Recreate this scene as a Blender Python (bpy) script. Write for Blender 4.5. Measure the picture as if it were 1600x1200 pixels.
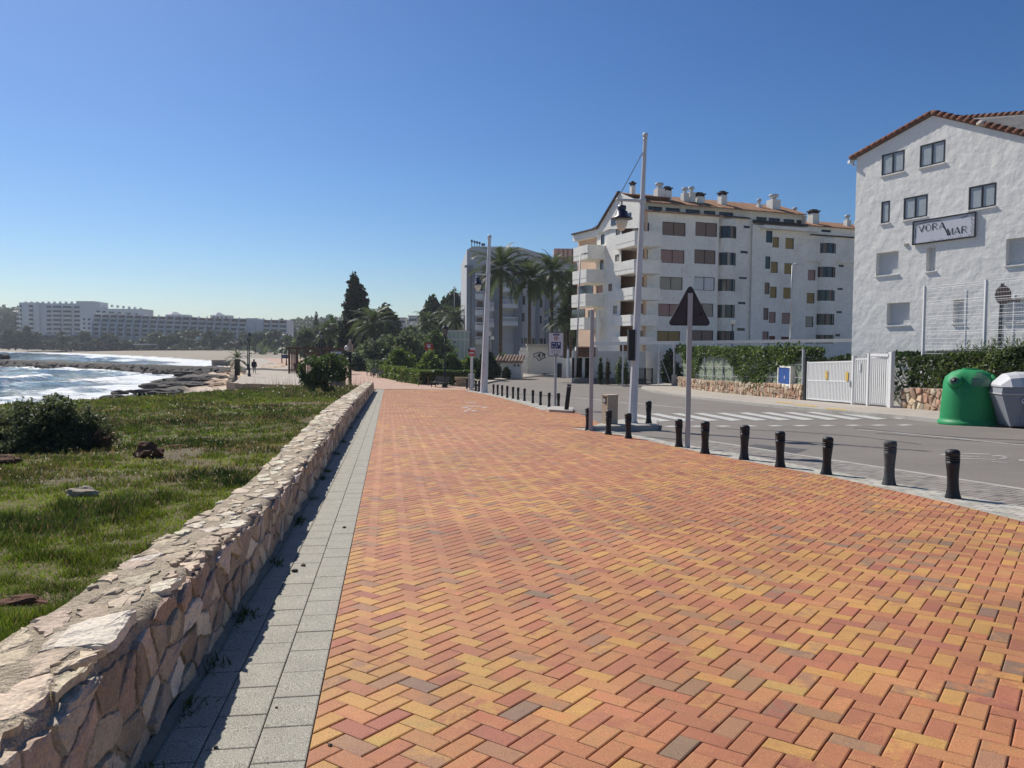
import bpy, math, random
import numpy as np
from mathutils import Vector, Matrix, noise as mnoise

random.seed(7)
RNG = np.random.default_rng(11)
C = bpy.context.scene.collection
for _o in list(bpy.data.objects):
    bpy.data.objects.remove(_o)
SC = bpy.context.scene

# ------------------------------------------------------------------ camera, sky, sun, exposure
F, CAM_H = 1235.0, 1.5                      # focal length in photo pixels, eye height
PITCH, ROLL = math.atan(55 / 1235.0), math.radians(0.5)
cam_d = bpy.data.cameras.new('camera')
cam = bpy.data.objects.new('camera', cam_d)
C.objects.link(cam)
cam_d.sensor_fit = 'HORIZONTAL'
cam_d.sensor_width = 36.0
cam_d.lens = 36.0 * F / 1600.0
cam_d.clip_start = 0.05
cam_d.clip_end = 6000
cam.matrix_world = (Matrix.Translation((0, 0, CAM_H)) @ Matrix.Rotation(math.pi / 2 - PITCH, 4, 'X')
                    @ Matrix.Rotation(ROLL, 4, 'Z'))
SC.camera = cam

SUN_EL, SUN_AZ = math.radians(46), math.radians(-39.5)     # azimuth from +Y, negative = to the left
world = bpy.data.worlds.new('World')
SC.world = world
world.use_nodes = True
wn = world.node_tree
bg = wn.nodes['Background']
sky = wn.nodes.new('ShaderNodeTexSky')
sky.sky_type = 'NISHITA'
sky.sun_disc = False
sky.sun_elevation = SUN_EL
sky.sun_rotation = SUN_AZ
sky.altitude = 0
sky.air_density = 1.0
sky.dust_density = 0.55
sky.ozone_density = 6.0
hsv = wn.nodes.new('ShaderNodeHueSaturation')          # the deep blue of the phone's picture
hsv.inputs['Saturation'].default_value = 1.15
gam = wn.nodes.new('ShaderNodeGamma')
gam.inputs[1].default_value = 1.25
wn.links.new(sky.outputs[0], hsv.inputs['Color'])
wn.links.new(hsv.outputs[0], gam.inputs[0])
wn.links.new(gam.outputs[0], bg.inputs[0])
bg.inputs[1].default_value = 0.052
sun_d = bpy.data.lights.new('sun', 'SUN')
sun_d.energy = 4.9
sun_d.angle = math.radians(0.5)
sun_d.color = (1.0, 0.95, 0.87)
sun = bpy.data.objects.new('sun', sun_d)
C.objects.link(sun)
sdir = Vector((math.sin(SUN_AZ) * math.cos(SUN_EL), math.cos(SUN_AZ) * math.cos(SUN_EL), math.sin(SUN_EL)))
sun.rotation_euler = (-sdir).to_track_quat('-Z', 'Y').to_euler()
SC.view_settings.view_transform = 'Standard'
SC.view_settings.look = 'None'
SC.view_settings.exposure = 0.1
SC.view_settings.gamma = 1.0
SC.view_settings.use_curve_mapping = False
SC.render.engine = 'CYCLES'
SC.cycles.use_denoising = True
SC.cycles.max_bounces = 6
SC.cycles.transparent_max_bounces = 6
SC.cycles.sample_clamp_indirect = 8.0

# ------------------------------------------------------------------ where a pixel of the photo lies on the ground
SY, SX, BREAK = -0.0297, 0.0035, 62.0       # the promenade falls gently away from the camera, then levels out
SEA = -2.9
def ray(u, v):
    x, y = u - 800.0, 600.0 - v
    c, s = math.cos(ROLL), math.sin(ROLL)
    X, Y = c * x - s * y, s * x + c * y
    cp, sp = math.cos(PITCH), math.sin(PITCH)
    return Vector((X, F * cp + Y * sp, -F * sp + Y * cp))
def gz(x, y):
    return SY * min(y, BREAK) + (SX * x if abs(x) < 25 else SX * 25 * (1 if x > 0 else -1)) * max(0.0, min(1.0, (BREAK + 20 - y) / 20))
def G(u, v, dz=0.0):
    r = ray(u, v)
    lo, hi = 0.5, 3000.0
    for _ in range(60):
        m = (lo + hi) / 2
        t = m / r.y
        if CAM_H + r.z * t > gz(r.x * t, m) + dz: lo = m
        else: hi = m
    t = lo / r.y
    return Vector((r.x * t, lo, CAM_H + r.z * t))
def at(u, v, d):
    r = ray(u, v)
    return Vector((r.x * d / r.y, d, CAM_H + r.z * d / r.y))
def on_plane(u, v, o, n):
    r = ray(u, v)
    c = Vector((0, 0, CAM_H))
    t = (o - c).dot(n) / r.dot(n)
    return c + r * t
PTH = math.radians(-8.95)
PA = Vector((math.sin(PTH), math.cos(PTH)))     # along the promenade
PB = Vector((math.cos(PTH), -math.sin(PTH)))    # across it, to the right
def pab(a, b): return (PA.x * a + PB.x * b, PA.y * a + PB.y * b)
def interp(x, pts):
    if x <= pts[0][0]: return pts[0][1]
    for (x0, y0), (x1, y1) in zip(pts, pts[1:]):
        if x <= x1: return y0 + (y1 - y0) * (x - x0) / (x1 - x0)
    return pts[-1][1]

# ------------------------------------------------------------------ materials
MATS = {}
def nd(nt, t, **kw):
    n = nt.nodes.new(t)
    for k, v in kw.items(): setattr(n, k, v)
    return n
def mat(name, col=(.5, .5, .5), rough=.8, var=.12, vscale=3.0, bump=0.0, bscale=40.0, metal=0.0, attr=None,
        spec=.35, transl=0.0, fine=0.0, fscale=150.0, trans=0.0, alpha=None, bdist=.01, dirt=None, dscale=1.2, damt=.6):
    m = bpy.data.materials.new(name)
    m.use_nodes = True
    nt = m.node_tree
    L = nt.links.new
    p = nt.nodes['Principled BSDF']
    p.inputs['Roughness'].default_value = rough
    p.inputs['Metallic'].default_value = metal
    p.inputs['Specular IOR Level'].default_value = spec
    if trans: p.inputs['Transmission Weight'].default_value = trans
    tc = nd(nt, 'ShaderNodeTexCoord')
    if attr:
        a = nd(nt, 'ShaderNodeAttribute', attribute_name=attr)
        cur = a.outputs['Color']
    else:
        a = nd(nt, 'ShaderNodeRGB')
        a.outputs[0].default_value = (*col, 1)
        cur = a.outputs[0]
    def layer(cur, scale, amt, det=4.0, lo=.25):
        n = nd(nt, 'ShaderNodeTexNoise')
        n.inputs['Scale'].default_value = scale
        n.inputs['Detail'].default_value = det
        n.inputs['Roughness'].default_value = .65
        L(tc.outputs['Object'], n.inputs['Vector'])
        mr = nd(nt, 'ShaderNodeMapRange')
        mr.inputs[1].default_value = lo; mr.inputs[2].default_value = 1 - lo
        mr.inputs[3].default_value = 1 - amt; mr.inputs[4].default_value = 1 + amt
        L(n.outputs[0], mr.inputs[0])
        mx = nd(nt, 'ShaderNodeMix', data_type='RGBA', blend_type='MULTIPLY')
        mx.inputs[0].default_value = 1.0
        L(cur, mx.inputs[6]); L(mr.outputs[0], mx.inputs[7])
        return mx.outputs[2]
    if var: cur = layer(cur, vscale, var)
    if fine: cur = layer(cur, fscale, fine, 2.0, .36)
    if dirt:
        n = nd(nt, 'ShaderNodeTexNoise')
        n.inputs['Scale'].default_value = dscale; n.inputs['Detail'].default_value = 6; n.inputs['Roughness'].default_value = .7
        L(tc.outputs['Object'], n.inputs['Vector'])
        mr = nd(nt, 'ShaderNodeMapRange')
        mr.inputs[1].default_value = .5; mr.inputs[2].default_value = .72
        mr.inputs[3].default_value = 0; mr.inputs[4].default_value = damt
        L(n.outputs[0], mr.inputs[0])
        mx = nd(nt, 'ShaderNodeMix', data_type='RGBA')
        L(mr.outputs[0], mx.inputs[0]); L(cur, mx.inputs[6]); mx.inputs[7].default_value = (*dirt, 1)
        cur = mx.outputs[2]
    L(cur, p.inputs['Base Color'])
    if bump:
        n = nd(nt, 'ShaderNodeTexNoise')
        n.inputs['Scale'].default_value = bscale; n.inputs['Detail'].default_value = 5
        L(tc.outputs['Object'], n.inputs['Vector'])
        b = nd(nt, 'ShaderNodeBump')
        b.inputs['Strength'].default_value = bump; b.inputs['Distance'].default_value = bdist
        L(n.outputs[0], b.inputs['Height']); L(b.outputs[0], p.inputs['Normal'])
    if transl:
        t = nd(nt, 'ShaderNodeBsdfTranslucent')
        ms = nd(nt, 'ShaderNodeMixShader')
        ms.inputs[0].default_value = transl
        hs = nd(nt, 'ShaderNodeHueSaturation')
        hs.inputs['Value'].default_value = 1.5; hs.inputs['Saturation'].default_value = 1.1
        L(cur, hs.inputs['Color']); L(hs.outputs[0], t.inputs[0])
        L(p.outputs[0], ms.inputs[1]); L(t.outputs[0], ms.inputs[2])
        L(ms.outputs[0], nt.nodes['Material Output'].inputs[0])
    MATS[name] = m
    return m

M = {}
M['granite'] = mat('granite_slab', (.335, .315, .258), .85, .12, 5, .5, 260, fine=.62, fscale=210, bdist=.002, dirt=(.33, .31, .27), dscale=2.2, damt=.35)
M['kerbstone'] = mat('grey_paver', rough=.9, var=.15, vscale=6, bump=.4, bscale=200, attr='col', fine=.25, fscale=160, bdist=.002)
M['joint'] = mat('joint_sand', (.17, .11, .07), .95, .3, 14, .5, 120)
M['greyjoint'] = mat('mortar_joint', (.17, .16, .14), .95, .25, 14, .5, 120)
M['asphalt'] = mat('asphalt', (.195, .172, .15), .85, .12, .5, .5, 160, fine=.25, fscale=70, bdist=.003, dirt=(.155, .138, .125), dscale=.35, damt=.5)
M['roadpaint'] = mat('road_paint', (.50, .49, .46), .8, .15, 3, .2, 100, dirt=(.24, .22, .20), dscale=5, damt=.85)
M['fadedpaint'] = mat('faded_paint', (.36, .345, .32), .85, .2, 3, .2, 100, dirt=(.20, .18, .165), dscale=4, damt=.9)
M['tar'] = mat('tar_seam', (.085, .08, .078), .7, .3, 2)
M['yellowpaint'] = mat('yellow_paint', (.60, .40, .08), .8, .15, 3, .2, 100, dirt=(.25, .24, .22), dscale=5, damt=.8)
M['concrete'] = mat('concrete', (.40, .375, .33), .9, .15, 2.5, .4, 90, fine=.15, fscale=90, bdist=.004)
M['darkconcrete'] = mat('dark_concrete', (.20, .19, .18), .9, .2, 2.5, .4, 90, fine=.15, fscale=90)
M['pavement'] = mat('pavement_tiles', (.40, .355, .30), .9, .15, 1.2, .3, 60, fine=.12, fscale=40)
M['soil'] = mat('soil', (.13, .10, .055), .95, .35, 1.5, .6, 25, fine=.3, fscale=30, bdist=.02)
M['stone'] = mat('wall_stone', rough=.9, var=.22, vscale=7, bump=1.0, bscale=24, attr='col', fine=.16, fscale=90, bdist=.02)
M['mortar'] = mat('wall_mortar', (.35, .285, .205), .95, .28, 6, 1.0, 40, fine=.40, fscale=150, bdist=.022)
M['rubble'] = mat('rubble_stone', rough=.9, var=.2, vscale=6, bump=.7, bscale=25, attr='col', bdist=.02)
M['rubblemortar'] = mat('rubble_mortar', (.27, .20, .14), .95, .25, 5, .6, 40, bdist=.02)
M['leaf'] = mat('leaves', rough=.55, var=.0, attr='col', transl=.36, spec=.4)
M['grass'] = mat('grass_blades', rough=.55, var=.0, attr='col', transl=.35, spec=.3)
M['bark'] = mat('bark', (.10, .075, .055), .95, .3, 6, .8, 30, bdist=.03)
M['palmtrunk'] = mat('palm_trunk', (.075, .055, .04), .95, .3, 5, .9, 14, bdist=.05)
M['whitewall'] = mat('white_plaster', (.88, .855, .79), .85, .04, .8, .38, 1.7, fine=.03, fscale=6, bdist=.14, dirt=(.74, .72, .68), dscale=.5, damt=.35)
M['aptwall'] = mat('white_render', (.88, .845, .765), .9, .06, .5, .3, 9, fine=.05, fscale=3, bdist=.03, dirt=(.56, .53, .47), dscale=.35, damt=.45)
M['sunwall'] = mat('garden_wall_paint', (.70, .68, .63), .9, .08, .7, .4, 9, bdist=.03, dirt=(.45, .41, .35), dscale=.8, damt=.5)
M['hotelgrey'] = mat('grey_paint', (.50, .51, .52), .9, .05, .4)
M['hoteldark'] = mat('dark_grey_paint', (.25, .27, .30), .9, .05, .4)
M['hotelwhite'] = mat('pale_paint', (.72, .72, .72), .9, .05, .4)
M['farwhite'] = mat('far_white_wall', (.62, .62, .61), .9, .05, .1)
M['pink'] = mat('pink_paint', (.62, .36, .28), .9, .05, .5)
M['peach'] = mat('peach_reveal', (.70, .50, .36), .9, .05, .5)
M['tile'] = mat('roof_tile', rough=.9, var=.3, vscale=2.5, bump=.3, bscale=30, attr='col')
M['tileplain'] = mat('clay_tile', (.26, .125, .075), .9, .35, 2.0, .4, 20)
M['darktile'] = mat('dark_tile', (.07, .05, .045), .9, .3, 3)
M['slate'] = mat('grey_roof_tile', (.20, .19, .18), .9, .35, 1.5, .5, 8, bdist=.04)
M['glass'] = mat('window_glass', (.10, .125, .14), .06, .25, .9, spec=.6)
M['darkglass'] = mat('dark_glass', (.025, .028, .035), .08, .3, .9, spec=.6)
M['curtain'] = mat('net_curtain', (.42, .46, .47), .3, .12, 5, spec=.5)
M['darkframe'] = mat('dark_frame', (.022, .022, .026), .45, .1)
M['shut_brown'] = mat('brown_shutter', (.26, .185, .15), .7, .08, 2, .2, 20)
M['shut_pink'] = mat('pink_shutter', (.40, .25, .22), .7, .08, 2)
M['shut_beige'] = mat('beige_shutter', (.42, .385, .31), .7, .08, 2)
M['shut_ochre'] = mat('ochre_shutter', (.36, .25, .10), .7, .08, 2)
M['shut_red'] = mat('red_brown_shutter', (.20, .06, .04), .7, .08, 2)
M['shut_white'] = mat('white_shutter', (.70, .71, .70), .6, .04, 2)
M['whitemetal'] = mat('white_metal', (.74, .74, .73), .45, .04, 3, dirt=(.50, .47, .42), dscale=3, damt=.3)
M['polewhite'] = mat('white_pole_paint', (.66, .67, .68), .5, .05, 2, dirt=(.45, .43, .40), dscale=2.5, damt=.4)
M['galv'] = mat('galvanised_steel', (.42, .43, .44), .5, .15, 3, metal=.35)
M['black'] = mat('black_iron', (.018, .018, .02), .5, .1)
M['blackplastic'] = mat('black_rubber', (.016, .016, .018), .5, .25, 9, .3, 60, spec=.4, fine=.2, fscale=40)
M['navy'] = mat('navy_enamel', (.012, .018, .05), .3, .1, spec=.6)
M['opal'] = mat('opal_glass', (.75, .72, .62), .3, .03, spec=.5)
M['beigebox'] = mat('beige_concrete', (.46, .37, .27), .9, .15, 3, .5, 60, fine=.2, fscale=80)
M['green'] = mat('green_plastic', (.02, .27, .09), .5, .10, 2.2, .15, 8, fine=.06, fscale=30, dirt=(.03, .20, .07), dscale=1.8, damt=.4)
M['scuffed'] = mat('scuffed_green', (.10, .22, .13), .7, .35, 7, .2, 20, dirt=(.22, .17, .17), dscale=7, damt=.8)
M['binlid'] = mat('light_grey_plastic', (.58, .58, .58), .42, .06, 2, .15, 5)
M['bingrey'] = mat('grey_plastic', (.30, .31, .34), .5, .12, 1.6, .15, 5, dirt=(.22, .21, .21), dscale=1.6, damt=.4)
M['bluepaint'] = mat('blue_paint', (.025, .085, .30), .5, .12, 3)
M['navypanel'] = mat('blue_panel', (.03, .04, .16), .55, .1, 3)
M['signwhite'] = mat('sign_white', (.66, .66, .70), .4, .03)
M['red'] = mat('sign_red', (.45, .03, .03), .5, .08)
M['signback'] = mat('sign_back_grey', (.055, .05, .062), .6, .12, 3)
M['mesh_green'] = mat('green_screen_mesh', (.23, .27, .19), .8, .3, 4, .9, 6, bdist=.08)
M['wood'] = mat('weathered_wood', (.22, .17, .10), .9, .3, 8)
M['darkwood'] = mat('brown_pergola_wood', (.10, .05, .035), .8, .2, 4)
M['rock'] = mat('shore_rock', rough=.85, var=.30, vscale=.6, bump=.9, bscale=2.2, attr='col', fine=.2, fscale=3, bdist=.3)
M['wetrock'] = mat('wet_rock', (.05, .042, .036), .8, .4, .5, .9, 2.5, bdist=.3, spec=.2)
M['earthclod'] = mat('red_earth', (.12, .055, .03), .95, .3, 8, .9, 22, bdist=.04)
M['fieldstone'] = mat('field_stone', (.33, .28, .21), .95, .3, 8, .9, 22, bdist=.02)
M['sand'] = mat('beach_sand', (.29, .25, .19), .95, .15, .02, dirt=(.30, .24, .17), dscale=.03, damt=.5)
M['cloth'] = mat('dark_coat', (.016, .016, .022), .9, .1)
M['trousers'] = mat('grey_trousers', (.12, .12, .14), .9, .1)
M['skin'] = mat('skin', (.45, .26, .18), .6, .05)
M['hair'] = mat('hair', (.02, .015, .012), .6, .05)
M['farpath'] = mat('pale_paving', (.40, .35, .285), .9, .1, .3, fine=.08, fscale=3)
M['farbrick'] = mat('far_brick_paving', (.46, .305, .225), .9, .14, .5, fine=.14, fscale=5)
M['hotelpane'] = mat('far_window', (.06, .068, .085), .3, .2, .2)
M['rust'] = mat('rust_brown', (.17, .075, .055), .9, .2, .2)
M['greenglass'] = mat('greenish_glass', (.33, .44, .42), .15, .12, .6, spec=.6)

def brick_material():
    m = bpy.data.materials.new('clay_brick'); m.use_nodes = True
    nt = m.node_tree; L = nt.links.new
    p = nt.nodes['Principled BSDF']; p.inputs['Roughness'].default_value = .7; p.inputs['Specular IOR Level'].default_value = .45
    tc = nd(nt, 'ShaderNodeTexCoord')
    a = nd(nt, 'ShaderNodeAttribute', attribute_name='cola'); b = nd(nt, 'ShaderNodeAttribute', attribute_name='colb')
    n = nd(nt, 'ShaderNodeTexNoise'); n.inputs['Scale'].default_value = 9; n.inputs['Detail'].default_value = 5; n.inputs['Roughness'].default_value = .7
    ad = nd(nt, 'ShaderNodeVectorMath', operation='MULTIPLY_ADD')
    L(b.outputs['Color'], ad.inputs[0]); ad.inputs[1].default_value = (40, 40, 40); L(tc.outputs['Object'], ad.inputs[2])
    L(ad.outputs[0], n.inputs['Vector'])
    mr = nd(nt, 'ShaderNodeMapRange'); mr.inputs[1].default_value = .44; mr.inputs[2].default_value = .62
    L(n.outputs[0], mr.inputs[0])
    mx = nd(nt, 'ShaderNodeMix', data_type='RGBA'); L(mr.outputs[0], mx.inputs[0]); L(a.outputs['Color'], mx.inputs[6]); L(b.outputs['Color'], mx.inputs[7])
    g = nd(nt, 'ShaderNodeTexNoise'); g.inputs['Scale'].default_value = 260; g.inputs['Detail'].default_value = 3
    L(tc.outputs['Object'], g.inputs['Vector'])
    mg = nd(nt, 'ShaderNodeMapRange'); mg.inputs[1].default_value = .3; mg.inputs[2].default_value = .7; mg.inputs[3].default_value = .55; mg.inputs[4].default_value = 1.45
    L(g.outputs[0], mg.inputs[0])
    m2 = nd(nt, 'ShaderNodeMix', data_type='RGBA', blend_type='MULTIPLY'); m2.inputs[0].default_value = 1
    L(mx.outputs[2], m2.inputs[6]); L(mg.outputs[0], m2.inputs[7])
    # broad soiling of the trodden surface
    s = nd(nt, 'ShaderNodeTexNoise'); s.inputs['Scale'].default_value = .8; s.inputs['Detail'].default_value = 5
    L(tc.outputs['Object'], s.inputs['Vector'])
    ms = nd(nt, 'ShaderNodeMapRange'); ms.inputs[1].default_value = .3; ms.inputs[2].default_value = .7; ms.inputs[3].default_value = .84; ms.inputs[4].default_value = 1.1
    L(s.outputs[0], ms.inputs[0])
    m3 = nd(nt, 'ShaderNodeMix', data_type='RGBA', blend_type='MULTIPLY'); m3.inputs[0].default_value = 1
    L(m2.outputs[2], m3.inputs[6]); L(ms.outputs[0], m3.inputs[7])
    L(m3.outputs[2], p.inputs['Base Color'])
    bp = nd(nt, 'ShaderNodeBump'); bp.inputs['Strength'].default_value = .5; bp.inputs['Distance'].default_value = .002
    L(g.outputs[0], bp.inputs['Height']); L(bp.outputs[0], p.inputs['Normal'])
    return m
M['brick'] = brick_material()

# ------------------------------------------------------------------ mesh helpers
class MB:
    """collects faces of one mesh; build() links it as one object"""
    def __init__(s):
        s.v = []; s.f = []; s.mi = []; s.mats = []; s.col = []; s.sm = []
        s.cur = 0; s.c = (1, 1, 1); s.smooth = False
    def use(s, m, smooth=None):
        if m not in s.mats: s.mats.append(m)
        s.cur = s.mats.index(m)
        if smooth is not None: s.smooth = smooth
        return s
    def face(s, idx):
        s.f.append(tuple(idx)); s.mi.append(s.cur); s.col.append(s.c); s.sm.append(s.smooth)
    def poly(s, pts):
        b = len(s.v); s.v.extend(tuple(p) for p in pts); s.face(range(b, b + len(pts)))
    def hexa(s, p):              # 8 points: bottom 0-3 anticlockwise, top 4-7
        b = len(s.v); s.v.extend(tuple(q) for q in p)
        for q in ((3, 2, 1, 0), (4, 5, 6, 7), (0, 1, 5, 4), (1, 2, 6, 5), (2, 3, 7, 6), (3, 0, 4, 7)):
            s.face([b + i for i in q])
    def box(s, c, d, rz=0.0, mtx=None):
        x, y, z = d[0] / 2, d[1] / 2, d[2] / 2
        P = [Vector(q) for q in ((-x, -y, -z), (x, -y, -z), (x, y, -z), (-x, y, -z), (-x, -y, z), (x, -y, z), (x, y, z), (-x, y, z))]
        if mtx is not None: P = [mtx @ q for q in P]
        if rz:
            R = Matrix.Rotation(rz, 3, 'Z'); P = [R @ q for q in P]
        s.hexa([q + Vector(c) for q in P])
    def bbox(s, lo, hi):
        s.box([(a + b) / 2 for a, b in zip(lo, hi)], [b - a for a, b in zip(lo, hi)])
    def tube(s, pts, r, n=8, caps=True):
        pts = [Vector(p) for p in pts]
        if not isinstance(r, (list, tuple)): r = [r] * len(pts)
        rings = []
        up = Vector((0, 0, 1))
        for i, p in enumerate(pts):
            t = (pts[min(i + 1, len(pts) - 1)] - pts[max(i - 1, 0)])
            t = t.normalized() if t.length > 1e-9 else up
            ref = Vector((1, 0, 0)) if abs(t.z) > .9 else up
            a = t.cross(ref).normalized(); b = t.cross(a)
            base = len(s.v)
            for k in range(n):
                g = 2 * math.pi * k / n
                s.v.append(tuple(p + (a * math.cos(g) + b * math.sin(g)) * r[i]))
            rings.append(base)
        for r0, r1 in zip(rings, rings[1:]):
            for k in range(n):
                k2 = (k + 1) % n
                s.face((r0 + k, r0 + k2, r1 + k2, r1 + k))
        if caps:
            s.face([rings[0] + k for k in reversed(range(n))]); s.face([rings[-1] + k for k in range(n)])
    def lathe(s, prof, n=16, c=(0, 0, 0), caps=True, sx=1.0, sy=1.0):
        rings = []
        for (r, z) in prof:
            b = len(s.v)
            for k in range(n):
                g = 2 * math.pi * k / n
                s.v.append((c[0] + r * math.cos(g) * sx, c[1] + r * math.sin(g) * sy, c[2] + z))
            rings.append(b)
        for r0, r1 in zip(rings, rings[1:]):
            for k in range(n):
                k2 = (k + 1) % n
                s.face((r0 + k, r0 + k2, r1 + k2, r1 + k))
        if caps:
            s.face([rings[0] + k for k in reversed(range(n))]); s.face([rings[-1] + k for k in range(n)])
    def ball(s, c, r, n=12, m=8, sz=1.0):
        s.lathe([(max(1e-4, r * math.sin(math.pi * i / m)), -r * sz * math.cos(math.pi * i / m)) for i in range(m + 1)], n, c, False)
    def prism(s, outline, z0, z1, zf=None):
        """outline of (x, y), anticlockwise; closed top and sides; z0/z1 offsets added to zf(x, y)"""
        zf = zf or (lambda x, y: 0.0)
        b = len(s.v); n = len(outline)
        for x, y in outline: s.v.append((x, y, zf(x, y) + z0))
        for x, y in outline: s.v.append((x, y, zf(x, y) + z1))
        s.face(range(b + n, b + 2 * n))
        s.face([b + i for i in reversed(range(n))])
        for i in range(n):
            j = (i + 1) % n
            s.face((b + i, b + j, b + n + j, b + n + i))
    def build(s, name, parent=None, m=None, attr=True, kind=None):
        me = bpy.data.meshes.new(name)
        me.from_pydata(s.v, [], s.f)
        for q in (s.mats if s.mats else [m]): me.materials.append(q)
        if s.mats: me.polygons.foreach_set('material_index', s.mi)
        me.polygons.foreach_set('use_smooth', s.sm)
        if any(c != (1, 1, 1) for c in s.col):
            at_ = me.attributes.new('col', 'FLOAT_COLOR', 'FACE')
            at_.data.foreach_set('color', np.array([(*c, 1) for c in s.col], dtype=np.float32).ravel())
        me.update()
        return link(name, me, parent, kind)
def link(name, me, parent=None, kind=None):
    o = bpy.data.objects.new(name, me)
    C.objects.link(o)
    if parent is not None: o.parent = parent
    if kind: o['kind'] = kind
    return o
def np_mesh(name, V, nper, mats, attrs=None, smooth=False, parent=None, kind=None):
    """V: (faces * nper, 3); every face has its own nper vertices"""
    V = np.asarray(V, dtype=np.float32).reshape(-1, 3)
    n = len(V) // nper
    me = bpy.data.meshes.new(name)
    me.vertices.add(len(V)); me.vertices.foreach_set('co', V.ravel())
    me.loops.add(len(V)); me.loops.foreach_set('vertex_index', np.arange(len(V), dtype=np.int32))
    me.polygons.add(n); me.polygons.foreach_set('loop_start', np.arange(0, len(V), nper, dtype=np.int32))
    if smooth: me.polygons.foreach_set('use_smooth', np.ones(n, dtype=bool))
    me.materials.append(mats)
    for k, arr in (attrs or {}).items():
        arr = np.asarray(arr, dtype=np.float32)
        a = me.attributes.new(k, 'FLOAT_COLOR', 'FACE')
        a.data.foreach_set('color', np.concatenate([arr, np.ones((n, 1), np.float32)], 1).ravel())
    me.update(calc_edges=True)
    return link(name, me, parent, kind)
def grid_mesh(name, P, mats, attrs=None, smooth=True, parent=None, kind=None):
    """P: (rows, cols, 3); attrs per vertex"""
    P = np.asarray(P, dtype=np.float32); r, c = P.shape[:2]
    me = bpy.data.meshes.new(name)
    idx = np.arange(r * c).reshape(r, c)
    q = np.stack([idx[:-1, :-1], idx[:-1, 1:], idx[1:, 1:], idx[1:, :-1]], -1).reshape(-1, 4)
    me.vertices.add(r * c); me.vertices.foreach_set('co', P.reshape(-1, 3).ravel())
    me.loops.add(q.size); me.loops.foreach_set('vertex_index', q.ravel().astype(np.int32))
    me.polygons.add(len(q)); me.polygons.foreach_set('loop_start', np.arange(0, q.size, 4, dtype=np.int32))
    if smooth: me.polygons.foreach_set('use_smooth', np.ones(len(q), dtype=bool))
    me.materials.append(mats)
    for k, arr in (attrs or {}).items():
        arr = np.asarray(arr, dtype=np.float32).reshape(r * c, -1)
        if arr.shape[1] == 1: arr = np.repeat(arr, 3, 1)
        a = me.attributes.new(k, 'FLOAT_COLOR', 'POINT')
        a.data.foreach_set('color', np.concatenate([arr, np.ones((r * c, 1), np.float32)], 1).ravel())
    me.update(calc_edges=True)
    return link(name, me, parent, kind)
def thing(name, label, cat, loc=(0, 0, 0), rz=0.0, group=None):
    o = bpy.data.objects.new(name, None)
    o.empty_display_size = .2
    C.objects.link(o)
    o.location = loc; o.rotation_euler = (0, 0, rz)
    o['label'] = label; o['category'] = cat
    if group: o['group'] = group
    return o
def tag(o, label, cat, group=None):
    o['label'] = label; o['category'] = cat
    if group: o['group'] = group
    return o
def copy_thing(r, loc, rz=0.0, label=None, scale=1.0):
    n = r.copy(); C.objects.link(n)
    n.location = loc; n.rotation_euler = (0, 0, rz); n.scale = (scale,) * 3
    if label: n['label'] = label
    for ch in r.children:
        c = ch.copy(); C.objects.link(c); c.parent = n
        for g in ch.children:
            d = g.copy(); C.objects.link(d); d.parent = c
    return n

def clip(poly, nx, ny, d):
    """keep the part of a convex polygon where nx*x + ny*y <= d"""
    out = []
    for i in range(len(poly)):
        p, q = poly[i], poly[(i + 1) % len(poly)]
        a, b = nx * p[0] + ny * p[1] - d, nx * q[0] + ny * q[1] - d
        if a <= 0: out.append(p)
        if (a < 0 < b) or (b < 0 < a):
            t = a / (a - b)
            out.append((p[0] + (q[0] - p[0]) * t, p[1] + (q[1] - p[1]) * t))
    return out
def area(poly):
    return .5 * sum(p[0] * q[1] - q[0] * p[1] for p, q in zip(poly, poly[1:] + poly[:1]))
def inset(poly, d):
    out = poly
    n = len(poly)
    for i in range(n):
        p, q = poly[i], poly[(i + 1) % n]
        ex, ey = q[0] - p[0], q[1] - p[1]
        l = math.hypot(ex, ey)
        if l < 1e-6: continue
        nx, ny = ey / l, -ex / l         # outward for anticlockwise
        out = clip(out, nx, ny, nx * p[0] + ny * p[1] - d)
        if len(out) < 3: return []
    return out
def clean(poly, eps=2e-3):
    out = []
    for p in poly:
        if not out or math.hypot(p[0] - out[-1][0], p[1] - out[-1][1]) > eps: out.append(p)
    if len(out) > 2 and math.hypot(out[0][0] - out[-1][0], out[0][1] - out[-1][1]) < eps: out.pop()
    return out
# ------------------------------------------------------------------ shoreline, ground sheet, sea
SHORE = [(-24, -40), (-27, 20), (-29, 45), (-31, 62), (-35, 82), (-37.5, 94), (-46, 112), (-55, 137), (-62, 165), (-75, 195),
         (-83, 213), (-118, 262), (-185, 350), (-270, 442), (-380, 505), (-600, 560), (-1500, 640)]
_sa = np.array(SHORE[:-1], float); _sb = np.array(SHORE[1:], float)
def shore_dist(X, Y):
    """signed distance to the waterline, positive on land"""
    X = np.asarray(X, float); Y = np.asarray(Y, float)
    best = np.full(X.shape, 1e9); sign = np.ones(X.shape)
    for a, b in zip(_sa, _sb):
        d = b - a; l2 = d @ d
        t = np.clip(((X - a[0]) * d[0] + (Y - a[1]) * d[1]) / l2, 0, 1)
        dx, dy = X - (a[0] + d[0] * t), Y - (a[1] + d[1] * t)
        dist = np.hypot(dx, dy)
        sd = np.sign(d[1] * (X - a[0]) - d[0] * (Y - a[1]))
        m = dist < best
        best = np.where(m, dist, best); sign = np.where(m, sd, sign)
    return best * np.where(sign == 0, 1, sign)
def vgz(X, Y): return SY * np.minimum(Y, BREAK) + SX * np.clip(X, -25, 25) * np.clip((BREAK + 20 - Y) / 20, 0, 1)
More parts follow.
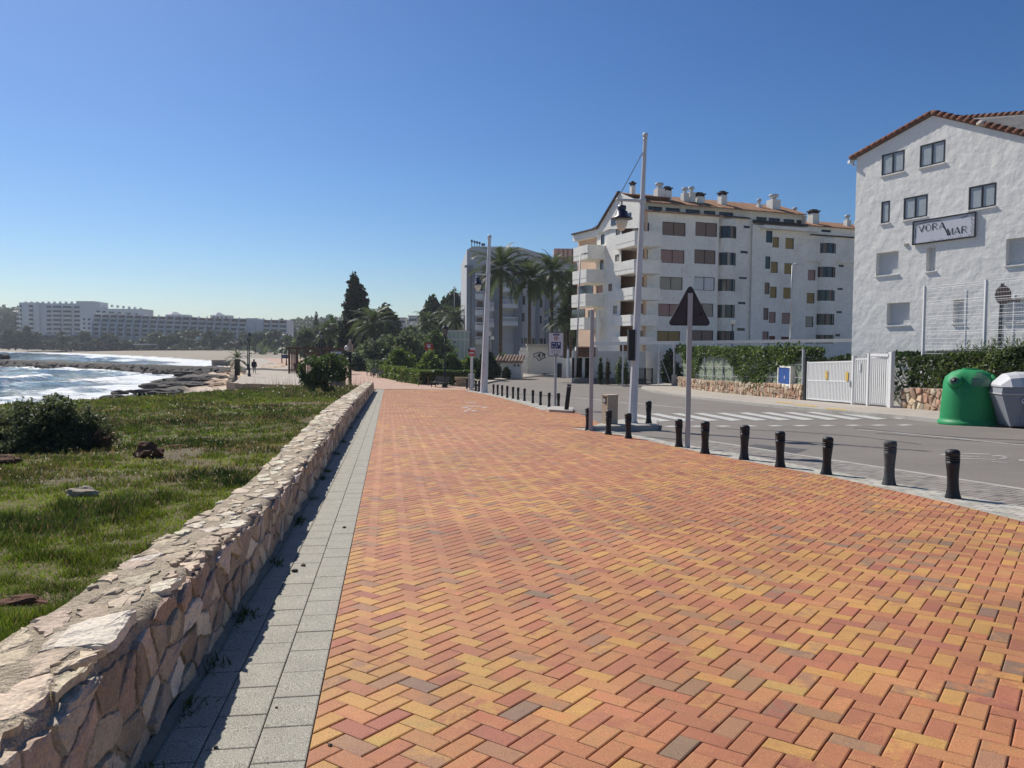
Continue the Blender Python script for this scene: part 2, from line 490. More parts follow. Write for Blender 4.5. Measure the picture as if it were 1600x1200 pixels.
def sstep(x, a, b):
    t = np.clip((x - a) / (b - a), 0, 1); return t * t * (3 - 2 * t)
def vnoise(X, Y, scale, seed=0):
    """cheap smooth value noise in -1..1"""
    r = np.random.default_rng(seed).random((256, 256)) * 2 - 1
    x, y = np.asarray(X) * scale + 1000.3, np.asarray(Y) * scale + 1000.7
    xi, yi = np.floor(x).astype(int), np.floor(y).astype(int)
    fx, fy = x - xi, y - yi
    fx = fx * fx * (3 - 2 * fx); fy = fy * fy * (3 - 2 * fy)
    g = lambda i, j: r[(xi + i) % 256, (yi + j) % 256]
    return (g(0, 0) * (1 - fx) + g(1, 0) * fx) * (1 - fy) + (g(0, 1) * (1 - fx) + g(1, 1) * fx) * fy
def fbm(X, Y, scale, seed=0, oct=4):
    s, a, t = 0, 1.0, 0
    for i in range(oct):
        s = s + a * vnoise(X, Y, scale * 2 ** i, seed + i); t += a; a *= .5
    return s / t
def axis(breaks):
    out = []
    for (a, b, st) in breaks: out.extend(np.arange(a, b, st))
    out.append(breaks[-1][1]); return np.array(out)
gx = axis([(-1400, -400, 100), (-400, -120, 14), (-120, 60, 4), (60, 300, 30), (300, 1400, 110)])
gy = axis([(-60, 0, 10), (0, 260, 4), (260, 640, 12), (640, 1400, 95)])
XX, YY = np.meshgrid(gx, gy)
sd = shore_dist(XX, YY)
inland = vgz(XX, YY) - .45
far_beach = np.minimum(-2.9 + np.maximum(sd, 0) * .035, -.6)
tfar = sstep(YY, 150, 230)
land = inland * (1 - tfar) + far_beach * tfar
ramp = sstep(sd, -10, 9 + 3 * tfar)
ZZ = -6.5 * (1 - ramp) + land * ramp
ZZ = np.where(sd > 9 + 3 * tfar, land, ZZ)
hill = 34 * np.exp(-(((XX + 520) / 160) ** 2 + ((YY - 760) / 120) ** 2)) + 26 * np.exp(-(((XX + 150) / 150) ** 2 + ((YY - 760) / 100) ** 2))
ZZ = ZZ + hill * (sd > 20)
grid_mesh('ground', np.stack([XX, YY, ZZ], -1), M['sand'], kind='structure')

# sea: a sheet to the horizon with modelled waves in the bay
def sea_material():
    m = bpy.data.materials.new('sea_water'); m.use_nodes = True
    nt = m.node_tree; L = nt.links.new; p = nt.nodes['Principled BSDF']
    tc = nd(nt, 'ShaderNodeTexCoord')
    a = nd(nt, 'ShaderNodeAttribute', attribute_name='foam')
    n = nd(nt, 'ShaderNodeTexNoise'); n.inputs['Scale'].default_value = .9; n.inputs['Detail'].default_value = 6; n.inputs['Roughness'].default_value = .75
    mp = nd(nt, 'ShaderNodeMapping'); mp.inputs['Scale'].default_value = (.45, 1, 1)
    L(tc.outputs['Object'], mp.inputs[0]); L(mp.outputs[0], n.inputs['Vector'])
    ad = nd(nt, 'ShaderNodeMath', operation='ADD'); L(a.outputs['Fac'], ad.inputs[0]); L(n.outputs[0], ad.inputs[1])
    mr = nd(nt, 'ShaderNodeMapRange'); mr.inputs[1].default_value = .92; mr.inputs[2].default_value = 1.08
    L(ad.outputs[0], mr.inputs[0])
    mx = nd(nt, 'ShaderNodeMix', data_type='RGBA'); L(mr.outputs[0], mx.inputs[0])
    mx.inputs[6].default_value = (.030, .078, .105, 1); mx.inputs[7].default_value = (.80, .82, .82, 1)
    L(mx.outputs[2], p.inputs['Base Color'])
    rr = nd(nt, 'ShaderNodeMapRange'); L(mr.outputs[0], rr.inputs[0]); rr.inputs[3].default_value = .06; rr.inputs[4].default_value = .8
    L(rr.outputs[0], p.inputs['Roughness'])
    p.inputs['IOR'].default_value = 1.33; p.inputs['Specular IOR Level'].default_value = .5
    n2 = nd(nt, 'ShaderNodeTexNoise'); n2.inputs['Scale'].default_value = 1.0; n2.inputs['Detail'].default_value = 3.5; n2.inputs['Roughness'].default_value = .6
    L(mp.outputs[0], n2.inputs['Vector'])
    b = nd(nt, 'ShaderNodeBump'); b.inputs['Strength'].default_value = 1.0; b.inputs['Distance'].default_value = 1.3
    L(n2.outputs[0], b.inputs['Height']); L(b.outputs[0], p.inputs['Normal'])
    return m
wx = axis([(-1400, -420, 98), (-420, -260, 8), (-260, -150, 3), (-150, -22, 1.0)])
wy = axis([(-60, 40, 10), (40, 150, .8), (150, 300, 1.6), (300, 560, 6), (560, 1400, 84)])
XX, YY = np.meshgrid(wx, wy)
sd = -shore_dist(XX, YY)                                   # metres out from the shore
ph = sd * .42 + 1.6 * fbm(XX, YY, .02, 3) * 6
amp = .07 + .30 * np.exp(-((sd - 16) / 14) ** 2) * (.45 + .8 * sstep(fbm(XX, YY, .035, 8), -.25, .5))
crest = np.exp(2.0 * (np.sin(ph) - 1))
Z = SEA + amp * (crest - .3) * 2.0 + .10 * fbm(XX, YY, .35, 5) + .05 * fbm(XX, YY, 1.1, 6)
n1 = fbm(XX, YY, .06, 21); n2 = fbm(XX, YY, .2, 31)
foam = (.78 * np.exp(-np.maximum(sd - 2, 0) / 6.5) + .42 * sstep(crest, .45, .95) * sstep(amp, .12, .32) + .19 * np.exp(-((sd - 12) / 13) ** 2)
        + .30 * n1 * np.exp(-sd / 26) + .26 * n2 * np.exp(-sd / 26))
# the surge breaking on the breakwater
BRK0, BRK1 = np.array((-122., 178.)), np.array((-54., 128.))
bd = BRK1 - BRK0; bl = np.hypot(*bd); bd = bd / bl; bn = np.array((-bd[1], bd[0]))
if bn[1] > 0: bn = -bn                                       # points to the camera side
ta = (XX - BRK0[0]) * bd[0] + (YY - BRK0[1]) * bd[1]; tb = (XX - BRK0[0]) * bn[0] + (YY - BRK0[1]) * bn[1]
inb = sstep(ta, -40, 5) * sstep(bl + 22 - ta, 0, 10)
foam = np.maximum(foam, inb * (.62 * np.exp(-((tb - 3.0) / 5.0) ** 2) + .12 * sstep(ta, bl * .35, bl) * np.exp(-((tb - 9) / 9) ** 2) + .14 * n2))
# inside the bay, long low rollers run up the beach
far = sstep(YY, 180, 215)
ph2 = sd * .115 + 2.2 * fbm(XX, YY, .008, 41)
roll = sstep(np.sin(ph2), .80, .98) * np.exp(-sd / 70) * sstep(fbm(XX, YY, .02, 51), -.25, .15)
foam = np.maximum(foam * (1 - .3 * far), far * (.50 * roll + .72 * np.exp(-np.maximum(sd - 2, 0) / 9)))
sea = grid_mesh('sea', np.stack([XX, YY, Z], -1), sea_material(), {'foam': foam[..., None]}, kind='structure')

# ------------------------------------------------------------------ promenade: bricks, granite edge
W = .10183                                                   # brick module (99 mm + joint)
BX = (PA.x * math.cos(math.pi / 4) + PB.x * math.sin(math.pi / 4), PA.y * math.cos(math.pi / 4) + PB.y * math.sin(math.pi / 4))
BY = (PA.x * math.cos(math.pi / 4) - PB.x * math.sin(math.pi / 4), PA.y * math.cos(math.pi / 4) - PB.y * math.sin(math.pi / 4))
B0 = -.307                                                   # inner edge of the granite strip
XR = [(1.0, 6.0), (8.0, 5.25), (9.2, 5.12), (11.45, 4.68), (14.8, 3.62), (18.6, 2.8), (21.0, 1.75), (21.5, 1.5), (21.9, 2.65), (30.6, 2.45), (31.2, 1.2), (34, .98),
      (38.4, .4), (44, -.35), (50, -1.25), (55, -2.05), (60, -3.2), (64, -3.9)]
XO = [(1.0, 6.75), (8.87, 5.85), (9.8, 5.58), (12.06, 4.97), (14.8, 4.25), (17.2, 3.45), (18.6, 3.15), (20.0, 2.65), (21.2, 2.15), (21.5, 1.6), (21.9, 2.65), (30.6, 2.5), (31.2, 2.3), (34.2, 1.85), (36.2, 1.5),
      (41.8, .85), (48.9, -.15), (55.3, -1.05), (60, -2.4), (64, -3.5)]
def xr(y): return interp(y, XR)
def xo(y): return interp(y, XO)
def seen(x, y, m=170):
    if y < .6: return False
    u = 800 + F * x / y
    return -m < u < 1600 + m
def tile_faces(poly, zf, top, depth, cham):
    """a laid stone: chamfered top, sides down into the joint. returns verts, faces"""
    poly = clean(poly)
    if len(poly) < 3 or area(poly) < 2e-4: return None
    n = len(poly)
    inn = inset(poly, cham) if cham else None
    v = [(x, y, zf(x, y) + top - depth) for x, y in poly]
    if inn and len(clean(inn, 1e-5)) == n:
        v += [(x, y, zf(x, y) + top - cham * .55) for x, y in poly] + [(x, y, zf(x, y) + top) for x, y in inn]
        f = []
        for i in range(n):
            j = (i + 1) % n
            f += [(i, j, n + j, n + i), (n + i, n + j, 2 * n + j, 2 * n + i)]
        f.append(tuple(range(2 * n, 3 * n)))
    else:
        v += [(x, y, zf(x, y) + top) for x, y in poly]
        f = [(i, (i + 1) % n, n + (i + 1) % n, n + i) for i in range(n)] + [tuple(range(n, 2 * n))]
    return v, f
class Laid:
    """stones of one kind: the 300 that show largest become objects, the rest one joined part"""
    def __init__(s, name, parent, m, attrs): s.n, s.p, s.m, s.a, s.items = name, parent, m, attrs, []
    def add(s, vf, cols, big): s.items.append((big, vf, cols))
    def finish(s, limit=300):
        s.items.sort(key=lambda t: -t[0])
        def mk(name, items):
            V, Fc, A = [], [], {k: [] for k in s.a}
            for _, (v, f), cols in items:
                b = len(V); V += v; Fc += [tuple(b + i for i in q) for q in f]
                for k, c in zip(s.a, cols): A[k] += [c] * len(f)
            me = bpy.data.meshes.new(name); me.from_pydata(V, [], Fc); me.materials.append(s.m)
            for k in s.a:
                t = me.attributes.new(k, 'FLOAT_COLOR', 'FACE')
                t.data.foreach_set('color', np.array([(*c, 1) for c in A[k]], np.float32).ravel())
            me.update()
            return me
        for it in s.items[:limit]: link(s.n, mk(s.n, [it]), s.p)
        if len(s.items) > limit:
            link(s.n + '_rest', mk(s.n + '_rest', s.items[limit:]), s.p, 'stuff')

PAL = [((.51, .20, .088), 32), ((.56, .25, .096), 27), ((.62, .335, .088), 23), ((.455, .165, .082), 13), ((.385, .21, .108), 9), ((.40, .132, .082), 6), ((.27, .18, .12), 3)]
_m = (.50, .215, .098)
PALC = [tuple((.80 * a + .20 * b) * .83 for a, b in zip(c, _m)) for c, _ in PAL]; PALW = [w for _, w in PAL]
def jit(c, a=.08):
    k = 1 + random.uniform(-a, a)
    return tuple(max(0, x * k * (1 + random.uniform(-.03, .03))) for x in c)

# bed sheet under the bricks (joint sand shows in the joints)
def strip(name, xl, xrr, ys, dz, m, nx=6, kind='structure', parent=None):
    P = []
    for y in ys:
        a, b = xl(y), xrr(y)
        P.append([(a + (b - a) * i / nx, y, gz(a + (b - a) * i / nx, y) + dz) for i in range(nx + 1)])
    return grid_mesh(name, P, m, kind=kind, parent=parent, smooth=False)
YS = [1.0 + .6 * i for i in range(106)]
def xl_b(y, b): return (b - PB.y * y) / PB.x
promenade = strip('promenade', lambda y: xl_b(y, -1.2), lambda y: xo(y) - .02, YS, -.011, M['joint'])
bricks = Laid('brick', promenade, M['brick'], ('cola', 'colb'))
O0 = (-.59, 4.03)                                            # a brick corner measured on the photograph
cc = [tuple(np.array(c)) for c in PALC]
hue_seed = 5
for i in range(-560, 560):
    for j in range(-260, 260):
        # lattice (1, 1) and (2, -2)
        px, py = i + 2 * j, i - 2 * j
        ax = O0[0] + W * (BX[0] * px + BY[0] * py); ay = O0[1] + W * (BX[1] * px + BY[1] * py)
        if ay < 1.6 or ay > 63.9 or not seen(ax, ay, 1100): continue
        if ax > xr(ay) + .3 or ax * PB.x + ay * PB.y < B0 - .3: continue
        for (x0, y0, x1, y1) in ((-2, -1, 0, 0), (0, -2, 1, 0)):
            g = .022 + .012 * random.random()
            gx_, gy_ = g * .55, g * 1.35
            q = [(px + x0 + gx_, py + y0 + gy_), (px + x1 - gx_, py + y0 + gy_), (px + x1 - gx_, py + y1 - gy_), (px + x0 + gx_, py + y1 - gy_)]
            poly = [(O0[0] + W * (BX[0] * a + BY[0] * b), O0[1] + W * (BX[1] * a + BY[1] * b)) for a, b in q]
            if area(poly) < 0: poly = poly[::-1]
            cy = sum(p[1] for p in poly) / 4; cx = sum(p[0] for p in poly) / 4
            poly = clip(poly, -PB.x, -PB.y, -(B0 + .004))
            xa, xb = xr(cy - .15), xr(cy + .15)
            ex, ey = xb - xa, .3; l = math.hypot(ex, ey)
            if abs(ex) < 1.0: poly = clip(poly, ey / l, -ex / l, (ey * xa - ex * (cy - .15)) / l - .004)
            elif cx > xr(cy): poly = []
            if len(poly) < 3: continue
            tilt = (random.uniform(-.008, .008), random.uniform(-.008, .008)); hgt = random.uniform(-.0012, .0012)
            zf = lambda x, y, t=tilt, h=hgt, cx=cx, cy=cy: gz(x, y) + h + t[0] * (x - cx) + t[1] * (y - cy)
            d = math.hypot(cx, cy)
            vf = tile_faces(poly, zf, 0.0, .012, .005 if d < 22 else 0)
            if not vf: continue
            # neighbouring bricks come from the same pallet: slow drift of the mix
            dr = math.sin(cx * 1.9 + cy * .7) + math.sin(cy * 1.3 - cx * .8 + 2)
            w = [a * b for a, b in zip(PALW, (1.1 - .2 * dr, 1, max(.35, 1 + .5 * dr), 1.1 - .25 * dr, 1, 1, 1))]
            if random.random() < .55:
                ca = random.choices(PALC, w)[0]; cb = tuple(x * random.uniform(.88, 1.1) for x in ca)
            else:
                ca = random.choices(PALC, w)[0]; cb = random.choices(PALC, w)[0]
            bricks.add(vf, (jit(ca), jit(cb)), (area(poly) / (d * d * d) if seen(cx, cy, -10) and cy > 2.75 else 0))
bricks.finish()

# granite slabs: three columns along the wall
slabs = Laid('granite_slab', promenade, M['granite'], ())
edges = [B0, -.5166, -.7262, -.9358]
for k in range(3):
    off = (0, .14, .05)[k]
    for i in range(int(66 / .3085)):
        a0 = .6 + off + i * .3085
        if a0 > 64.6: break
        b1, b0 = edges[k], edges[k + 1]
        poly = [pab(a0 + .003, b0 + .003), pab(a0 + .003, b1 - .003), pab(a0 + .3055, b1 - .003), pab(a0 + .3055, b0 + .003)]
        if area(poly) < 0: poly = poly[::-1]
        h = random.uniform(-.002, .001)
        vf = tile_faces(poly, lambda x, y: gz(x, y) + h, 0.0, .011, .004 if a0 < 14 else 0)
        cx, cy = pab(a0, b0)
        slabs.add(vf, (), 1 / (a0 ** 3) if seen(cx, cy, 0) and cy > 2.4 else 0)
slabs.finish()

# worn white pictogram painted on the bricks
mb = MB().use(M['roadpaint'])
def gpoly(mb, pts, dz):
    mb.poly([G(u, v, dz) for u, v in pts])
for q in (((722.5, 636.0), (731, 636.0), (731.5, 636.9), (722, 636.9)), ((753, 636.0), (760, 636.0), (760, 636.9), (752.5, 636.9)),
          ((730.5, 639), (736, 638.6), (736.5, 639.6), (729.5, 640.2)), ((726, 634.2), (752, 634.2), (752, 634.8), (726, 634.8)),
          ((729, 628.2), (744, 628.2), (744, 628.8), (729, 628.8)), ((724, 642.6), (730, 640.8), (731.5, 641.6), (725, 643.6)), ((737, 641.2), (745, 641.4), (744, 642.3), (737, 642.2))):
    gpoly(mb, q[::-1], .004)
mb.build('painted_symbol', kind='structure')

# ------------------------------------------------------------------ kerb of small grey pavers, dark pavers of the gutter, road
def pavers(name, parent, left, right, y0, y1, ang, lw, ll, pal, lim=300, dz=0.0, far=30, tilt=.004):
    lay = Laid(name, parent, M['kerbstone'], ('col',))
    ca, sa = math.cos(ang), math.sin(ang)
    R = int(70 / lw)
    for r in range(-R, R):
        for c in range(-int(70 / ll), int(70 / ll)):
            lx, ly = (c + (.5 if r % 2 else 0)) * ll, r * lw
            x, y = ca * lx - sa * ly, sa * lx + ca * ly + 15
            if y < y0 - .2 or y > y1 + .2 or not seen(x, y, 900): continue
            if x < left(y) - .3 or x > right(y) + .3: continue
            g = .003
            poly = [(ca * a - sa * b, sa * a + ca * b + 15) for a, b in ((lx + g, ly + g), (lx + ll - g, ly + g), (lx + ll - g, ly + lw - g), (lx + g, ly + lw - g))]
            cx = sum(p[0] for p in poly) / 4; cy = sum(p[1] for p in poly) / 4
            for fn, sgn in ((left, -1), (right, 1)):
                xa, xb = fn(cy - .1), fn(cy + .1)
                ex, ey = xb - xa, .2; l = math.hypot(ex, ey)
                poly = clip(poly, sgn * ey / l, -sgn * ex / l, sgn * (ey * xa - ex * (cy - .1)) / l - .004)
                if len(poly) < 3: break
            if len(poly) < 3: continue
            poly = clip(clip(poly, 0, 1, y1), 0, -1, -y0)
            if len(poly) < 3: continue
            h = random.uniform(-.002, .002)
            vf = tile_faces(poly, lambda a, b: gz(a, b) + h, dz, .012, .005 if cy < far else 0)
            if vf: lay.add(vf, (jit(random.choice(pal), .14),), area(poly) / cy ** 3 if seen(cx, cy, 0) else 0)
    lay.finish(lim)
GREYS = [(.40, .385, .335), (.45, .43, .37), (.35, .34, .30), (.42, .38, .31)]
kerb = strip('kerb', lambda y: xr(y) - .01, lambda y: xo(y) + .02, [1.0 + .5 * i for i in range(41)] + [21.2], -.010, M['greyjoint'], 3)
pavers('paver', kerb, xr, xo, 2.2, 21.3, math.radians(-62), .1, .2, GREYS)
kerb2 = strip('kerb', lambda y: xr(y) - .01, lambda y: xo(y) + .02, [31.3 + .6 * i for i in range(54)], -.010, M['greyjoint'], 3)
pavers('paver', kerb2, xr, xo, 31.4, 63.0, math.radians(-62), .15, .3, GREYS, 300, 0.0, 0)
LL = [(G(u, v).y, G(u, v).x) for u, v in ((1760, 790), (1600, 762), (1409, 733), (1227, 706), (1077, 683), (1045, 676))]
def xlight(y): return interp(y, LL)
gut = strip('gutter', lambda y: xo(y) + .015, lambda y: xlight(y) + .12, [2.5 + .5 * i for i in range(32)], -.036, M['joint'], 4)
DARKS = [(.245, .22, .195), (.275, .245, .215), (.215, .195, .175), (.26, .235, .21)]
pavers('dark_paver', gut, lambda y: xo(y) + .02, xlight, 2.6, 17.6, math.radians(33), .1, .2, DARKS, 300, -.028)
ed = MB().use(M['concrete'])
ey = [2.5 + .5 * i for i in range(32)]
for a, b in zip(ey, ey[1:]):
    for k, (dx0, dx1, z) in enumerate(((0, .13, -.027),)):
        ed.hexa([(xlight(a) + dx0, a, gz(xlight(a), a) - .06), (xlight(a) + dx1, a, gz(xlight(a), a) - .06), (xlight(b) + dx1, b - .006, gz(xlight(b), b) - .06), (xlight(b) + dx0, b - .006, gz(xlight(b), b) - .06),
                 (xlight(a) + dx0, a, gz(xlight(a), a) + z), (xlight(a) + dx1, a, gz(xlight(a), a) + z), (xlight(b) + dx1, b - .006, gz(xlight(b), b) + z), (xlight(b) + dx0, b - .006, gz(xlight(b), b) + z)])
ed.build('gutter_edge', gut)

ROADZ = -.035
def road_l(y):
    if y < 17.9: return xlight(y) + .1
    if y < 64: return interp(y, [(17.9, xo(17.9) + .02), (21.5, 1.5), (21.9, 2.2), (30.6, 2.1), (31.2, 2.0), (36.2, 1.3), (41.8, .7), (48.9, -.3), (55.3, -1.2), (64, -3.6)])
    return interp(y, [(64, -3.6), (70, -3.2), (95, 1.0), (125, 6.0)])
def road_r(y): return interp(y, [(0, 17.5), (26, 15), (72, 14.5), (76, 40), (108, 46), (125, 46)])
P = []
for y in axis([(3, 64, 1.0), (64, 125, 3)]):
    a, b = road_l(y), road_r(y)
    P.append([(a + (b - a) * i / 12, y, gz(a + (b - a) * i / 12, y) + ROADZ) for i in range(13)])
grid_mesh('road', P, M['asphalt'], kind='structure', smooth=False)

def paint(name, quads, m='roadpaint', dz=ROADZ + .005):
    mb = MB().use(M[m])
    for q in quads:
        pts = [G(u, v, dz) for u, v in q]
        if (pts[1] - pts[0]).cross(pts[2] - pts[1]).z < 0: pts = pts[::-1]
        # follow the fall of the ground in short lengths
        mb.poly(pts)
    o = mb.build(name, kind='structure'); return o
cw = []
for k in range(13):
    u0, v0 = 978 + 35 * k, 646.6 - .35 * k
    u1, v1 = 1030 + 37.6 * k, 658.6 - .35 * k
    if k > 10: v0 -= .6
    cw.append(((u0, v0), (u0 + 15, v0 - .3), (u1 + 19, v1 - 1.2), (u1, v1)))
paint('crosswalk_stripes', cw, dz=ROADZ + .009)
dash = [((1035 + 40.5 * k, 666.0 - .25 * k), (1050 + 40.5 * k, 665.2 - .25 * k), (1064 + 40.5 * k, 666.3 - .25 * k), (1047 + 40.5 * k, 667.3 - .25 * k)) for k in range(10)]
paint('give_way_dashes', dash)
def line_quads(pts, w):
    return [((a[0], a[1]), (b[0], b[1]), (b[0], b[1] + w), (a[0], a[1] + w)) for a, b in zip(pts, pts[1:])]
paint('road_lines', m='fadedpaint', quads=line_quads([(1340, 670.5), (1400, 675.5), (1480, 683), (1620, 697)], 1.2) + line_quads([(893, 597.2), (945, 599.6), (1002, 602.6)], .7)
      + line_quads([(888, 619.5), (930, 624), (985, 630)], .8) + line_quads([(985, 629.0), (1030, 633), (1075, 638)], .8))
# elongated pictogram on the carriageway
pic = [((1467, 710.5), (1480, 707.5), (1482, 712)), ((1500, 707.5), (1548, 709.2), (1546, 710.6), (1500, 708.8)), ((1500, 711.5), (1530, 713.2), (1530, 714.4), (1500, 712.8)), ((1500, 715.2), (1556, 717.4), (1556, 718.4), (1500, 716.4)),
       ((1548, 712), (1562, 711), (1564, 712.6), (1550, 713.4)), ((1562, 711), (1572, 713), (1570, 714.4), (1562, 712.6)), ((1570, 713.4), (1576, 714.8), (1572, 716.4), (1566, 715.6)), ((1572, 715.8), (1570, 717.2), (1560, 716.4), (1562, 715.2)),
       ((1548, 720.5), (1575, 723.2), (1575, 724), (1550, 721.8)), ((1592, 717.5), (1625, 720), (1625, 722.5), (1592, 720))]
paint('road_pictogram', pic, 'fadedpaint')
paint('tar_seams', line_quads([(1335, 668), (1420, 676.5), (1520, 684), (1640, 689)], .9) + line_quads([(1370, 676.5), (1460, 684), (1560, 691), (1640, 694)], .7) + line_quads([(1120, 669), (1240, 674), (1345, 682), (1440, 694)], .6) + [((1180, 694), (1262, 702), (1240, 709), (1150, 700))], 'tar', ROADZ + .004)

# ------------------------------------------------------------------ far pavements with kerbs
def slab_area(name, px, dz, depth, m, parent=None):
    pts = [G(u, v, dz) for u, v in px]
    out = [(p.x, p.y) for p in pts]
    if area(out) < 0: out = out[::-1]
    mb = MB().use(m); mb.prism(out, -depth, dz, gz); return mb.build(name, parent, kind='structure' if parent is None else None)
far_k = [(1640, 660.5), (1600, 658.5), (1470, 655.5), (1398, 648.5), (1300, 641), (1200, 632), (1100, 621.5), (1050, 615), (1015, 610), (1002, 606.5), (1002, 604.5), (1012, 601.5), (1050, 598)]
kp = [G(u, v, .08) for u, v in far_k]
out = [(p.x, p.y) for p in kp]
inn = [(22, out[-1][1] + 1), (26, 60), (26, 18), (out[0][0] + 3, out[0][1] - 2)]
# one flat-sided raised slab, cut into lengths so that it follows the ground
pav = thing('pavement', '', '')
del pav['label'], pav['category']; pav['kind'] = 'structure'
mbk = MB().use(M['pavement'])
for a, b in zip(out, out[1:]):
    xa, xb = 17.2 if a[1] < 66 else 17.6, 17.2 if b[1] < 66 else 17.6
    P8 = [(a[0] + .18, a[1]), (max(xa, a[0] + .5), a[1] + .05), (max(xb, b[0] + .5), b[1]), (b[0] + .18, b[1])]
    if P8[3][1] <= P8[0][1]: continue
    mbk.poly([(x, y, gz(x, y) + .085) for x, y in P8])
mbk.build('paving', pav)
for i, (a, b) in enumerate(zip(out, out[1:])):
    d = Vector((b[0] - a[0], b[1] - a[1])); n_ = max(1, int(d.length / 1.6)); nrm = Vector((d.y, -d.x)).normalized() * .2
    for k in range(n_):
        p, q = Vector(a) + d * (k / n_), Vector(a) + d * ((k + 1) / n_ - .012 / d.length)
        mb = MB().use(M['concrete'])
        c4 = [p, p + nrm, q + nrm, q]
        if area([tuple(c) for c in c4]) < 0: c4 = c4[::-1]
        mb.prism([tuple(c) for c in c4], -.2, .09, gz)
        mb.build('kerb_stone', pav)
ys_ = MB().use(M['yellowpaint'])
for q in (((1214, 627.2), (1240, 629.2), (1240, 630.6), (1214, 628.6)), ((1242, 631.0), (1276, 634), (1276, 635.6), (1242, 632.4)), ((1290, 637), (1322, 640), (1322, 641.4), (1290, 638.4))):
    ys_.poly([G(u, v, .095) for u, v in q][::-1])
ys_.build('yellow_kerb_paint', kind='structure')
# strip of pavement before the white garden walls
mb = MB().use(M['pavement'])
back = [(745, 600), (800, 590), (850, 586.5), (930, 587.5), (1000, 587), (1075, 583)]
bp = [G(u, v, .1) for u, v in back]
for a, b in zip(bp, bp[1:]):
    mb.hexa([(a.x, a.y, a.z - .4), (b.x, b.y, b.z - .4), (b.x + 1, b.y + 9, b.z - .4), (a.x, a.y + 9, a.z - .4), (a.x, a.y, a.z), (b.x, b.y, b.z), (b.x + 1, b.y + 9, b.z), (a.x, a.y + 9, a.z)])
mb.build('pavement', kind='structure')

# ------------------------------------------------------------------ islands
def island(pts, h, m=M['darkconcrete']):
    out = [(G(u, v).x, G(u, v).y) for u, v in pts]
    if area(out) < 0: out = out[::-1]
    mb = MB().use(m)
    n = len(out)
    inn = inset(out, .05)
    if len(inn) != n: inn = out
    for i in range(n):
        j = (i + 1) % n
        a, b = out[i], out[j]; c, d = inn[j], inn[i]
        mb.poly([(a[0], a[1], gz(*a) - .1), (b[0], b[1], gz(*b) - .1), (b[0], b[1], gz(*b) + h - .02), (a[0], a[1], gz(*a) + h - .02)])
        mb.poly([(a[0], a[1], gz(*a) + h - .02), (b[0], b[1], gz(*b) + h - .02), (c[0], c[1], gz(*c) + h), (d[0], d[1], gz(*d) + h)])
    mb.poly([(x, y, gz(x, y) + h) for x, y in inn])
    return mb.build('island', kind='structure')
island([(924, 673), (1027, 671), (1029, 662.5), (990, 662), (968, 662), (938, 668)], .13, M['concrete'])
island([(858, 643.5), (895, 645.8), (897, 640.5), (880, 639), (862, 638.5), (852, 641)], .11, M['concrete'])
# ------------------------------------------------------------------ far part of the promenade, sunk path
def sheet(name, px, dz, m, step=6):
    pts = [G(u, v, dz) for u, v in px]
    mb = MB().use(M[m])
    mb.poly([(p.x, p.y, p.z) for p in pts]); return mb.build(name, kind='structure')
zl = gz(0, 90)
def flat_poly(name, pts, z, m):
    if area(pts) < 0: pts = pts[::-1]
    mb = MB().use(M[m]); mb.prism(pts, z - .3, z); return mb.build(name, kind='structure')
# bricks carry on beyond the end of the wall, turning left
flat_poly('far_promenade', [(-3.2, 64.02), (-3.0, 68), (-6.2, 70.5), (-10.5, 82), (-16, 99), (-28, 142), (-60, 225), (-72, 228), (-44, 150), (-26, 110), (-17, 80), (-12.4, 64.02)], zl - .012, 'farbrick')
flat_poly('lower_path', [(-12.42, 64.02), (-17.02, 80), (-26.02, 110), (-44.02, 150), (-72.02, 228), (-82, 230), (-52, 150), (-41, 122), (-34, 101), (-30.2, 88), (-27.2, 78), (-25.4, 71.5), (-14, 66)], zl - .017, 'farpath')

# ------------------------------------------------------------------ rubble stone wall beside the promenade
def wb(a): return interp(a, [(0, -.95), (5, -.935), (8, -.935), (14, -.98), (22, -1.03), (62, -1.05)])
def wh(a): return interp(a, [(1, .56), (3.2, .55), (4.5, .515), (7.8, .43), (13.7, .46), (25, .56), (40, .64), (61, .70)])
def wt(a): return interp(a, [(1, .44), (6, .40), (10, .46), (20, .62), (61, .62)])
WA0, WA1 = .4, 60.5
wall = thing('stone_wall', 'low rubble stone wall with pale flat stones bedded in mortar along the promenade', 'wall', (0, 0, 0))
def wallpt(a, b, h):
    x, y = pab(a, b); return (x, y, gz(x, y) + h)
rows = []
aa = np.concatenate([np.arange(WA0, 12, .05), np.arange(12, WA1, .25), [WA1]])
for a in aa:
    hw, bw, tw = wh(a), wb(a), wt(a)
    r = []
    for t, (b, h) in enumerate([(bw, -.1), (bw, hw * .33), (bw, hw * .66), (bw - .012, hw - .03), (bw - .05, hw)] + [(bw - .05 - (tw - .1) * k / 5, hw) for k in range(1, 5)] + [(bw - tw + .05, hw), (bw - tw, hw - .05), (bw - tw, -.2)]):
        n = .014 * mnoise.noise((a * 9, t * 1.7, 3)) + .016 * mnoise.noise((a * 1.6, t * .9, 8))
        r.append(wallpt(a, b + (n if t < 4 else 0), h + (n * 1.1 if 4 <= t < 10 else 0)))
    rows.append(r)
wr = np.array(rows)
grid_mesh('mortar', wr, M['mortar'], parent=wall)
mb = MB().use(M['mortar']); mb.poly([wallpt(WA1, b, h) for b, h in ((wb(WA1), -.1), (wb(WA1), wh(WA1)), (wb(WA1) - wt(WA1), wh(WA1)), (wb(WA1) - wt(WA1), -.1))]); mb.build('wall_end', wall)
STON = [(.50, .41, .30), (.57, .48, .37), (.44, .35, .26), (.49, .38, .27), (.58, .51, .41), (.38, .30, .22), (.46, .34, .25), (.35, .26, .19)]
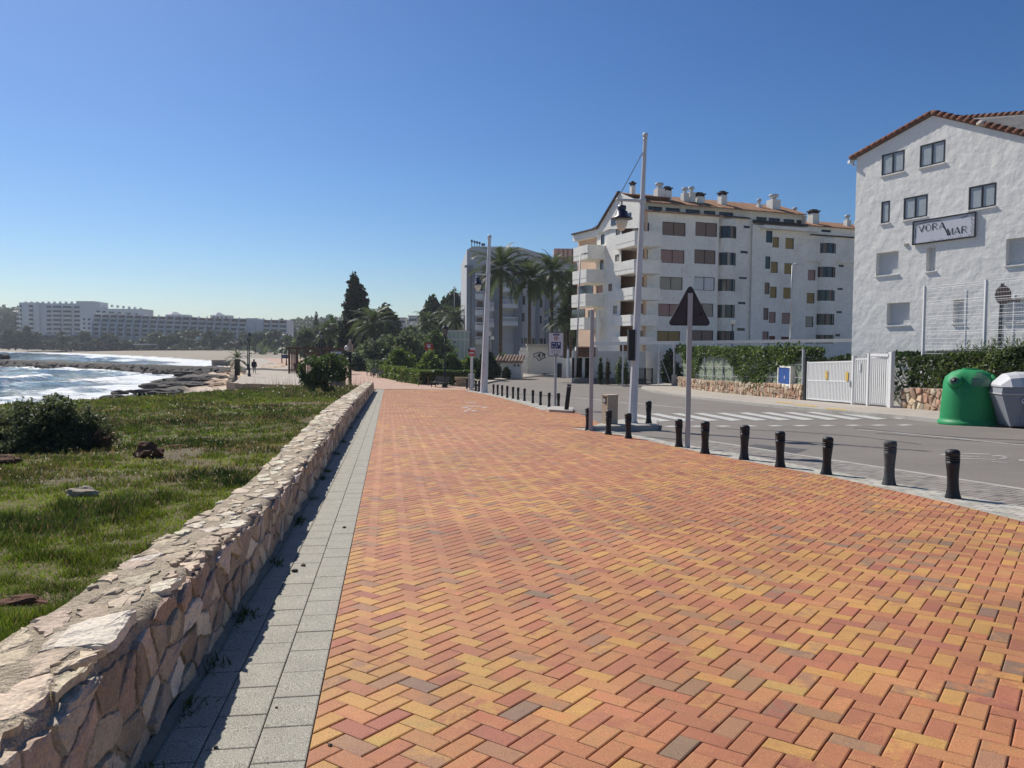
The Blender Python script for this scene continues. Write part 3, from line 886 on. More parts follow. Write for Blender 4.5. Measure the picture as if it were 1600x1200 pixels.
TOPC = [(.60, .52, .40), (.66, .59, .47), (.54, .44, .32), (.56, .45, .32), (.45, .36, .26)]
def voronoi(a0, a1, h0, h1, ca, ch, rng, jx=.42):
    """irregular convex cells over a strip: yields (seed, polygon)"""
    na, nh = max(1, int((a1 - a0) / ca)), max(1, round((h1 - h0) / ch))
    S = {}
    for i in range(-1, na + 1):
        for j in range(-1, nh + 1):
            S[i, j] = (a0 + (i + .5 + rng.uniform(-jx, jx)) * (a1 - a0) / na, h0 + (j + .5 + rng.uniform(-jx, jx)) * (h1 - h0) / nh)
    for i in range(na):
        for j in range(nh):
            sx, sy = S[i, j]
            poly = [(a0, h0), (a1, h0), (a1, h1), (a0, h1)]
            poly = [(max(a0, sx - 3 * ca), h0), (min(a1, sx + 3 * ca), h0), (min(a1, sx + 3 * ca), h1), (max(a0, sx - 3 * ca), h1)]
            for di in (-2, -1, 0, 1, 2):
                for dj in (-2, -1, 0, 1, 2):
                    q = S.get((i + di, j + dj))
                    if q is None or (di == 0 and dj == 0): continue
                    nx, ny = q[0] - sx, q[1] - sy
                    poly = clip(poly, nx, ny, nx * (q[0] + sx) / 2 + ny * (q[1] + sy) / 2)
                    if len(poly) < 3: break
                if len(poly) < 3: break
            if len(poly) >= 3: yield (sx, sy), poly
def rough_outline(poly, rng, j, sub=.06):
    out = []
    for p, q in zip(poly, poly[1:] + poly[:1]):
        n = max(1, int(math.hypot(q[0] - p[0], q[1] - p[1]) / sub))
        for k in range(n):
            t = k / n
            out.append((p[0] + (q[0] - p[0]) * t + rng.uniform(-j, j), p[1] + (q[1] - p[1]) * t + rng.uniform(-j, j)))
    return out
wrng = random.Random(3)
side = Laid('stone', wall, M['stone'], ('col',)); topl = Laid('top_stone', wall, M['stone'], ('col',))
def stone_vf(out, place, up, rng, cx, cy, tl=.10):
    """outline (a, t) -> raised stone: rim sunk in the mortar, shoulder, uneven crown"""
    n = len(out)
    v = [place(p[0], p[1], -.02) for p in out]
    s1 = [(cx + (p[0] - cx) * .97, cy + (p[1] - cy) * .97) for p in out]
    s2 = [(cx + (p[0] - cx) * .80, cy + (p[1] - cy) * .80) for p in out]
    tx, ty = rng.uniform(-tl, tl), rng.uniform(-tl, tl)
    hh = lambda p: up + (p[0] - cx) * tx + (p[1] - cy) * ty
    v += [place(p[0], p[1], max(.002, hh(p) * .72 + rng.uniform(-.004, .004))) for p in s1]
    v += [place(p[0], p[1], max(.004, hh(p) + rng.uniform(-.005, .005))) for p in s2]
    v.append(place(cx, cy, up + rng.uniform(-.004, .007)))
    f = []
    for i in range(n):
        j = (i + 1) % n
        f += [(i, j, n + j, n + i), (n + i, n + j, 2 * n + j, 2 * n + i), (2 * n + i, 2 * n + j, 3 * n)]
    return v, f
for (a0, a1, ca, ch, sub) in ((.5, 7, .135, .21, .03), (7, 20, .2, .21, .10), (20, 60.4, .3, .26, .3)):
    for (sx, sy), poly in voronoi(a0, a1, 0, 1, ca, ch / .5, wrng):
        hw = wh(sx)
        poly = [(p[0], p[1] * (hw - .015)) for p in poly]
        sy *= hw
        pl = inset(poly, .006 + wrng.random() * .006)
        if len(pl) < 3 or area(pl) < .0015: continue
        cx, cy = sum(p[0] for p in pl) / len(pl), sum(p[1] for p in pl) / len(pl)
        out = rough_outline(pl, wrng, .006, sub)
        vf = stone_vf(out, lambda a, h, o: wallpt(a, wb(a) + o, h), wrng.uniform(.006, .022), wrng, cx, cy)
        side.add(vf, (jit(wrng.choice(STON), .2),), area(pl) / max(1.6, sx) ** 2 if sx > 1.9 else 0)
for (a0, a1, ca, ch, sub) in ((.5, 7, .21, .15, .03), (7, 20, .27, .17, .10), (20, 60.4, .4, .22, .3)):
    for (sx, sy), poly in voronoi(a0, a1, 0, 1, ca, ch / .46, wrng, .48):
        tw = wt(sx)
        poly = [(p[0], p[1] * tw) for p in poly]
        if wrng.random() < .13: continue
        shrink = wrng.choice((.006, .012, .02, .028, .04))
        pl = inset(poly, shrink)
        if len(pl) < 3 or area(pl) < .0014: continue
        cx, cy = sum(p[0] for p in pl) / len(pl), sum(p[1] for p in pl) / len(pl)
        out = rough_outline(pl, wrng, .013, sub)
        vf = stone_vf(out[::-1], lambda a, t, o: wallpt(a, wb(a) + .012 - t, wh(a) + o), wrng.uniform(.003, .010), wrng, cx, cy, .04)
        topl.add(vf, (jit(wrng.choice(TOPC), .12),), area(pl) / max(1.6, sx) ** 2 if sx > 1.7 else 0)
# the one big pale slab on the wall head near the camera
pl = [G(u, v, .56) for u, v in ((82, 1010), (110, 976), (215, 957), (200, 975), (184, 1000), (170, 1008))]
q = [(p.x * PA.x + p.y * PA.y, -(p.x * PB.x + p.y * PB.y) + wb(3.2) + .012) for p in pl]
cx, cy = sum(p[0] for p in q) / len(q), sum(p[1] for p in q) / len(q)
out = rough_outline(q, wrng, .004, .03)
if area(out) > 0: out = out[::-1]
topl.add(stone_vf(out, lambda a, t, o: wallpt(a, wb(a) + .012 - t, wh(a) + o), .022, wrng, cx, cy), ((.66, .58, .47),), 9)
side.finish(300); topl.finish(300)
# mortar fillet at the foot
P = []
for a in np.arange(.5, 62, .25):
    n = .03 * mnoise.noise((a * 2.2, 0, 5))
    P.append([wallpt(a, wb(a) + .01, .03 + n * .4), wallpt(a, wb(a) + .055 + n, .012), wallpt(a, -.93 + n * .5, -.012)])
grid_mesh('mortar_fillet', P, M['greyjoint'], parent=wall, smooth=True)

# ------------------------------------------------------------------ lawn
def lawn_z(X, Y):
    X = np.asarray(X, float); Y = np.asarray(Y, float)
    z = vgz(X, Y) + .10 + .10 * fbm(X, Y, .22, 61) + .04 * fbm(X, Y, .9, 62)
    edge = -20.0 + 1.0 * fbm(Y, Y * 0 + 3, .12, 63)
    over = np.maximum(edge - X, 0)
    z = z - over * .42 - sstep(over, 0, 5) * .4
    end = np.maximum(Y - 66.5, 0)
    return z - end * .28
lx = np.concatenate([np.arange(-30, -10, .5), np.arange(-10, -1.0, .18)])
ly = np.concatenate([np.arange(.5, 14, .25), np.arange(14, 73.5, .5)])
P = []
for y in ly:
    xw = xl_b(y, wb(y) - wt(y) + .06)
    xs = xw + (lx - lx[-1]) * (26.0 / 29.0 if y > 20 else .95)
    P.append(np.stack([xs, np.full_like(xs, y), lawn_z(xs, np.full_like(xs, y))], -1))
lawn = grid_mesh('lawn', np.array(P), M['soil'], kind='structure')
bare = lambda X, Y: np.maximum(sstep(fbm(X, Y, .28, 71), .30, .52), np.exp(-(((X + 9.2) / 3.8) ** 2 + ((Y - 13.4) / .95) ** 2)) * 1.1)
NB = 330000
yy = 2.2 * (70 / 2.2) ** RNG.random(NB)
xw = np.array([xl_b(y, wb(y) - wt(y)) for y in np.linspace(1, 72, 400)])
xw = np.interp(yy, np.linspace(1, 72, 400), xw) + .02
xl = np.maximum(-.80 * yy - .5, -24.5)
xx = xw - (xw - xl) * RNG.random(NB)
keep = RNG.random(NB) > bare(xx, yy) * .85
keep &= xw > xl
xx, yy = xx[keep], yy[keep]; NB = len(xx)
zz = lawn_z(xx, yy)
clump = fbm(xx, yy, .8, 81); clump2 = fbm(xx, yy, 3.0, 85); tone = fbm(xx, yy, .25, 82)
tall = sstep(clump, .05, .45)
h = (.015 + .022 * RNG.random(NB) + .05 * tall * RNG.random(NB) + .018 * (clump2 > .2)) * (1 + yy / 34)
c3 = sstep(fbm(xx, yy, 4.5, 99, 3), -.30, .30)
h = h * (.6 + .9 * c3 * (RNG.random(NB) < .8))
w = np.maximum(.0026, .00085 * yy) * (.7 + .6 * RNG.random(NB))
ang = RNG.random(NB) * 2 * np.pi
lean = (RNG.random((NB, 2)) - .5) * 1.5 * h[:, None]
base = np.stack([xx, yy, zz - .006], -1)
wv = np.stack([np.cos(ang) * w, np.sin(ang) * w, np.zeros(NB)], -1)
tip = base + np.stack([lean[:, 0], lean[:, 1], h], -1)
V = np.stack([base - wv, base + wv, tip], 1).reshape(-1, 3)
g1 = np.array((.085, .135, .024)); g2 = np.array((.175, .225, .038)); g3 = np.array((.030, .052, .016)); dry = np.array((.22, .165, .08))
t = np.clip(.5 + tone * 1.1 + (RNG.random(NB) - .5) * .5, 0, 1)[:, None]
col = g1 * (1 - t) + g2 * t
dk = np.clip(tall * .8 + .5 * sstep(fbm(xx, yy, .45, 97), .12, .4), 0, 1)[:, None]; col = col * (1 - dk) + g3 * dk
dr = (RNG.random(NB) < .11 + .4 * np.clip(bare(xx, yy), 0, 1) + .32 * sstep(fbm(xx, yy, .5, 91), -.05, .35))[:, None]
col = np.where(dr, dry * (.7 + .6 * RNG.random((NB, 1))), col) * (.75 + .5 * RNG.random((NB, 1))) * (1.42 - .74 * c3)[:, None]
np_mesh('grass', V, 3, M['grass'], {'col': col}, kind='stuff')
# small pale wild flowers and taller stalks near the far edge
NF = 2600
fy = 4 * (64 / 4) ** RNG.random(NF); fx = -1.8 - .16 * fy - RNG.random(NF) * np.minimum(.6 * fy, 17)
fk = fbm(fx, fy, .35, 95) > .14
fk &= fy > 9
fx, fy = fx[fk], fy[fk]; NF = len(fx); fz = lawn_z(fx, fy) + (.05 + .06 * RNG.random(NF)) * (1 + fy / 40)
s = np.maximum(.007, .0011 * fy) * (.6 + .6 * RNG.random(NF))
ctr = np.stack([fx, fy, fz], -1)
a1 = RNG.normal(size=(NF, 3)); a1 /= np.linalg.norm(a1, axis=1, keepdims=True)
a2 = np.cross(a1, RNG.normal(size=(NF, 3))); a2 /= np.linalg.norm(a2, axis=1, keepdims=True)
V = np.stack([ctr - a1 * s[:, None], ctr + a2 * s[:, None], ctr + a1 * s[:, None], ctr - a2 * s[:, None]], 1).reshape(-1, 3)
np_mesh('wild_flowers', V, 4, M['grass'], {'col': np.tile((.50, .50, .36), (NF, 1)) * (.6 + .5 * RNG.random((NF, 1)))}, kind='stuff')
NS = 420
sx = np.concatenate([RNG.uniform(-24, -12, 260), RNG.uniform(-13.5, -10.5, 160)]); sy = np.concatenate([RNG.uniform(58, 68, 260), RNG.uniform(45, 62, 160)])
sz = lawn_z(sx, sy); sh = RNG.uniform(.3, 1.1, NS) * (RNG.random(NS) < .6) + .2
b0 = np.stack([sx, sy, sz], -1); tp = b0 + np.stack([RNG.normal(size=NS) * .12, RNG.normal(size=NS) * .12, sh], -1)
wv = np.tile((.012, .004, 0), (NS, 1))
V = np.stack([b0 - wv, b0 + wv, tp], 1).reshape(-1, 3)
np_mesh('dry_stalks', V, 3, M['grass'], {'col': np.tile((.19, .15, .08), (NS, 1))}, kind='stuff')
# weeds at the foot of the wall
wd = []
wc = []
for a in [3.0, 3.65, 4.1, 4.9, 5.0, 6.3, 7.9, 8.1, 9.4, 11.2, 12.0, 14.5, 17, 21, 26]:
    for k in range(38):
        bx, by = pab(a + random.gauss(0, .07), wb(a) + .03 + abs(random.gauss(0, .05)))
        z = gz(bx, by); hh = random.uniform(.015, .06); g = random.uniform(0, 6.28); ww = .004 + .0004 * a
        wd += [(bx - ww * math.cos(g), by - ww * math.sin(g), z), (bx + ww * math.cos(g), by + ww * math.sin(g), z), (bx + random.uniform(-.04, .05), by + random.uniform(-.04, .04), z + hh)]
        wc.append(jit((.06, .085, .025), .4))
np_mesh('wall_foot_weeds', wd, 3, M['grass'], {'col': wc}, kind='stuff')

# ------------------------------------------------------------------ loose stones and clods on the grass, bits on the slabs
def lump(name, c, r, m, seed, sq=(1, 1, .6), n=3, amp=.35, label=None, cat=None, col=None, parent=None, freq=1.3):
    import bmesh
    bm = bmesh.new(); bmesh.ops.create_icosphere(bm, subdivisions=n, radius=1)
    for v in bm.verts:
        d = 1 + amp * mnoise.fractal(v.co * freq + Vector((seed * 3.1, seed, 0)), .9, 2, 4)
        v.co = Vector((v.co.x * sq[0], v.co.y * sq[1], max(v.co.z, -.5) * sq[2])) * d * r
    me = bpy.data.meshes.new(name); bm.to_mesh(me); bm.free(); me.materials.append(m)
    if col:
        a = me.attributes.new('col', 'FLOAT_COLOR', 'FACE'); a.data.foreach_set('color', np.tile((*col, 1), (len(me.polygons), 1)).astype(np.float32).ravel())
    o = link(name, me, parent); o.location = c
    if label: tag(o, label, cat)
    return o
def on_lawn(u, v):
    lo = G(u, v, .1)
    return Vector((lo.x, lo.y, float(lawn_z(lo.x, lo.y))))
p = on_lawn(231, 716); lump('earth_clod', p + Vector((0, 0, .07)), .21, M['earthclod'], 4, (1, .8, .85), label='big dark reddish brown lump of earth on the lawn', cat='clod', amp=.5)
p = on_lawn(128, 778); lump('field_stone', p + Vector((0, 0, .03)), .15, M['fieldstone'], 7, (1.15, .7, .5), label='flat grey brown stone lying in the grass nearest the wall', cat='stone')
p = on_lawn(278, 698); lump('earth_clod', p + Vector((0, 0, .0)), .16, M['earthclod'], 9, (1.3, .8, .4), label='low flat reddish clod on the lawn behind the big lump', cat='clod', amp=.5)
p = on_lawn(8, 725); lump('earth_clod', p + Vector((0, 0, .02)), .17, M['earthclod'], 13, (1.3, .8, .5), label='reddish clod at the left edge of the lawn below the dark bush', cat='clod', amp=.5)
p = on_lawn(40, 942); lump('earth_clod', p + Vector((0, 0, .0)), .09, M['earthclod'], 15, (1.7, .8, .45), label='red earth heap in the grass against the wall head', cat='clod', amp=.5)
for i, (u, v, r) in enumerate(((538, 825, .016), (474, 884, .016), (461, 893, .02), (516, 1165, .008), (337, 1168, .008), (432, 1106, .006))):
    p = G(u, v)
    tag(lump('dropping', p + Vector((0, 0, r * .35)), r, M['wetrock'], i + 20, (1.2, .9, .7), n=2), ('small black dropping on the granite slabs furthest along', 'small black dropping at the edge of the wall shadow, upper one', 'largest black dropping lying at the edge of the wall shadow',
        'tiny black speck on the slab column beside the bricks', 'tiny black speck on the shaded edge of the slabs at the front', 'tiny black pellet on the middle of the sunlit slabs')[i], 'dropping')
# ------------------------------------------------------------------ rocks of the shore
X_, Y_ = np.meshgrid(np.arange(-66, -15.5, .45), np.arange(50, 160, .5))
sd = shore_dist(X_, Y_)
prof = np.interp(sd, [-6, -1.5, 1, 4, 8, 13, 17, 22, 40], [-4.6, -3.15, -2.75, -2.5, -2.25, -2.0, -1.95, -2.15, -2.5])
# slabby strata dipping towards the sea
k = (X_ * .82 + Y_ * .30); kk = k / 2.1 + 1.3 * fbm(X_, Y_, .09, 101)
stair = (kk - np.floor(kk))
zr = prof + .34 * (stair - .5) * sstep(sd, -3, 3) * (1 - sstep(sd, 15, 20)) + .55 * fbm(X_, Y_, .16, 102) * sstep(sd, -8, 0) * (1 - sstep(sd, 14, 19)) + .16 * fbm(X_, Y_, .7, 103)
zr = np.where((X_ > -21.5) & (Y_ < 67), np.minimum(zr, lawn_z(X_, Y_) - .25), zr)
wet = sstep(sd + 3.5 * fbm(X_, Y_, .3, 104), 4.2, .6)
tan_ = np.array((.44, .30, .20)); pale = np.array((.58, .48, .36)); dark = np.array((.04, .037, .034)); redd = np.array((.30, .15, .09))
mixn = sstep(fbm(X_, Y_, .35, 105), -.2, .3)[..., None]; mr_ = sstep(fbm(X_, Y_, .2, 106), .1, .4)[..., None]
colr = (tan_ * (1 - mixn) + pale * mixn) * (1 - mr_ * .7) + redd * mr_ * .7
colr = colr * (1 - wet[..., None] * .93) + dark * wet[..., None] * .93
grid_mesh('rocky_shore', np.stack([X_, Y_, zr], -1), M['rock'], {'col': colr}, smooth=False, kind='structure')
rr = random.Random(5)
BOULD = [((246, 613), 1.1, 'dark wet boulder lying lowest at the water below the grass bank'), ((258, 610), .8, 'dark wet boulder second from the foot of the rocky point'), ((275, 604), 1.7, 'long dark ledge rock leading down to the surf'),
         ((290, 596), 1.8, 'broad black rock in the middle of the rocky point'), ((330, 590), 1.3, 'dark hump of rock above the foaming water'), ((310, 603), 1.3, 'tan rock slab beside the grass bank'),
         ((345, 598), 1.2, 'pale tan rock slab below the low wall of the path'), ((362, 585), 1.3, 'reddish rock next to the small palm'), ((335, 577), 1.6, 'flat dark rock farther along the shore'), ((300, 584), 1.6, 'wave washed rock at the tip of the farther ledge')]
for i, ((u, v), r, lab) in enumerate(BOULD):
    q = ray(u, v); t = (-2.55 - CAM_H) / q.z; p = Vector((q.x * t, q.y * t, -2.62))
    lump('boulder', p, r, M['rock'], 40 + i, (1.9, .8, .32), 3, .45, lab, 'rock', (.07, .058, .05) if ('dark' in lab or 'black' in lab or 'wave' in lab) else (.44, .31, .20) if 'redd' not in lab else (.28, .15, .09)).rotation_euler = (0, 0, rr.uniform(-.5, .3))
# rocks awash in the surf
for i, (u, v, r) in enumerate(((186, 614, .35), (180, 620, .3), (171, 622, .35), (205, 612, .25))):
    q = ray(u, v); t = (SEA + .05 - CAM_H) / q.z
    lump('boulder', (q.x * t, q.y * t, SEA + .05), r * 1.6, M['wetrock'], 60 + i, (1.6, .8, .45), 2, .4, ('small black rock awash in white surf, highest of four', 'small black rock awash in surf in the middle of the four', 'small black rock awash in surf nearest the dark bush', 'small black rock awash in surf nearest the rocky point')[i], 'rock')

# ------------------------------------------------------------------ breakwater: a masonry spine with tumbled blocks
bwk = thing('breakwater', 'long low breakwater of dark wet boulders reaching out across the bay', 'breakwater', (0, 0, 0))
def bpt(t, s, z): return (BRK0[0] + bd[0] * t + bn[0] * s, BRK0[1] + bd[1] * t + bn[1] * s, z)
P = []
for t in np.arange(-45, bl + 30, 1.5):
    n = .15 * mnoise.noise((t * .3, 0, 1)); 
    P.append([bpt(t, s, z + n * (z > -2.8)) for s, z in ((3.4, -4), (2.2, -2.6), (1.2, -2.15), (.9, -1.75), (-1.4, -1.72), (-2.2, -2.2), (-3.4, -4))])
grid_mesh('spine', P, M['wetrock'], smooth=False, parent=bwk)
n_ = 0
for k in range(230):
    t = rr.uniform(-44, bl + 28); s = rr.uniform(.6, 4.6); r = rr.uniform(.35, .85) * (1.1 - .1 * s)
    z = -2.0 - s * .22
    o = lump('block', bpt(t, s, z), r, M['wetrock'] if rr.random() < .9 else M['rock'], 100 + k, (1.3, .9, .62), 1, .4, col=(.22, .19, .16), parent=bwk)
    o.rotation_euler = (rr.uniform(-.4, .4), rr.uniform(-.4, .4), rr.uniform(0, 6))
lump('boulder', bpt(16.5, -.6, -1.35), .95, M['wetrock'], 777, (1.3, .9, .9), 2, .4, 'largest dark boulder sitting on top of the breakwater crest', 'rock')
lump('boulder', bpt(2, -.4, -1.45), .75, M['wetrock'], 778, (1.5, .9, .8), 2, .4, 'dark boulder on the breakwater crest at the left edge', 'rock')
# remains of a small masonry quay where it meets the shore
qp = at(336, 570, 175)
for i, (du, w_, h_, lab) in enumerate(((0, 5.2, 1.5, 'low brown masonry block of the old quay on the shore rocks'), (5.5, 6.5, 1.0, 'long low brown quay wall leading to the small palm'))):
    o = MB().use(M['rock']); o.c = (.21, .165, .13)
    for kx in range(int(w_ / .65)):
        for kz in range(int(h_ / .5)):
            o.box((kx * .66, 0, kz * .51 - .9), (.62 + .03 * ((kx * 7 + kz) % 3), 2.2 + .08 * ((kx + kz * 3) % 4), .48))
    q = o.build('quay_wall'); q.location = (qp.x + du, qp.y - du * .4, -1.9); tag(q, lab, 'wall')

# ------------------------------------------------------------------ low curved wall on the sea side of the sunk path
pw = thing('path_wall', 'low curved stone parapet between the sunk path and the shore rocks', 'wall', (0, 0, 0))
cl = [(-20.2, 69.3), (-23.5, 70.2), (-25.6, 72), (-27.4, 78), (-29.2, 83), (-30.9, 88), (-33, 94), (-35.5, 101), (-38.5, 110), (-42.5, 122), (-48, 138), (-56, 158)]
cps = []
for a, b in zip(cl, cl[1:]):
    n = max(1, int(math.hypot(b[0] - a[0], b[1] - a[1]) / 1.2))
    cps += [(a[0] + (b[0] - a[0]) * i / n, a[1] + (b[1] - a[1]) * i / n) for i in range(n)]
for i, (a, b) in enumerate(zip(cps, cps[1:])):
    d = Vector((b[0] - a[0], b[1] - a[1])); nl = Vector((-d.y, d.x)).normalized() * .42
    mb = MB().use(M['rubble']); mb.c = jit((.40, .315, .22) if i > 2 else (.25, .20, .15), .12)
    pl = [a, b, (b[0] + nl.x, b[1] + nl.y), (a[0] + nl.x, a[1] + nl.y)]
    k = .02
    pl = [(x + d.x * (k if j in (0, 3) else -k), y + d.y * (k if j in (0, 3) else -k)) for j, (x, y) in enumerate(pl)]
    mb.prism(pl, zl - .9, zl + min(.55, .04 + .1 * max(0, i - 3)) + .03 * math.sin(i * 2.3)); mb.build('wall_block', pw)

# ------------------------------------------------------------------ leaves, trees, palms
def leaf_quads(C_, size, rng, up=0.25, aspect=.6):
    n = len(C_)
    nr = rng.normal(size=(n, 3)); nr[:, 2] += up; nr /= np.linalg.norm(nr, axis=1, keepdims=True)
    t = np.cross(nr, rng.normal(size=(n, 3))); t /= np.linalg.norm(t, axis=1, keepdims=True)
    b = np.cross(nr, t)
    s = (size * (.6 + .8 * rng.random(n)))[:, None]
    return np.stack([C_ - t * s, C_ - b * s * aspect * .9, C_ + t * s, C_ + b * s * aspect], 1).reshape(-1, 3)
def foliage(name, parent, lobes, n, size, pal, seed=0, fill=.35, cut=0.0, zmin=None, shape=None):
    rng = np.random.default_rng(seed)
    L_ = np.array(lobes, float)
    vol = (L_[:, 3] * L_[:, 4] + L_[:, 4] * L_[:, 5] + L_[:, 3] * L_[:, 5]); pr = vol / vol.sum()
    k = rng.choice(len(L_), n, p=pr)
    d = rng.normal(size=(n, 3)); d /= np.linalg.norm(d, axis=1, keepdims=True)
    r = rng.random(n) ** fill
    bump = 1 + .28 * np.array([mnoise.noise(Vector((float(a[0] * 2.3 + kk * 5.1), float(a[1] * 2.3), float(a[2] * 2.3 + seed)))) for a, kk in zip(d, k)])
    P = L_[k, :3] + d * L_[k, 3:6] * (r * bump)[:, None]
    keep = np.ones(n, bool)
    if zmin is not None: keep &= P[:, 2] > zmin
    if cut: keep &= np.array([mnoise.noise(Vector(p * cut)) for p in P]) > -.18
    P = P[keep]; r = r[keep]; n = len(P)
    tone = np.array([mnoise.noise(Vector(p * (.55 / max(.3, L_[:, 3].mean() * .4)))) for p in P]) * .6 + .5
    tone = np.clip(tone + (rng.random(n) - .5) * .5, 0, .999) * (len(pal) - 1)
    i0 = tone.astype(int); f = (tone - i0)[:, None]; pa = np.array(pal)
    col = pa[i0] * (1 - f) + pa[np.minimum(i0 + 1, len(pal) - 1)] * f
    col = col * (.8 + .4 * rng.random((n, 1)))
    return np_mesh(name, leaf_quads(P, np.full(n, size), rng), 4, M['leaf'], {'col': col}, parent=parent)
DK = [(.016, .028, .012), (.028, .048, .018), (.045, .070, .022)]
MID = [(.036, .062, .02), (.068, .106, .03), (.105, .15, .042)]
LT = [(.06, .095, .022), (.12, .175, .038), (.19, .23, .06)]
OLV = [(.05, .07, .034), (.10, .128, .06), (.17, .20, .10)]
PINE = [(.02, .032, .014), (.036, .055, .022), (.058, .075, .03)]
FARG = [(.028, .042, .022), (.045, .06, .03), (.07, .085, .045)]
def trunk_mesh(parent, h, r, seed, lean=(0, 0), limbs=4, spread=1.0, m='bark', name='trunk'):
    rg = random.Random(seed); mb = MB().use(M[m], True)
    pts = [(lean[0] * (i / 6) ** 1.5 + .04 * h * .2 * rg.uniform(-1, 1) * (i > 0), lean[1] * (i / 6) ** 1.5 + .008 * h * rg.uniform(-1, 1), h * i / 6) for i in range(7)]
    mb.tube(pts, [r * (1 - .09 * i) * (1.35 if i == 0 else 1) for i in range(7)], 8)
    for k in range(limbs):
        a = 2 * math.pi * k / max(1, limbs) + rg.uniform(-.4, .4); s = rg.randint(3, 6)
        p = Vector(pts[s]); q = p + Vector((math.cos(a) * spread * rg.uniform(.5, 1), math.sin(a) * spread * rg.uniform(.5, 1), h * rg.uniform(.2, .45)))
        mb.tube([p, p.lerp(q, .5) + Vector((0, 0, -.04 * h)), q], [r * .5, r * .36, r * .14], 6)
    return mb.build(name, parent)
def zg(d): return gz(0, d)
def tree(name, label, cat, u, vtop, d, wpx, pal, seed, zbase=None, kind='round', n=1600, size=None, trunk=.35, group=None, fill=.35):
    top = at(u, vtop, d); zb = zg(d) if zbase is None else zbase
    H_ = top.z - zb; Wd = wpx * d / F
    t = thing(name, label, cat, (top.x, d, zb), 0, group)
    rg = random.Random(seed)
    size = size or .0032 * d
    lob = []
    if kind == 'round':
        c0 = H_ * trunk; rad = (H_ - c0) / 2
        for k in range(9):
            a = rg.uniform(0, 6.28); e = rg.uniform(0, .62)
            lob.append((math.cos(a) * Wd * .5 * e, math.sin(a) * Wd * .5 * e, c0 + rad * rg.uniform(.55, 1.45) * (1 - .15 * e), Wd * rg.uniform(.17, .30), Wd * rg.uniform(.17, .30), rad * rg.uniform(.35, .55)))
        lob.append((0, 0, H_ - rad * .42, Wd * .22, Wd * .22, rad * .42)); lob.append((0, 0, c0 + rad, Wd * .42, Wd * .42, rad * .8))
        trunk_mesh(t, H_ * (trunk + .3), max(.06, H_ * .02), seed, (rg.uniform(-.1, .1) * Wd, 0), 5, Wd * .3)
    elif kind == 'bush':
        for k in range(10):
            a = rg.uniform(0, 6.28); e = rg.uniform(.1, .75)
            hh = H_ * rg.uniform(.3, .62) * (1.1 - .35 * e)
            lob.append((math.cos(a) * Wd * .5 * e, math.sin(a) * Wd * .4 * e, hh * .8, Wd * rg.uniform(.16, .26), Wd * rg.uniform(.16, .24), hh * .75))
        lob.append((rg.uniform(-.1, .1) * Wd, 0, H_ * .62, Wd * .26, Wd * .24, H_ * .36)); lob.append((0, 0, H_ * .38, Wd * .46, Wd * .38, H_ * .40))
        trunk_mesh(t, H_ * .5, max(.04, H_ * .02), seed, (0, 0), 5, Wd * .22, name='stem')
    elif kind == 'cypress':
        for k in range(26):
            z = H_ * (k + .5) / 27; w = Wd * .5 * interp(z / H_, [(0, .8), (.3, 1), (.5, .96), (.68, .82), (.82, .58), (.92, .32), (1, .08)])
            for q in range(3):
                a = rg.uniform(0, 6.28); e = rg.uniform(.15, .5)
                lob.append((math.cos(a) * w * e, math.sin(a) * w * e, z, max(.3, w * .68), max(.3, w * .68), H_ * rg.uniform(.055, .085)))
        for (dx, zz) in ((0, .965), (-.03, .93), (.13, .80), (-.12, .80), (.17, .70)):
            lob.append((dx * Wd * 2, 0, H_ * zz, Wd * .075, Wd * .075, H_ * .05))
        trunk_mesh(t, H_ * .5, H_ * .02, seed, (0, 0), 0)
    foliage('crown' if kind != 'bush' else 'foliage', t, lob, n, size, pal, seed, fill)
    return t

# palm fronds: four shared meshes, every frond its own part
def frond_mesh(L, droop, seed, narrow=1.0, nl=26, wl=.055):
    rg = random.Random(seed); V = []; Cc = []
    pts = []
    ang = 0.0; p = Vector((0, 0, 0)); st = L / 14
    for i in range(15):
        pts.append(p.copy()); p = p + Vector((math.cos(ang) * st, 0, math.sin(ang) * st)); ang -= droop / 14 * (.4 + 1.2 * i / 14)
    for i in range(14):
        a, b = pts[i], pts[i + 1]; w = .03 * L / 3 * (1 - i / 15) + .006
        V += [a + Vector((0, -w, 0)), a + Vector((0, w, 0)), b + Vector((0, 0, w))]; Cc.append((.13, .13, .055))
    for k in range(nl):
        t = .14 + .86 * k / (nl - 1); i = min(13, int(t * 14)); f = t * 14 - i
        c = pts[i].lerp(pts[i + 1], min(1, f)); dr = (pts[i + 1] - pts[i]).normalized()
        ll = L * .20 * narrow * math.sin(math.pi * (.12 + .82 * t)) + .04 * L
        for s in (-1, 1):
            up = Vector((-dr.z, 0, dr.x))
            tip = c + dr * ll * .62 + Vector((0, s * ll * .75, 0)) + up * ll * rg.uniform(.05, .35) - Vector((0, 0, ll * .12))
            V += [c - dr * wl * L / 3, c + dr * wl * L / 3, tip]
            g = rg.uniform(.7, 1.25); Cc.append((.062 * g, .082 * g, .034 * g))
    me_o = np_mesh('frond', [tuple(v) for v in V], 3, M['leaf'], {'col': Cc})
    me = me_o.data; bpy.data.objects.remove(me_o); return me
FR = [frond_mesh(3.0, d, i, 1.0) for i, d in enumerate((.8, 1.2, 1.7, 2.2))]
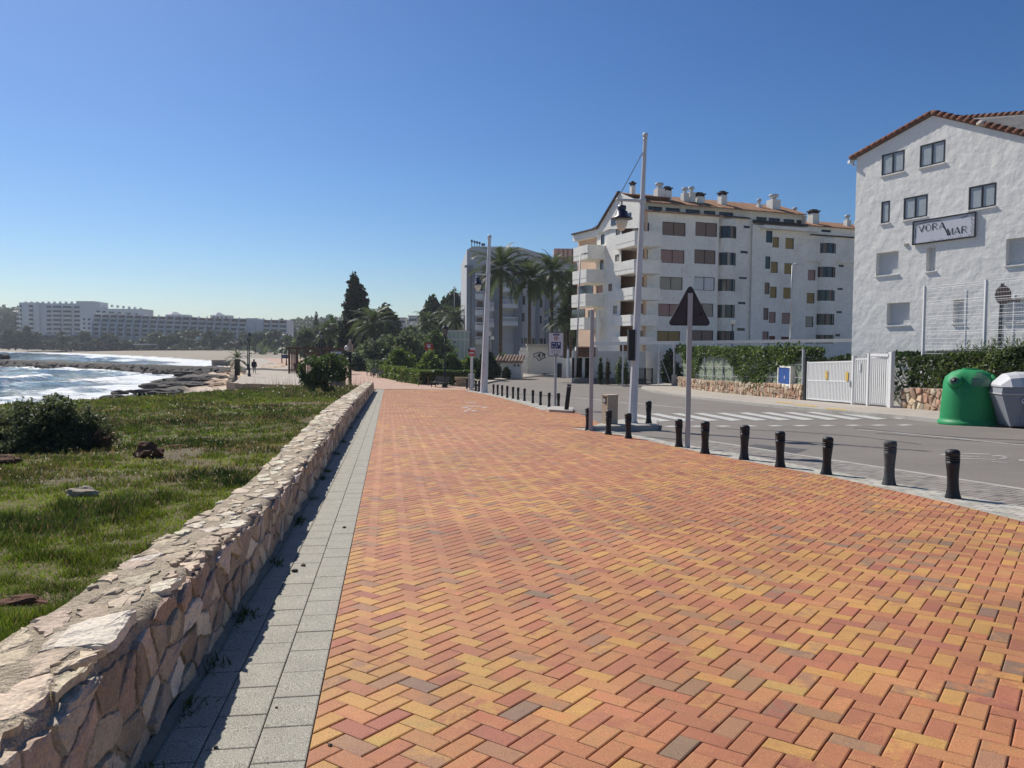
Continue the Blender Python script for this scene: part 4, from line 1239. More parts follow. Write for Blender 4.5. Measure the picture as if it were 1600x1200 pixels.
def palm(label, u, vc, d, spread_px, vbase, seed, n=46, group=None, lean=0.0, zbase=None, trunk_r=.2, cat='palm tree'):
    c = at(u, vc, d); zb = zg(d) if zbase is None else zbase
    ub, xb = u, 0
    t = thing('palm_tree', label, cat, (c.x - lean, d, zb), 0, group)
    h = c.z - zb
    mb = MB().use(M['palmtrunk'], False)
    pts, rs = [], []
    m_ = max(6, int(h / .35))
    for i in range(m_ + 1):
        f = i / m_; pts.append((lean * f ** 1.3, 0, h * f)); rs.append(trunk_r * (1.25 - .35 * f + (.25 * max(0, f - .86) / .14)) * (1 + .10 * (i % 2)))
    mb.tube(pts, rs, 9); mb.build('trunk', t)
    L = spread_px * d / F / 2 * 1.08
    rg = random.Random(seed)
    for k in range(n):
        f = k / n
        el = math.radians(82 - 122 * f ** .9 + rg.uniform(-9, 9)); az = k * 2.39996 + rg.uniform(-.25, .25)
        o = bpy.data.objects.new('frond', FR[min(3, max(0, int(1 + (f < .3) * 1 + rg.uniform(-1, 1.6) - (f > .75))))])
        C.objects.link(o); o.parent = t
        s = L / 2.65 * rg.uniform(.85, 1.12) * (1 if f > .12 else .8)
        o.location = (lean, 0, h - .1 + .25 * (1 - f)); o.scale = (s, s, s); o.rotation_euler = (rg.uniform(-.3, .3), -el, az)
    return t

# the dark bush on the left of the lawn
p = on_lawn(86, 700)
tb = thing('lentisk_bush', 'wide dark evergreen bush with twiggy edge on the lawn before the sea', 'bush', tuple(p))
k = p.y / F
lob = [((u - 86) * k, dy, (698 - v) * k * .97, rx * k, ry * k, rz * k) for u, v, rx, rz, ry, dy in
       ((82, 628, 24, 22, 24, .1), (100, 634, 26, 22, 26, -.1), (38, 648, 34, 32, 34, 0), (8, 662, 42, 36, 36, .1), (-30, 672, 40, 34, 36, 0), (60, 655, 42, 42, 40, -.1), (110, 655, 36, 40, 36, 0), (135, 640, 14, 14, 16, .2),
        (140, 668, 28, 30, 30, .1), (120, 678, 34, 24, 32, -.25), (60, 680, 46, 26, 40, -.3), (0, 682, 46, 24, 40, -.3), (90, 668, 44, 34, 42, -.1), (142, 655, 14, 18, 18, .3), (110, 688, 36, 16, 36, -.2), (135, 686, 34, 18, 34, 0), (40, 690, 50, 14, 44, -.2), (85, 690, 46, 14, 44, -.35), (-10, 690, 40, 14, 40, -.2), (118, 676, 30, 22, 34, -.1), (70, 668, 40, 30, 40, -.3))]
foliage('foliage', tb, lob, 42000, .030, [(.03, .04, .018), (.066, .084, .034), (.125, .145, .065), (.18, .18, .095)], 5, .5, 5.0, 0.0)
lob2 = [((u - 86) * k, 0, (698 - v) * k, 20 * k, 22 * k, 16 * k) for u, v in ((150, 676), (165, 682), (140, 684))]
foliage('dry_twigs', tb, lob2, 2600, .022, [(.07, .05, .035), (.11, .075, .05), (.07, .075, .035)], 6, .6, 3.0, 0.0)
mb = MB().use(M['bark'])
rg = random.Random(4)
for q in range(90):
    u, v = rg.uniform(-30, 185), rg.uniform(640, 692); a = Vector(((u - 86) * k * .75, rg.uniform(-.3, .3), .05)); b = Vector(((u - 86) * k + rg.uniform(-.1, .2), rg.uniform(-.4, .4), (698 - v) * k * .85 + .1))
    mb.tube([a, a.lerp(b, .5) + Vector((0, 0, .05)), b], [.012, .008, .003], 4, False)
mb.build('stem', tb)
# bush before the blue panel
p = on_lawn(508, 618)
tb = thing('oleander_bush', 'leafy green bush at the far end of the lawn before the blue panel', 'bush', tuple(p))
k = p.y / F
lob = [((u - 508) * k * 1.12, dy, (622 - v) * k * 1.25 + .1, rx * k * 1.3, rx * k * 1.3, rz * k * 1.3) for u, v, rx, rz, dy in ((488, 590, 16, 15, 0), (505, 596, 18, 20, 0), (525, 592, 14, 20, .2), (512, 584, 12, 12, .3), (520, 606, 18, 14, -.3), (498, 607, 18, 13, -.2), (484, 602, 12, 12, 0), (532, 604, 9, 16, .1), (475, 596, 6, 10, 0), (508, 616, 14, 6, -.5))]
foliage('foliage', tb, lob, 8000, .085, MID, 15, .5, 1.1, 0.0)
trunk_mesh(tb, 1.0, .05, 3, (0, 0), 6, .7, name='stem')

# garden behind the promenade: bushes, hedges, trees, palms
TREES = [
 ('cypress_tree', 'tall dense dark cypress with a ragged pointed top', 'cypress', 555, 429, 140, 54, [(.010, .017, .009), (.016, .026, .012), (.026, .038, .017)], 1, 'cypress', 9000, None, .0, .5),
 ('pine_tree', 'dense rounded dark tree right behind the cypress', 'tree', 602, 476, 158, 58, PINE, 2, 'round', 4200, None, .12, .35),
 ('garden_tree', 'small rounded tree left of the cypress', 'tree', 519, 494, 170, 36, MID, 3, 'round', 1800, None, .1, .35),
 ('garden_tree', 'low leafy tree standing beneath the cypress on its left', 'tree', 538, 512, 150, 34, MID, 4, 'round', 1500, None, .05, .35),
 ('poplar_tree', 'thin wispy tree rising alone above the far hedge', 'tree', 494, 489, 290, 13, FARG, 5, 'cypress', 900, .6, .1, .35),
 ('garden_tree', 'olive coloured tree mass behind the brown pergola', 'tree', 478, 512, 190, 46, OLV, 6, 'round', 1800, None, .05, .35),
 ('garden_tree', 'dark tree rising behind the pergola roof', 'tree', 505, 520, 165, 44, DK, 7, 'round', 1800, None, .02, .35),
 ('oleander_shrub', 'big grey green shrub between cypress and red sign', 'shrub', 604, 520, 118, 92, OLV, 8, 'bush', 7000, .30, 0, .45),
 ('oleander_shrub', 'grey green shrub above the pair of black benches', 'shrub', 571, 535, 120, 56, OLV, 9, 'bush', 4000, .30, 0, .45),
 ('oleander_shrub', 'grey green shrub behind the clipped round bushes', 'shrub', 652, 520, 128, 80, OLV, 10, 'bush', 5500, .32, 0, .45),
 ('oleander_shrub', 'tall rounded grey green shrub rising behind the left clipped bush', 'shrub', 630, 512, 116, 74, OLV, 24, 'bush', 6000, .28, 0, .45),
 ('oleander_shrub', 'rounded mid green shrub filling in behind the red sign', 'shrub', 684, 515, 120, 72, MID, 25, 'bush', 6000, .28, 0, .45),
 ('oleander_shrub', 'rounded grey green shrub below the dark tree behind the cypress', 'shrub', 606, 516, 126, 60, OLV, 26, 'bush', 5000, .3, 0, .45),
 ('garden_shrub', 'dark shrub beside the lamp post on the garden edge', 'shrub', 561, 552, 112, 28, DK, 11, 'bush', 1800, .26, 0, .45),
 ('clipped_bush', 'rounded bright green bush left of the red sign', 'bush', 624, 541, 86, 52, LT, 12, 'bush', 4800, .19, 0, .45),
 ('clipped_bush', 'rounded bright green bush under the red sign', 'bush', 671, 546, 80, 50, LT, 13, 'bush', 4800, .18, 0, .45),
 ('clipped_bush', 'green bush behind the single bench and dark lamp post', 'bush', 706, 549, 80, 44, MID, 14, 'bush', 3800, .18, 0, .45),
 ('clipped_bush', 'green bush behind the no entry sign', 'bush', 734, 553, 84, 40, LT, 15, 'bush', 3200, .19, 0, .45),
 ('dark_bush', 'big dark bush behind the foot of the farther white lamp mast', 'bush', 758, 546, 84, 46, DK, 16, 'bush', 5200, .19, 0, .45),
 ('dark_bush', 'dark shrub climbing over the little white hut', 'bush', 783, 551, 91, 26, MID, 17, 'bush', 2200, .2, 0, .45),
 ('pine_tree', 'tall dark pine rising left of the grey hotel', 'tree', 676, 462, 190, 44, PINE, 18, 'round', 2600, None, .3, .35),
 ('pine_tree', 'broad dark pine crown against the grey hotel corner', 'tree', 708, 453, 200, 50, PINE, 19, 'round', 3000, None, .3, .35),
 ('pine_tree', 'lower pine between the two taller ones by the hotel', 'tree', 692, 477, 185, 44, PINE, 20, 'round', 2200, None, .25, .35),
 ('garden_tree', 'low hazy tree mass left of the tall pines', 'tree', 643, 508, 190, 60, OLV, 21, 'round', 2200, None, .05, .35),
 ('garden_tree', 'dark greenery below the pines beside the greenish glass house', 'tree', 688, 515, 165, 74, MID, 22, 'round', 3200, None, .02, .35),
 ('garden_tree', 'dark tree behind the palms next to the white balconies', 'tree', 893, 447, 128, 46, PINE, 23, 'round', 3600, None, .2, .35),
]
for (nm, lab, cat, u, vt, d, w, pal, sd_, kd, n, sz, tk, fl) in TREES:
    tree(nm, lab, cat, u, vt, d, w, pal, sd_, None, kd, n, sz, tk, None, fl)
PALMS = [('tall palm nearest the white lamp mast before the grey hotel', 783, 419, 108, 92, 540, 31, .22), ('tall palm in the middle of the three before the grey hotel', 828, 437, 110, 84, 540, 32, .22),
         ('tall palm at the right of the three before the grey hotel', 863, 425, 114, 82, 540, 33, .2), ('palm with drooping fronds beside the white balconies', 893, 443, 120, 74, 540, 34, .2),
         ('low palm with arching fronds under the white balconies', 884, 496, 112, 60, 540, 35, .22), ('bushy date palm in front of the dark cypress', 584, 506, 128, 70, 570, 36, .3),
         ('small palm left of the cypress above the pergola', 512, 516, 160, 38, 560, 37, .2), ('feathery palm below the tallest pine', 668, 503, 165, 46, 560, 38, .25),
         ('palm at the corner of the grey hotel beside the glass house', 712, 497, 150, 52, 560, 39, .25), ('short palm above the red sign', 676, 530, 140, 36, 560, 40, .25)]
for lab, u, vc, d, sp, vb, sd_, r in PALMS: palm(lab, u, vc, d, sp, vb, sd_, 52, None, .0, None, r)
palm('small scruffy palm on the shore rocks beside the low parapet', 371, 561, 98, 34, 585, 41, 34, None, .1, -2.1, .3)

def hedge(name, label, pts, h, wd, pal, n, size, seed, z0=None, stem=True):
    """clipped hedge along ground points"""
    rng = np.random.default_rng(seed)
    t = thing(name, label, 'hedge', (pts[0][0], pts[0][1], gz(*pts[0]) if z0 is None else z0))
    seg = [np.array(q) for q in pts]; ls = np.array([np.hypot(*(b - a)) for a, b in zip(seg, seg[1:])])
    k = rng.choice(len(ls), n, p=ls / ls.sum()); f = rng.random(n)
    A = np.array([seg[i] for i in k]); B = np.array([seg[i + 1] for i in k])
    xy = A + (B - A) * f[:, None]; dr = (B - A) / np.linalg.norm(B - A, axis=1, keepdims=True); nn = np.stack([-dr[:, 1], dr[:, 0]], 1)
    # mostly on the skin of the box, some inside
    s = rng.random(n); side = rng.random(n)
    u = np.where(side < .42, rng.choice([-1, 1], n) * (1 - .18 * rng.random(n) ** 2), rng.uniform(-1, 1, n))
    v = np.where(side >= .42, 1 - .14 * rng.random(n) ** 2, rng.random(n))
    bump = .12 * fbm(xy[:, 0] + xy[:, 1] * .7, v * 2, .9, seed)
    hh = (h if not callable(h) else np.array([h(a) for a in xy])) * (1 + .8 * bump)
    P = np.stack([xy[:, 0] + nn[:, 0] * u * wd / 2 * (1 + bump * 2), xy[:, 1] + nn[:, 1] * u * wd / 2 * (1 + bump * 2), v * hh], 1)
    P[:, 2] += np.array([gz(a, b) for a, b in xy]) if z0 is None else z0
    P -= np.array(t.location)
    tone = np.clip(.45 + .7 * fbm(xy[:, 0], xy[:, 1] + v * 3, 1.1, seed + 1) + .5 * (rng.random(n) - .5), 0, .999) * (len(pal) - 1)
    i0 = tone.astype(int); ff = (tone - i0)[:, None]; pa = np.array(pal)
    col = (pa[i0] * (1 - ff) + pa[np.minimum(i0 + 1, len(pal) - 1)] * ff) * (.75 + .5 * rng.random((n, 1)))
    np_mesh('foliage', leaf_quads(P, np.full(n, size), rng), 4, M['leaf'], {'col': col}, parent=t)
    if stem:
        mb = MB().use(M['bark'])
        for a, b in zip(seg, seg[1:]):
            m_ = max(2, int(np.hypot(*(b - a)) / 1.2))
            for i in range(m_):
                q = a + (b - a) * (i + .5) / m_; z = (gz(*q) if z0 is None else z0) - t.location.z
                hq = h if not callable(h) else h(q)
                mb.tube([(q[0] - t.location.x, q[1] - t.location.y, z), (q[0] - t.location.x + .1, q[1] - t.location.y, z + hq * .7)], [.04, .02], 5)
        mb.build('stem', t)
    return t
def gp(u, v, dz=0): p = G(u, v, dz); return (p.x, p.y)
hedge('low_hedge', 'low bright hedge right of the pair of black benches', [gp(600, 588.5), gp(625, 594)], 1.35, 1.3, LT, 3000, .15, 51)
hedge('low_hedge', 'low clipped hedge with stakes left of the single bench', [gp(629, 595.5), gp(666, 601)], 1.25, 1.3, LT, 4200, .13, 52)
hedge('low_hedge', 'dark low hedge behind the single bench and the lamp post', [gp(668, 599.5), gp(736, 602.5)], 1.3, 1.2, MID, 4600, .13, 53)
hedge('low_hedge', 'low hedge behind the pair of black benches', [gp(566, 577.5), gp(597, 584)], 1.6, 1.4, MID, 2200, .2, 54)
for i, (u, v) in enumerate(((627, 598), (654, 603), (669, 603.5))):
    p = G(u, v); mb = MB().use(M['wood']); mb.tube([(0, 0, 0), (0, 0, .85)], .035, 6); o = mb.build('stake'); o.location = p
    tag(o, ('pale thin stake at the gap between the two low hedges', 'pale thin stake before the middle of the low hedge', 'pale thin stake beside the seat end of the single bench')[i], 'stake')
# a stone block at the end of the planting
p = G(722, 603.5)
t = thing('planter_wall', 'short rubble wall end beside the bins and hedge', 'wall', tuple(p))
for i in range(4):
    for j in range(3):
        mb = MB().use(M['rubble']); mb.c = jit((.42, .33, .21), .2); mb.box((i * .33 - .5 + (.12 if j % 2 else 0), 0, .14 + j * .27), (.31, .5 + .05 * ((i + j) % 2), .25)); mb.build('stone', t)

# ------------------------------------------------------------------ benches
def bench(label, u, v, rz, s=1.0):
    p = G(u, v); t = thing('bench', label, 'bench', tuple(p), rz, 'black benches along the garden edge')
    for k in range(4):
        mb = MB().use(M['black']); mb.box((0, -.22 + k * .135, .42), (1.8 * s, .12, .035)); mb.build('seat_slat', t)
    for k in range(3):
        mb = MB().use(M['black']); mb.box((0, .33 + .05 * k, .55 + k * .145), (1.8 * s, .035, .125)); mb.build('back_slat', t)
    for sx in (-.75, .75):
        mb = MB().use(M['black'])
        mb.box((sx * s, -.15, .2), (.07, .07, .40)); mb.box((sx * s, .28, .2), (.07, .07, .40)); mb.box((sx * s, .06, .385), (.06, .52, .05))
        mb.tube([(sx * s, .29, .40), (sx * s, .46, .92)], .03, 6); mb.build('leg', t)
bench('black bench on the right, nearest the camera, by the dark lamp post', 685, 605, math.radians(-55), 1.3)
bench('black bench of the pair, the one nearer the hedge', 590, 590, math.radians(-62), 1.2)
bench('black bench of the pair, the one nearer the shrubs', 579, 587, math.radians(-62), 1.2)

# ------------------------------------------------------------------ lamps with black posts
def lantern_post(label, u, vb, vt, zb=None):
    p = G(u, vb)
    hh = (vb - vt) * p.y / F
    t = thing('street_lamp', label, 'street lamp', tuple(p), 0, 'black lantern lamp posts')
    k = hh / 4.2
    mb = MB().use(M['black'], True)
    mb.lathe([(.16 * k, 0), (.16 * k, .12 * k), (.11 * k, .2 * k), (.10 * k, .75 * k), (.075 * k, .85 * k), (.06 * k, 2.2 * k), (.045 * k, 3.35 * k)], 10); mb.build('post', t)
    mb = MB().use(M['glass']); mb.lathe([(.10 * k, 3.42 * k), (.20 * k, 3.85 * k)], 6); g = mb.build('lantern', t)
    mb = MB().use(M['black']); mb.lathe([(.12 * k, 3.35 * k), (.12 * k, 3.42 * k)], 6); mb.lathe([(.24 * k, 3.85 * k), (.22 * k, 3.92 * k), (.07 * k, 4.08 * k), (.02 * k, 4.2 * k)], 6)
    for a in range(6):
        g_ = math.pi * a / 3; mb.tube([(.105 * k * math.cos(g_), .105 * k * math.sin(g_), 3.4 * k), (.205 * k * math.cos(g_), .205 * k * math.sin(g_), 3.87 * k)], .012 * k, 4)
    mb.build('cage', g)
    return t
lantern_post('black lantern post closest to the walking person on the sunk path', 389.5, 588, 519)
lantern_post('black lantern post just behind the first one at the parapet', 387, 578, 528)
lantern_post('black lantern post left of the pergola, the farther of two', 440.5, 567, 531)
lantern_post('black lantern post at the left corner of the pergola', 447.5, 571, 529)
lantern_post('black lantern post in front of the pergola panels', 465.5, 580, 526)
lantern_post('tall black lantern post rising through the pergola roof', 502, 586, 517)
lantern_post('dark lantern post beside the pair of benches', 584, 586, 527)
lantern_post('tall dark lantern post behind the single bench', 695, 605, 506)
p = G(547, 605)
t = thing('street_lamp', 'black post with square beige lantern box beside the wall end', 'street lamp', tuple(p)); k = p.y / F
mb = MB().use(M['black']); mb.box((0, 0, 27.5 * k), (.23, .23, 55 * k)); mb.build('post', t)
mb = MB().use(M['beigebox']); mb.box((0, 0, 61 * k), (8.0 * k, .42, 12 * k)); mb.lathe([(.16, 67 * k), (.10, 70 * k), (.09, 74 * k), (.03, 75 * k)], 8); b_ = mb.build('lantern', t)
mb = MB().use(M['opal'], True); mb.ball((-4.5 * k, -.1, 61 * k), 4.2 * k, 10, 8); mb.build('globe', b_)
p = G(537, 611); mb = MB().use(M['wood']); mb.box((0, 0, .6), (.26, .26, 1.35)); o = mb.build('wooden_post'); o.location = p; tag(o, 'squat weathered wooden post between bush and black lamp post', 'post')

# ------------------------------------------------------------------ pergola, blue panel, bin, person
p = G(492, 584)
t = thing('pergola', 'brown slatted pergola with flat roof beside the sunk path', 'pergola', tuple(p)); k = p.y / F
def px_(u): return (u - 492) * k
mb = MB().use(M['darkwood']); mb.box((0, 0, 38.5 * k), (88 * k, .3, 1.6 * k)); mb.build('beam', t)
mb = MB().use(M['darkwood']); mb.box((0, 3.4, 38.5 * k), (88 * k, .3, 1.6 * k)); mb.build('beam', t)
for i in range(14):
    mb = MB().use(M['darkwood']); mb.box((px_(450 + i * 6.6), 1.7, 40 * k), (.14, 4.2, .16)); mb.build('rafter', t)
for u in (451, 463, 476, 498, 512, 534):
    mb = MB().use(M['darkwood']); mb.box((px_(u), .3, 19 * k), (.22, .22, 38 * k)); mb.build('post', t)
for u0, u1 in ((452, 462), (477, 494), (504, 511)):
    n = int((u1 - u0) * k / .17)
    for i in range(n):
        mb = MB().use(M['rust']); mb.box((px_(u0) + (i + .5) * .17, .75, 18 * k), (.12, .05, 34 * k)); mb.build('slat', t)
p = G(525.5, 607)
t = thing('information_board', 'tall blue information panel with white header strip behind the bush', 'sign', tuple(p)); k = p.y / F
mb = MB().use(M['navypanel']); mb.box((0, 0, 29 * k), (18 * k, .16, 58 * k)); mb.build('board', t)
mb = MB().use(M['signwhite']); mb.box((0, -.1, 56 * k), (17 * k, .02, 3 * k)); mb.build('header', t)
mb = MB().use(M['signwhite'])
for z, w_ in ((45, 16), (38, 9), (35, 12), (31, 10), (28, 12), (24, 8)): mb.box((-.6 * k, -.095, z * k), (w_ * k, .02, .5 * k))
mb.build('lettering', t)
p = G(464, 578.5); mb = MB().use(M['black']); mb.lathe([(.42, 0), (.5, .9), (.46, 1.0)], 10); o = mb.build('litter_bin'); o.location = p; tag(o, 'black round litter bin at the edge of the sunk path', 'litter bin')
p = G(446, 563.5); mb = MB().use(M['navypanel']); mb.box((0, 0, 1.0), (2.0, .1, .9)); mb.box((-.8, 0, .3), (.1, .1, .6)); mb.box((.8, 0, .3), (.1, .1, .6)); o = mb.build('blue_board'); o.location = p; tag(o, 'small dark blue board between two lantern posts', 'sign')

def person():
    p = G(397, 583.5)
    t = thing('person', 'person in dark coat and grey trousers walking away on the sunk path', 'person', tuple(p), .1)
    def skin(name, verts, edges, radii, m, parent, root=0):
        me = bpy.data.meshes.new(name); me.from_pydata(verts, edges, [])
        o = link(name, me, parent); me.materials.append(m)
        md = o.modifiers.new('skin', 'SKIN'); md.use_smooth_shade = True
        for sv, r in zip(me.skin_vertices[0].data, radii): sv.radius = (r, r)
        me.skin_vertices[0].data[root].use_root = True
        o.modifiers.new('sub', 'SUBSURF').levels = 1
        o.modifiers['sub'].render_levels = 1
        return o
    # one continuous body: pelvis, spine, head, arms, legs in mid stride
    Vv = [(0, 0, .95), (0, 0, 1.2), (0, .01, 1.42), (0, .02, 1.52), (0, .03, 1.60), (0, .035, 1.70), (-.10, 0, .90), (-.10, .16, .50), (-.10, .02, .09), (-.10, .16, .05), (.10, 0, .90), (.10, .12, .50), (.10, .32, .09), (.10, .44, .06),
          (-.19, .0, 1.40), (-.25, -.06, 1.12), (-.25, .05, .88), (-.25, .09, .80), (.19, 0, 1.40), (.25, .08, 1.12), (.25, .18, .90), (.25, .22, .82)]
    Ee = [(0, 1), (1, 2), (2, 3), (3, 4), (4, 5), (0, 6), (6, 7), (7, 8), (8, 9), (0, 10), (10, 11), (11, 12), (12, 13), (2, 14), (14, 15), (15, 16), (16, 17), (2, 18), (18, 19), (19, 20), (20, 21)]
    Rr = [.15, .14, .16, .06, .09, .085, .10, .07, .045, .04, .10, .07, .045, .04, .07, .05, .04, .035, .07, .05, .04, .035]
    skin('body', Vv, Ee, Rr, M['trousers'], t)
    mb = MB().use(M['cloth'], True); mb.lathe([(.25, .72), (.235, .95), (.21, 1.12), (.235, 1.32), (.20, 1.44), (.09, 1.51)], 14, (0, .01, 0), True, 1.0, .68); c = mb.build('coat', t)
    for s, q in ((-1, -.03), (1, .05)):
        mb = MB().use(M['cloth'], True); mb.tube([(s * .19, 0, 1.42), (s * .26, q * 1.2, 1.13), (s * .265, q * 3 + .06, .88)], [.09, .075, .055], 8); mb.build('sleeve', c)
    mb = MB().use(M['hair'], True); mb.ball((0, .02, 1.655), .115, 10, 8, 1.1); mb.build('hair', t)
person()

# ------------------------------------------------------------------ little things near the garden
p = at(670, 541.5, 84); t = thing('red_sign', 'small red square sign above the green bushes', 'sign', (p.x, p.y, zg(84)))
mb = MB().use(M['red']); mb.box((0, 0, p.z - zg(84)), (.85, .06, .72)); mb.build('board', t)
mb = MB().use(M['signwhite']); mb.box((0, -.04, p.z - zg(84)), (.34, .02, .22)); mb.box((0, -.045, p.z - zg(84) + .2), (.5, .02, .06)); mb.build('emblem', t)
mb = MB().use(M['galv']); mb.tube([(0, .06, 0), (0, .06, p.z - zg(84) + .3)], .04, 6); mb.build('post', t)
# greenish glazed pavilion
p = at(711, 532, 132); zb = zg(132)
t = thing('glass_pavilion', 'flat roofed pavilion with greenish glass walls beside the hotel', 'pavilion', (p.x, 132, zb)); k = 132 / F
def zv(v, d, u=800): return at(u, v, d).z - zg(d)
mb = MB().use(M['farwhite']); mb.box((1.8 * k, 3, zv(518, 132)), (38 * k, 7, .25)); mb.build('roof', t)
for i in range(6):
    mb = MB().use(M['greenglass']); mb.box(((-15 + i * 6.6) * k, 0, (zv(518, 132)) / 2), (6.3 * k, .06, zv(518, 132) - .2)); mb.build('pane', t)
for i in range(7):
    mb = MB().use(M['farwhite']); mb.box(((-18.3 + i * 6.6) * k, -.02, zv(518, 132) / 2), (.10, .1, zv(518, 132) - .15)); mb.build('post', t)
mb = MB().use(M['farwhite']); mb.box((1.8 * k, -.05, zv(531, 132)), (38 * k, .1, .3)); mb.build('beam', t)
def globe_lamp(label, u, v, d, r_px=4.6):
    c = at(u, v, d); zb = gz(c.x, d); t = thing('globe_lamp', label, 'street lamp', (c.x, d, zb), 0, 'white globe lamps'); r = r_px * d / F
    mb = MB().use(M['black'], True); mb.tube([(0, 0, 0), (0, 0, c.z - zb - r)], [.06, .045], 8); mb.lathe([(.11, c.z - zb - r - .05), (.13, c.z - zb - r + .06)], 10); mb.build('post', t)
    mb = MB().use(M['opal'], True); mb.ball((0, 0, c.z - zb), r, 16, 12); mb.build('globe', t)
globe_lamp('white globe lamp right beside the farther white mast, higher of two', 764, 521.5, 92, 3.6)
globe_lamp('white globe lamp slightly lower, right of its twin by the mast', 769, 528, 92, 3.3)
globe_lamp('white globe lamp before the apartment block, above the hedge', 1144.5, 502.5, 76, 5.2)
def street_light(label, ub, vb, ut, vt, d, arm, hd=.5):
    a, b = at(ub, vb, d), at(ut, vt, d); z0 = a.z
    t = thing('street_light', label, 'street light', (a.x, d, z0))
    h = b.z - z0; dx = b.x - a.x
    mb = MB().use(M['galv'], True); mb.tube([(0, 0, 0), (dx * .7, 0, h * .6), (dx, 0, h)], [.09, .07, .05], 8); mb.tube([(dx, 0, h), (dx + arm * .6, 0, h + .06)], .04, 6); mb.build('pole', t)
    mb = MB().use(M['galv'], True); mb.lathe([(.02, -.08), (.16, -.05), (.17, .03), (.05, .1)], 10, (dx + arm, 0, h + .06), True, 1.7 * hd / .5, .9); mb.build('lamp_head', t)
street_light('slim grey street light with flat head before the white balconies', 899, 596, 907, 397, 79, .5)
street_light('grey street light with pale head before the apartment block', 1234, 539, 1238, 414, 72, .35, .4)
street_light('thin street light far off between the pines and the hotel', 709, 560, 710, 449, 150, .0, .5)
# ------------------------------------------------------------------ facades: a wall with real openings, windows set into them
class Facade:
    def __init__(s, root, o, ang, name='wall'):
        """o: a ground point on the plane; ang: direction of the wall, degrees from +Y towards +X"""
        s.root = root; s.o = Vector(o); a = math.radians(ang)
        s.d = Vector((math.sin(a), math.cos(a), 0)); n = Vector((-s.d.y, s.d.x, 0))
        if n.dot(Vector((0, 0, 0)) - s.o) < 0: n = -n
        s.n = n; s.off = Vector(root.location); s.holes = []
    def sz(s, u, v, out=0.0):
        p = on_plane(u, v, s.o + s.n * out, s.n)
        return (p - s.o).dot(s.d), p.z
    def P(s, a, z, out=0.0):
        q = s.o + s.d * a + s.n * out
        return (q.x - s.off.x, q.y - s.off.y, z - s.off.z)
    def rect(s, u0, v0, u1, v1):
        a0, zt = s.sz(u0, v0); a1, zb = s.sz(u1, v1)
        _, zt2 = s.sz(u1, v0); _, zb2 = s.sz(u0, v1)
        return min(a0, a1), max(a0, a1), (zb + zb2) / 2, (zt + zt2) / 2
    def slab(s, mb, a0, a1, z0, z1, o0, o1):
        """a box on the wall: a0..a1 along, z0..z1 up, o0..o1 out"""
        if a1 < a0: a0, a1 = a1, a0
        b = [s.P(a0, z0, o1), s.P(a1, z0, o1), s.P(a1, z0, o0), s.P(a0, z0, o0)]
        t = [(x, y, z + z1 - z0) for x, y, z in b]
        p, q, r = Vector(b[0]), Vector(b[1]), Vector(b[2])
        if (q - p).cross(r - q).z < 0: b, t = b[::-1], t[::-1]
        mb.hexa(b + t)
    def wall(s, a0, a1, z0, top, m, depth=.2, name='wall', extra=()):
        """top: z, or list of (a, z) for a gable; openings in s.holes = (a0, a1, z0, z1)"""
        mb = MB().use(m)
        tp = top if isinstance(top, list) else [(a0, top), (a1, top)]
        cuts = sorted(set([a0, a1] + [x for h in s.holes for x in h[:2] if a0 < x < a1] + [x for x, _ in tp if a0 < x < a1]))
        for x0, x1 in zip(cuts, cuts[1:]):
            if x1 - x0 < 1e-4: continue
            mid = (x0 + x1) / 2
            hs = sorted((h[2], h[3]) for h in s.holes if h[0] <= mid <= h[1])
            z = z0
            for b, t in hs:
                if b > z: mb.poly([s.P(x0, z), s.P(x1, z), s.P(x1, b), s.P(x0, b)])
                z = max(z, t)
            mb.poly([s.P(x0, z), s.P(x1, z), s.P(x1, interp(x1, tp)), s.P(x0, interp(x0, tp))])
        for (x0, x1, b, t) in s.holes:
            for q in (((x0, b, 0), (x0, t, 0), (x0, t, -depth), (x0, b, -depth)), ((x1, t, 0), (x1, b, 0), (x1, b, -depth), (x1, t, -depth)),
                      ((x0, t, 0), (x1, t, 0), (x1, t, -depth), (x0, t, -depth)), ((x1, b, 0), (x0, b, 0), (x0, b, -depth), (x1, b, -depth))):
                mb.poly([s.P(a, z, o) for a, z, o in q])
        return mb.build(name, s.root)
    def window(s, h, kind, depth=.2, sill=True, frame='darkframe', fw=.05, panes=2, name='window', slats=0):
        x0, x1, b, t = h
        mb = MB().use(M[frame])
        o0, o1 = -depth, -depth + .07
        s.slab(mb, x0, x1, t - fw, t, o0, o1); s.slab(mb, x0, x1, b, b + fw, o0, o1)
        s.slab(mb, x0, x0 + fw, b + fw, t - fw, o0, o1); s.slab(mb, x1 - fw, x1, b + fw, t - fw, o0, o1)
        for i in range(1, panes):
            x = x0 + (x1 - x0) * i / panes; s.slab(mb, x - fw * .5, x + fw * .5, b + fw, t - fw, o0, o1 + .003)
        f = mb.build(name, s.root)
        for i in range(panes):
            xa, xb = x0 + fw + (x1 - x0 - 2 * fw) * i / panes, x0 + fw + (x1 - x0 - 2 * fw) * (i + 1) / panes
            mb = MB().use(M[kind])
            if slats:
                hh = (t - b - 2 * fw) / slats
                for k in range(slats): s.slab(mb, xa, xb, b + fw + k * hh, b + fw + (k + .86) * hh, -depth - .02, -depth + .02)
                s.slab(mb, xa, xb, b + fw, t - fw, -depth - .03, -depth - .02)
            else: s.slab(mb, xa, xb, b + fw, t - fw, -depth + .01, -depth + .03)
            mb.build('shutter' if slats else 'pane', f)
        if sill:
            mb = MB().use(M['aptwall'] if sill is True else M[sill]); s.slab(mb, x0 - .06, x1 + .06, b - .06, b, -depth, .07); mb.build('sill', f)
        return f

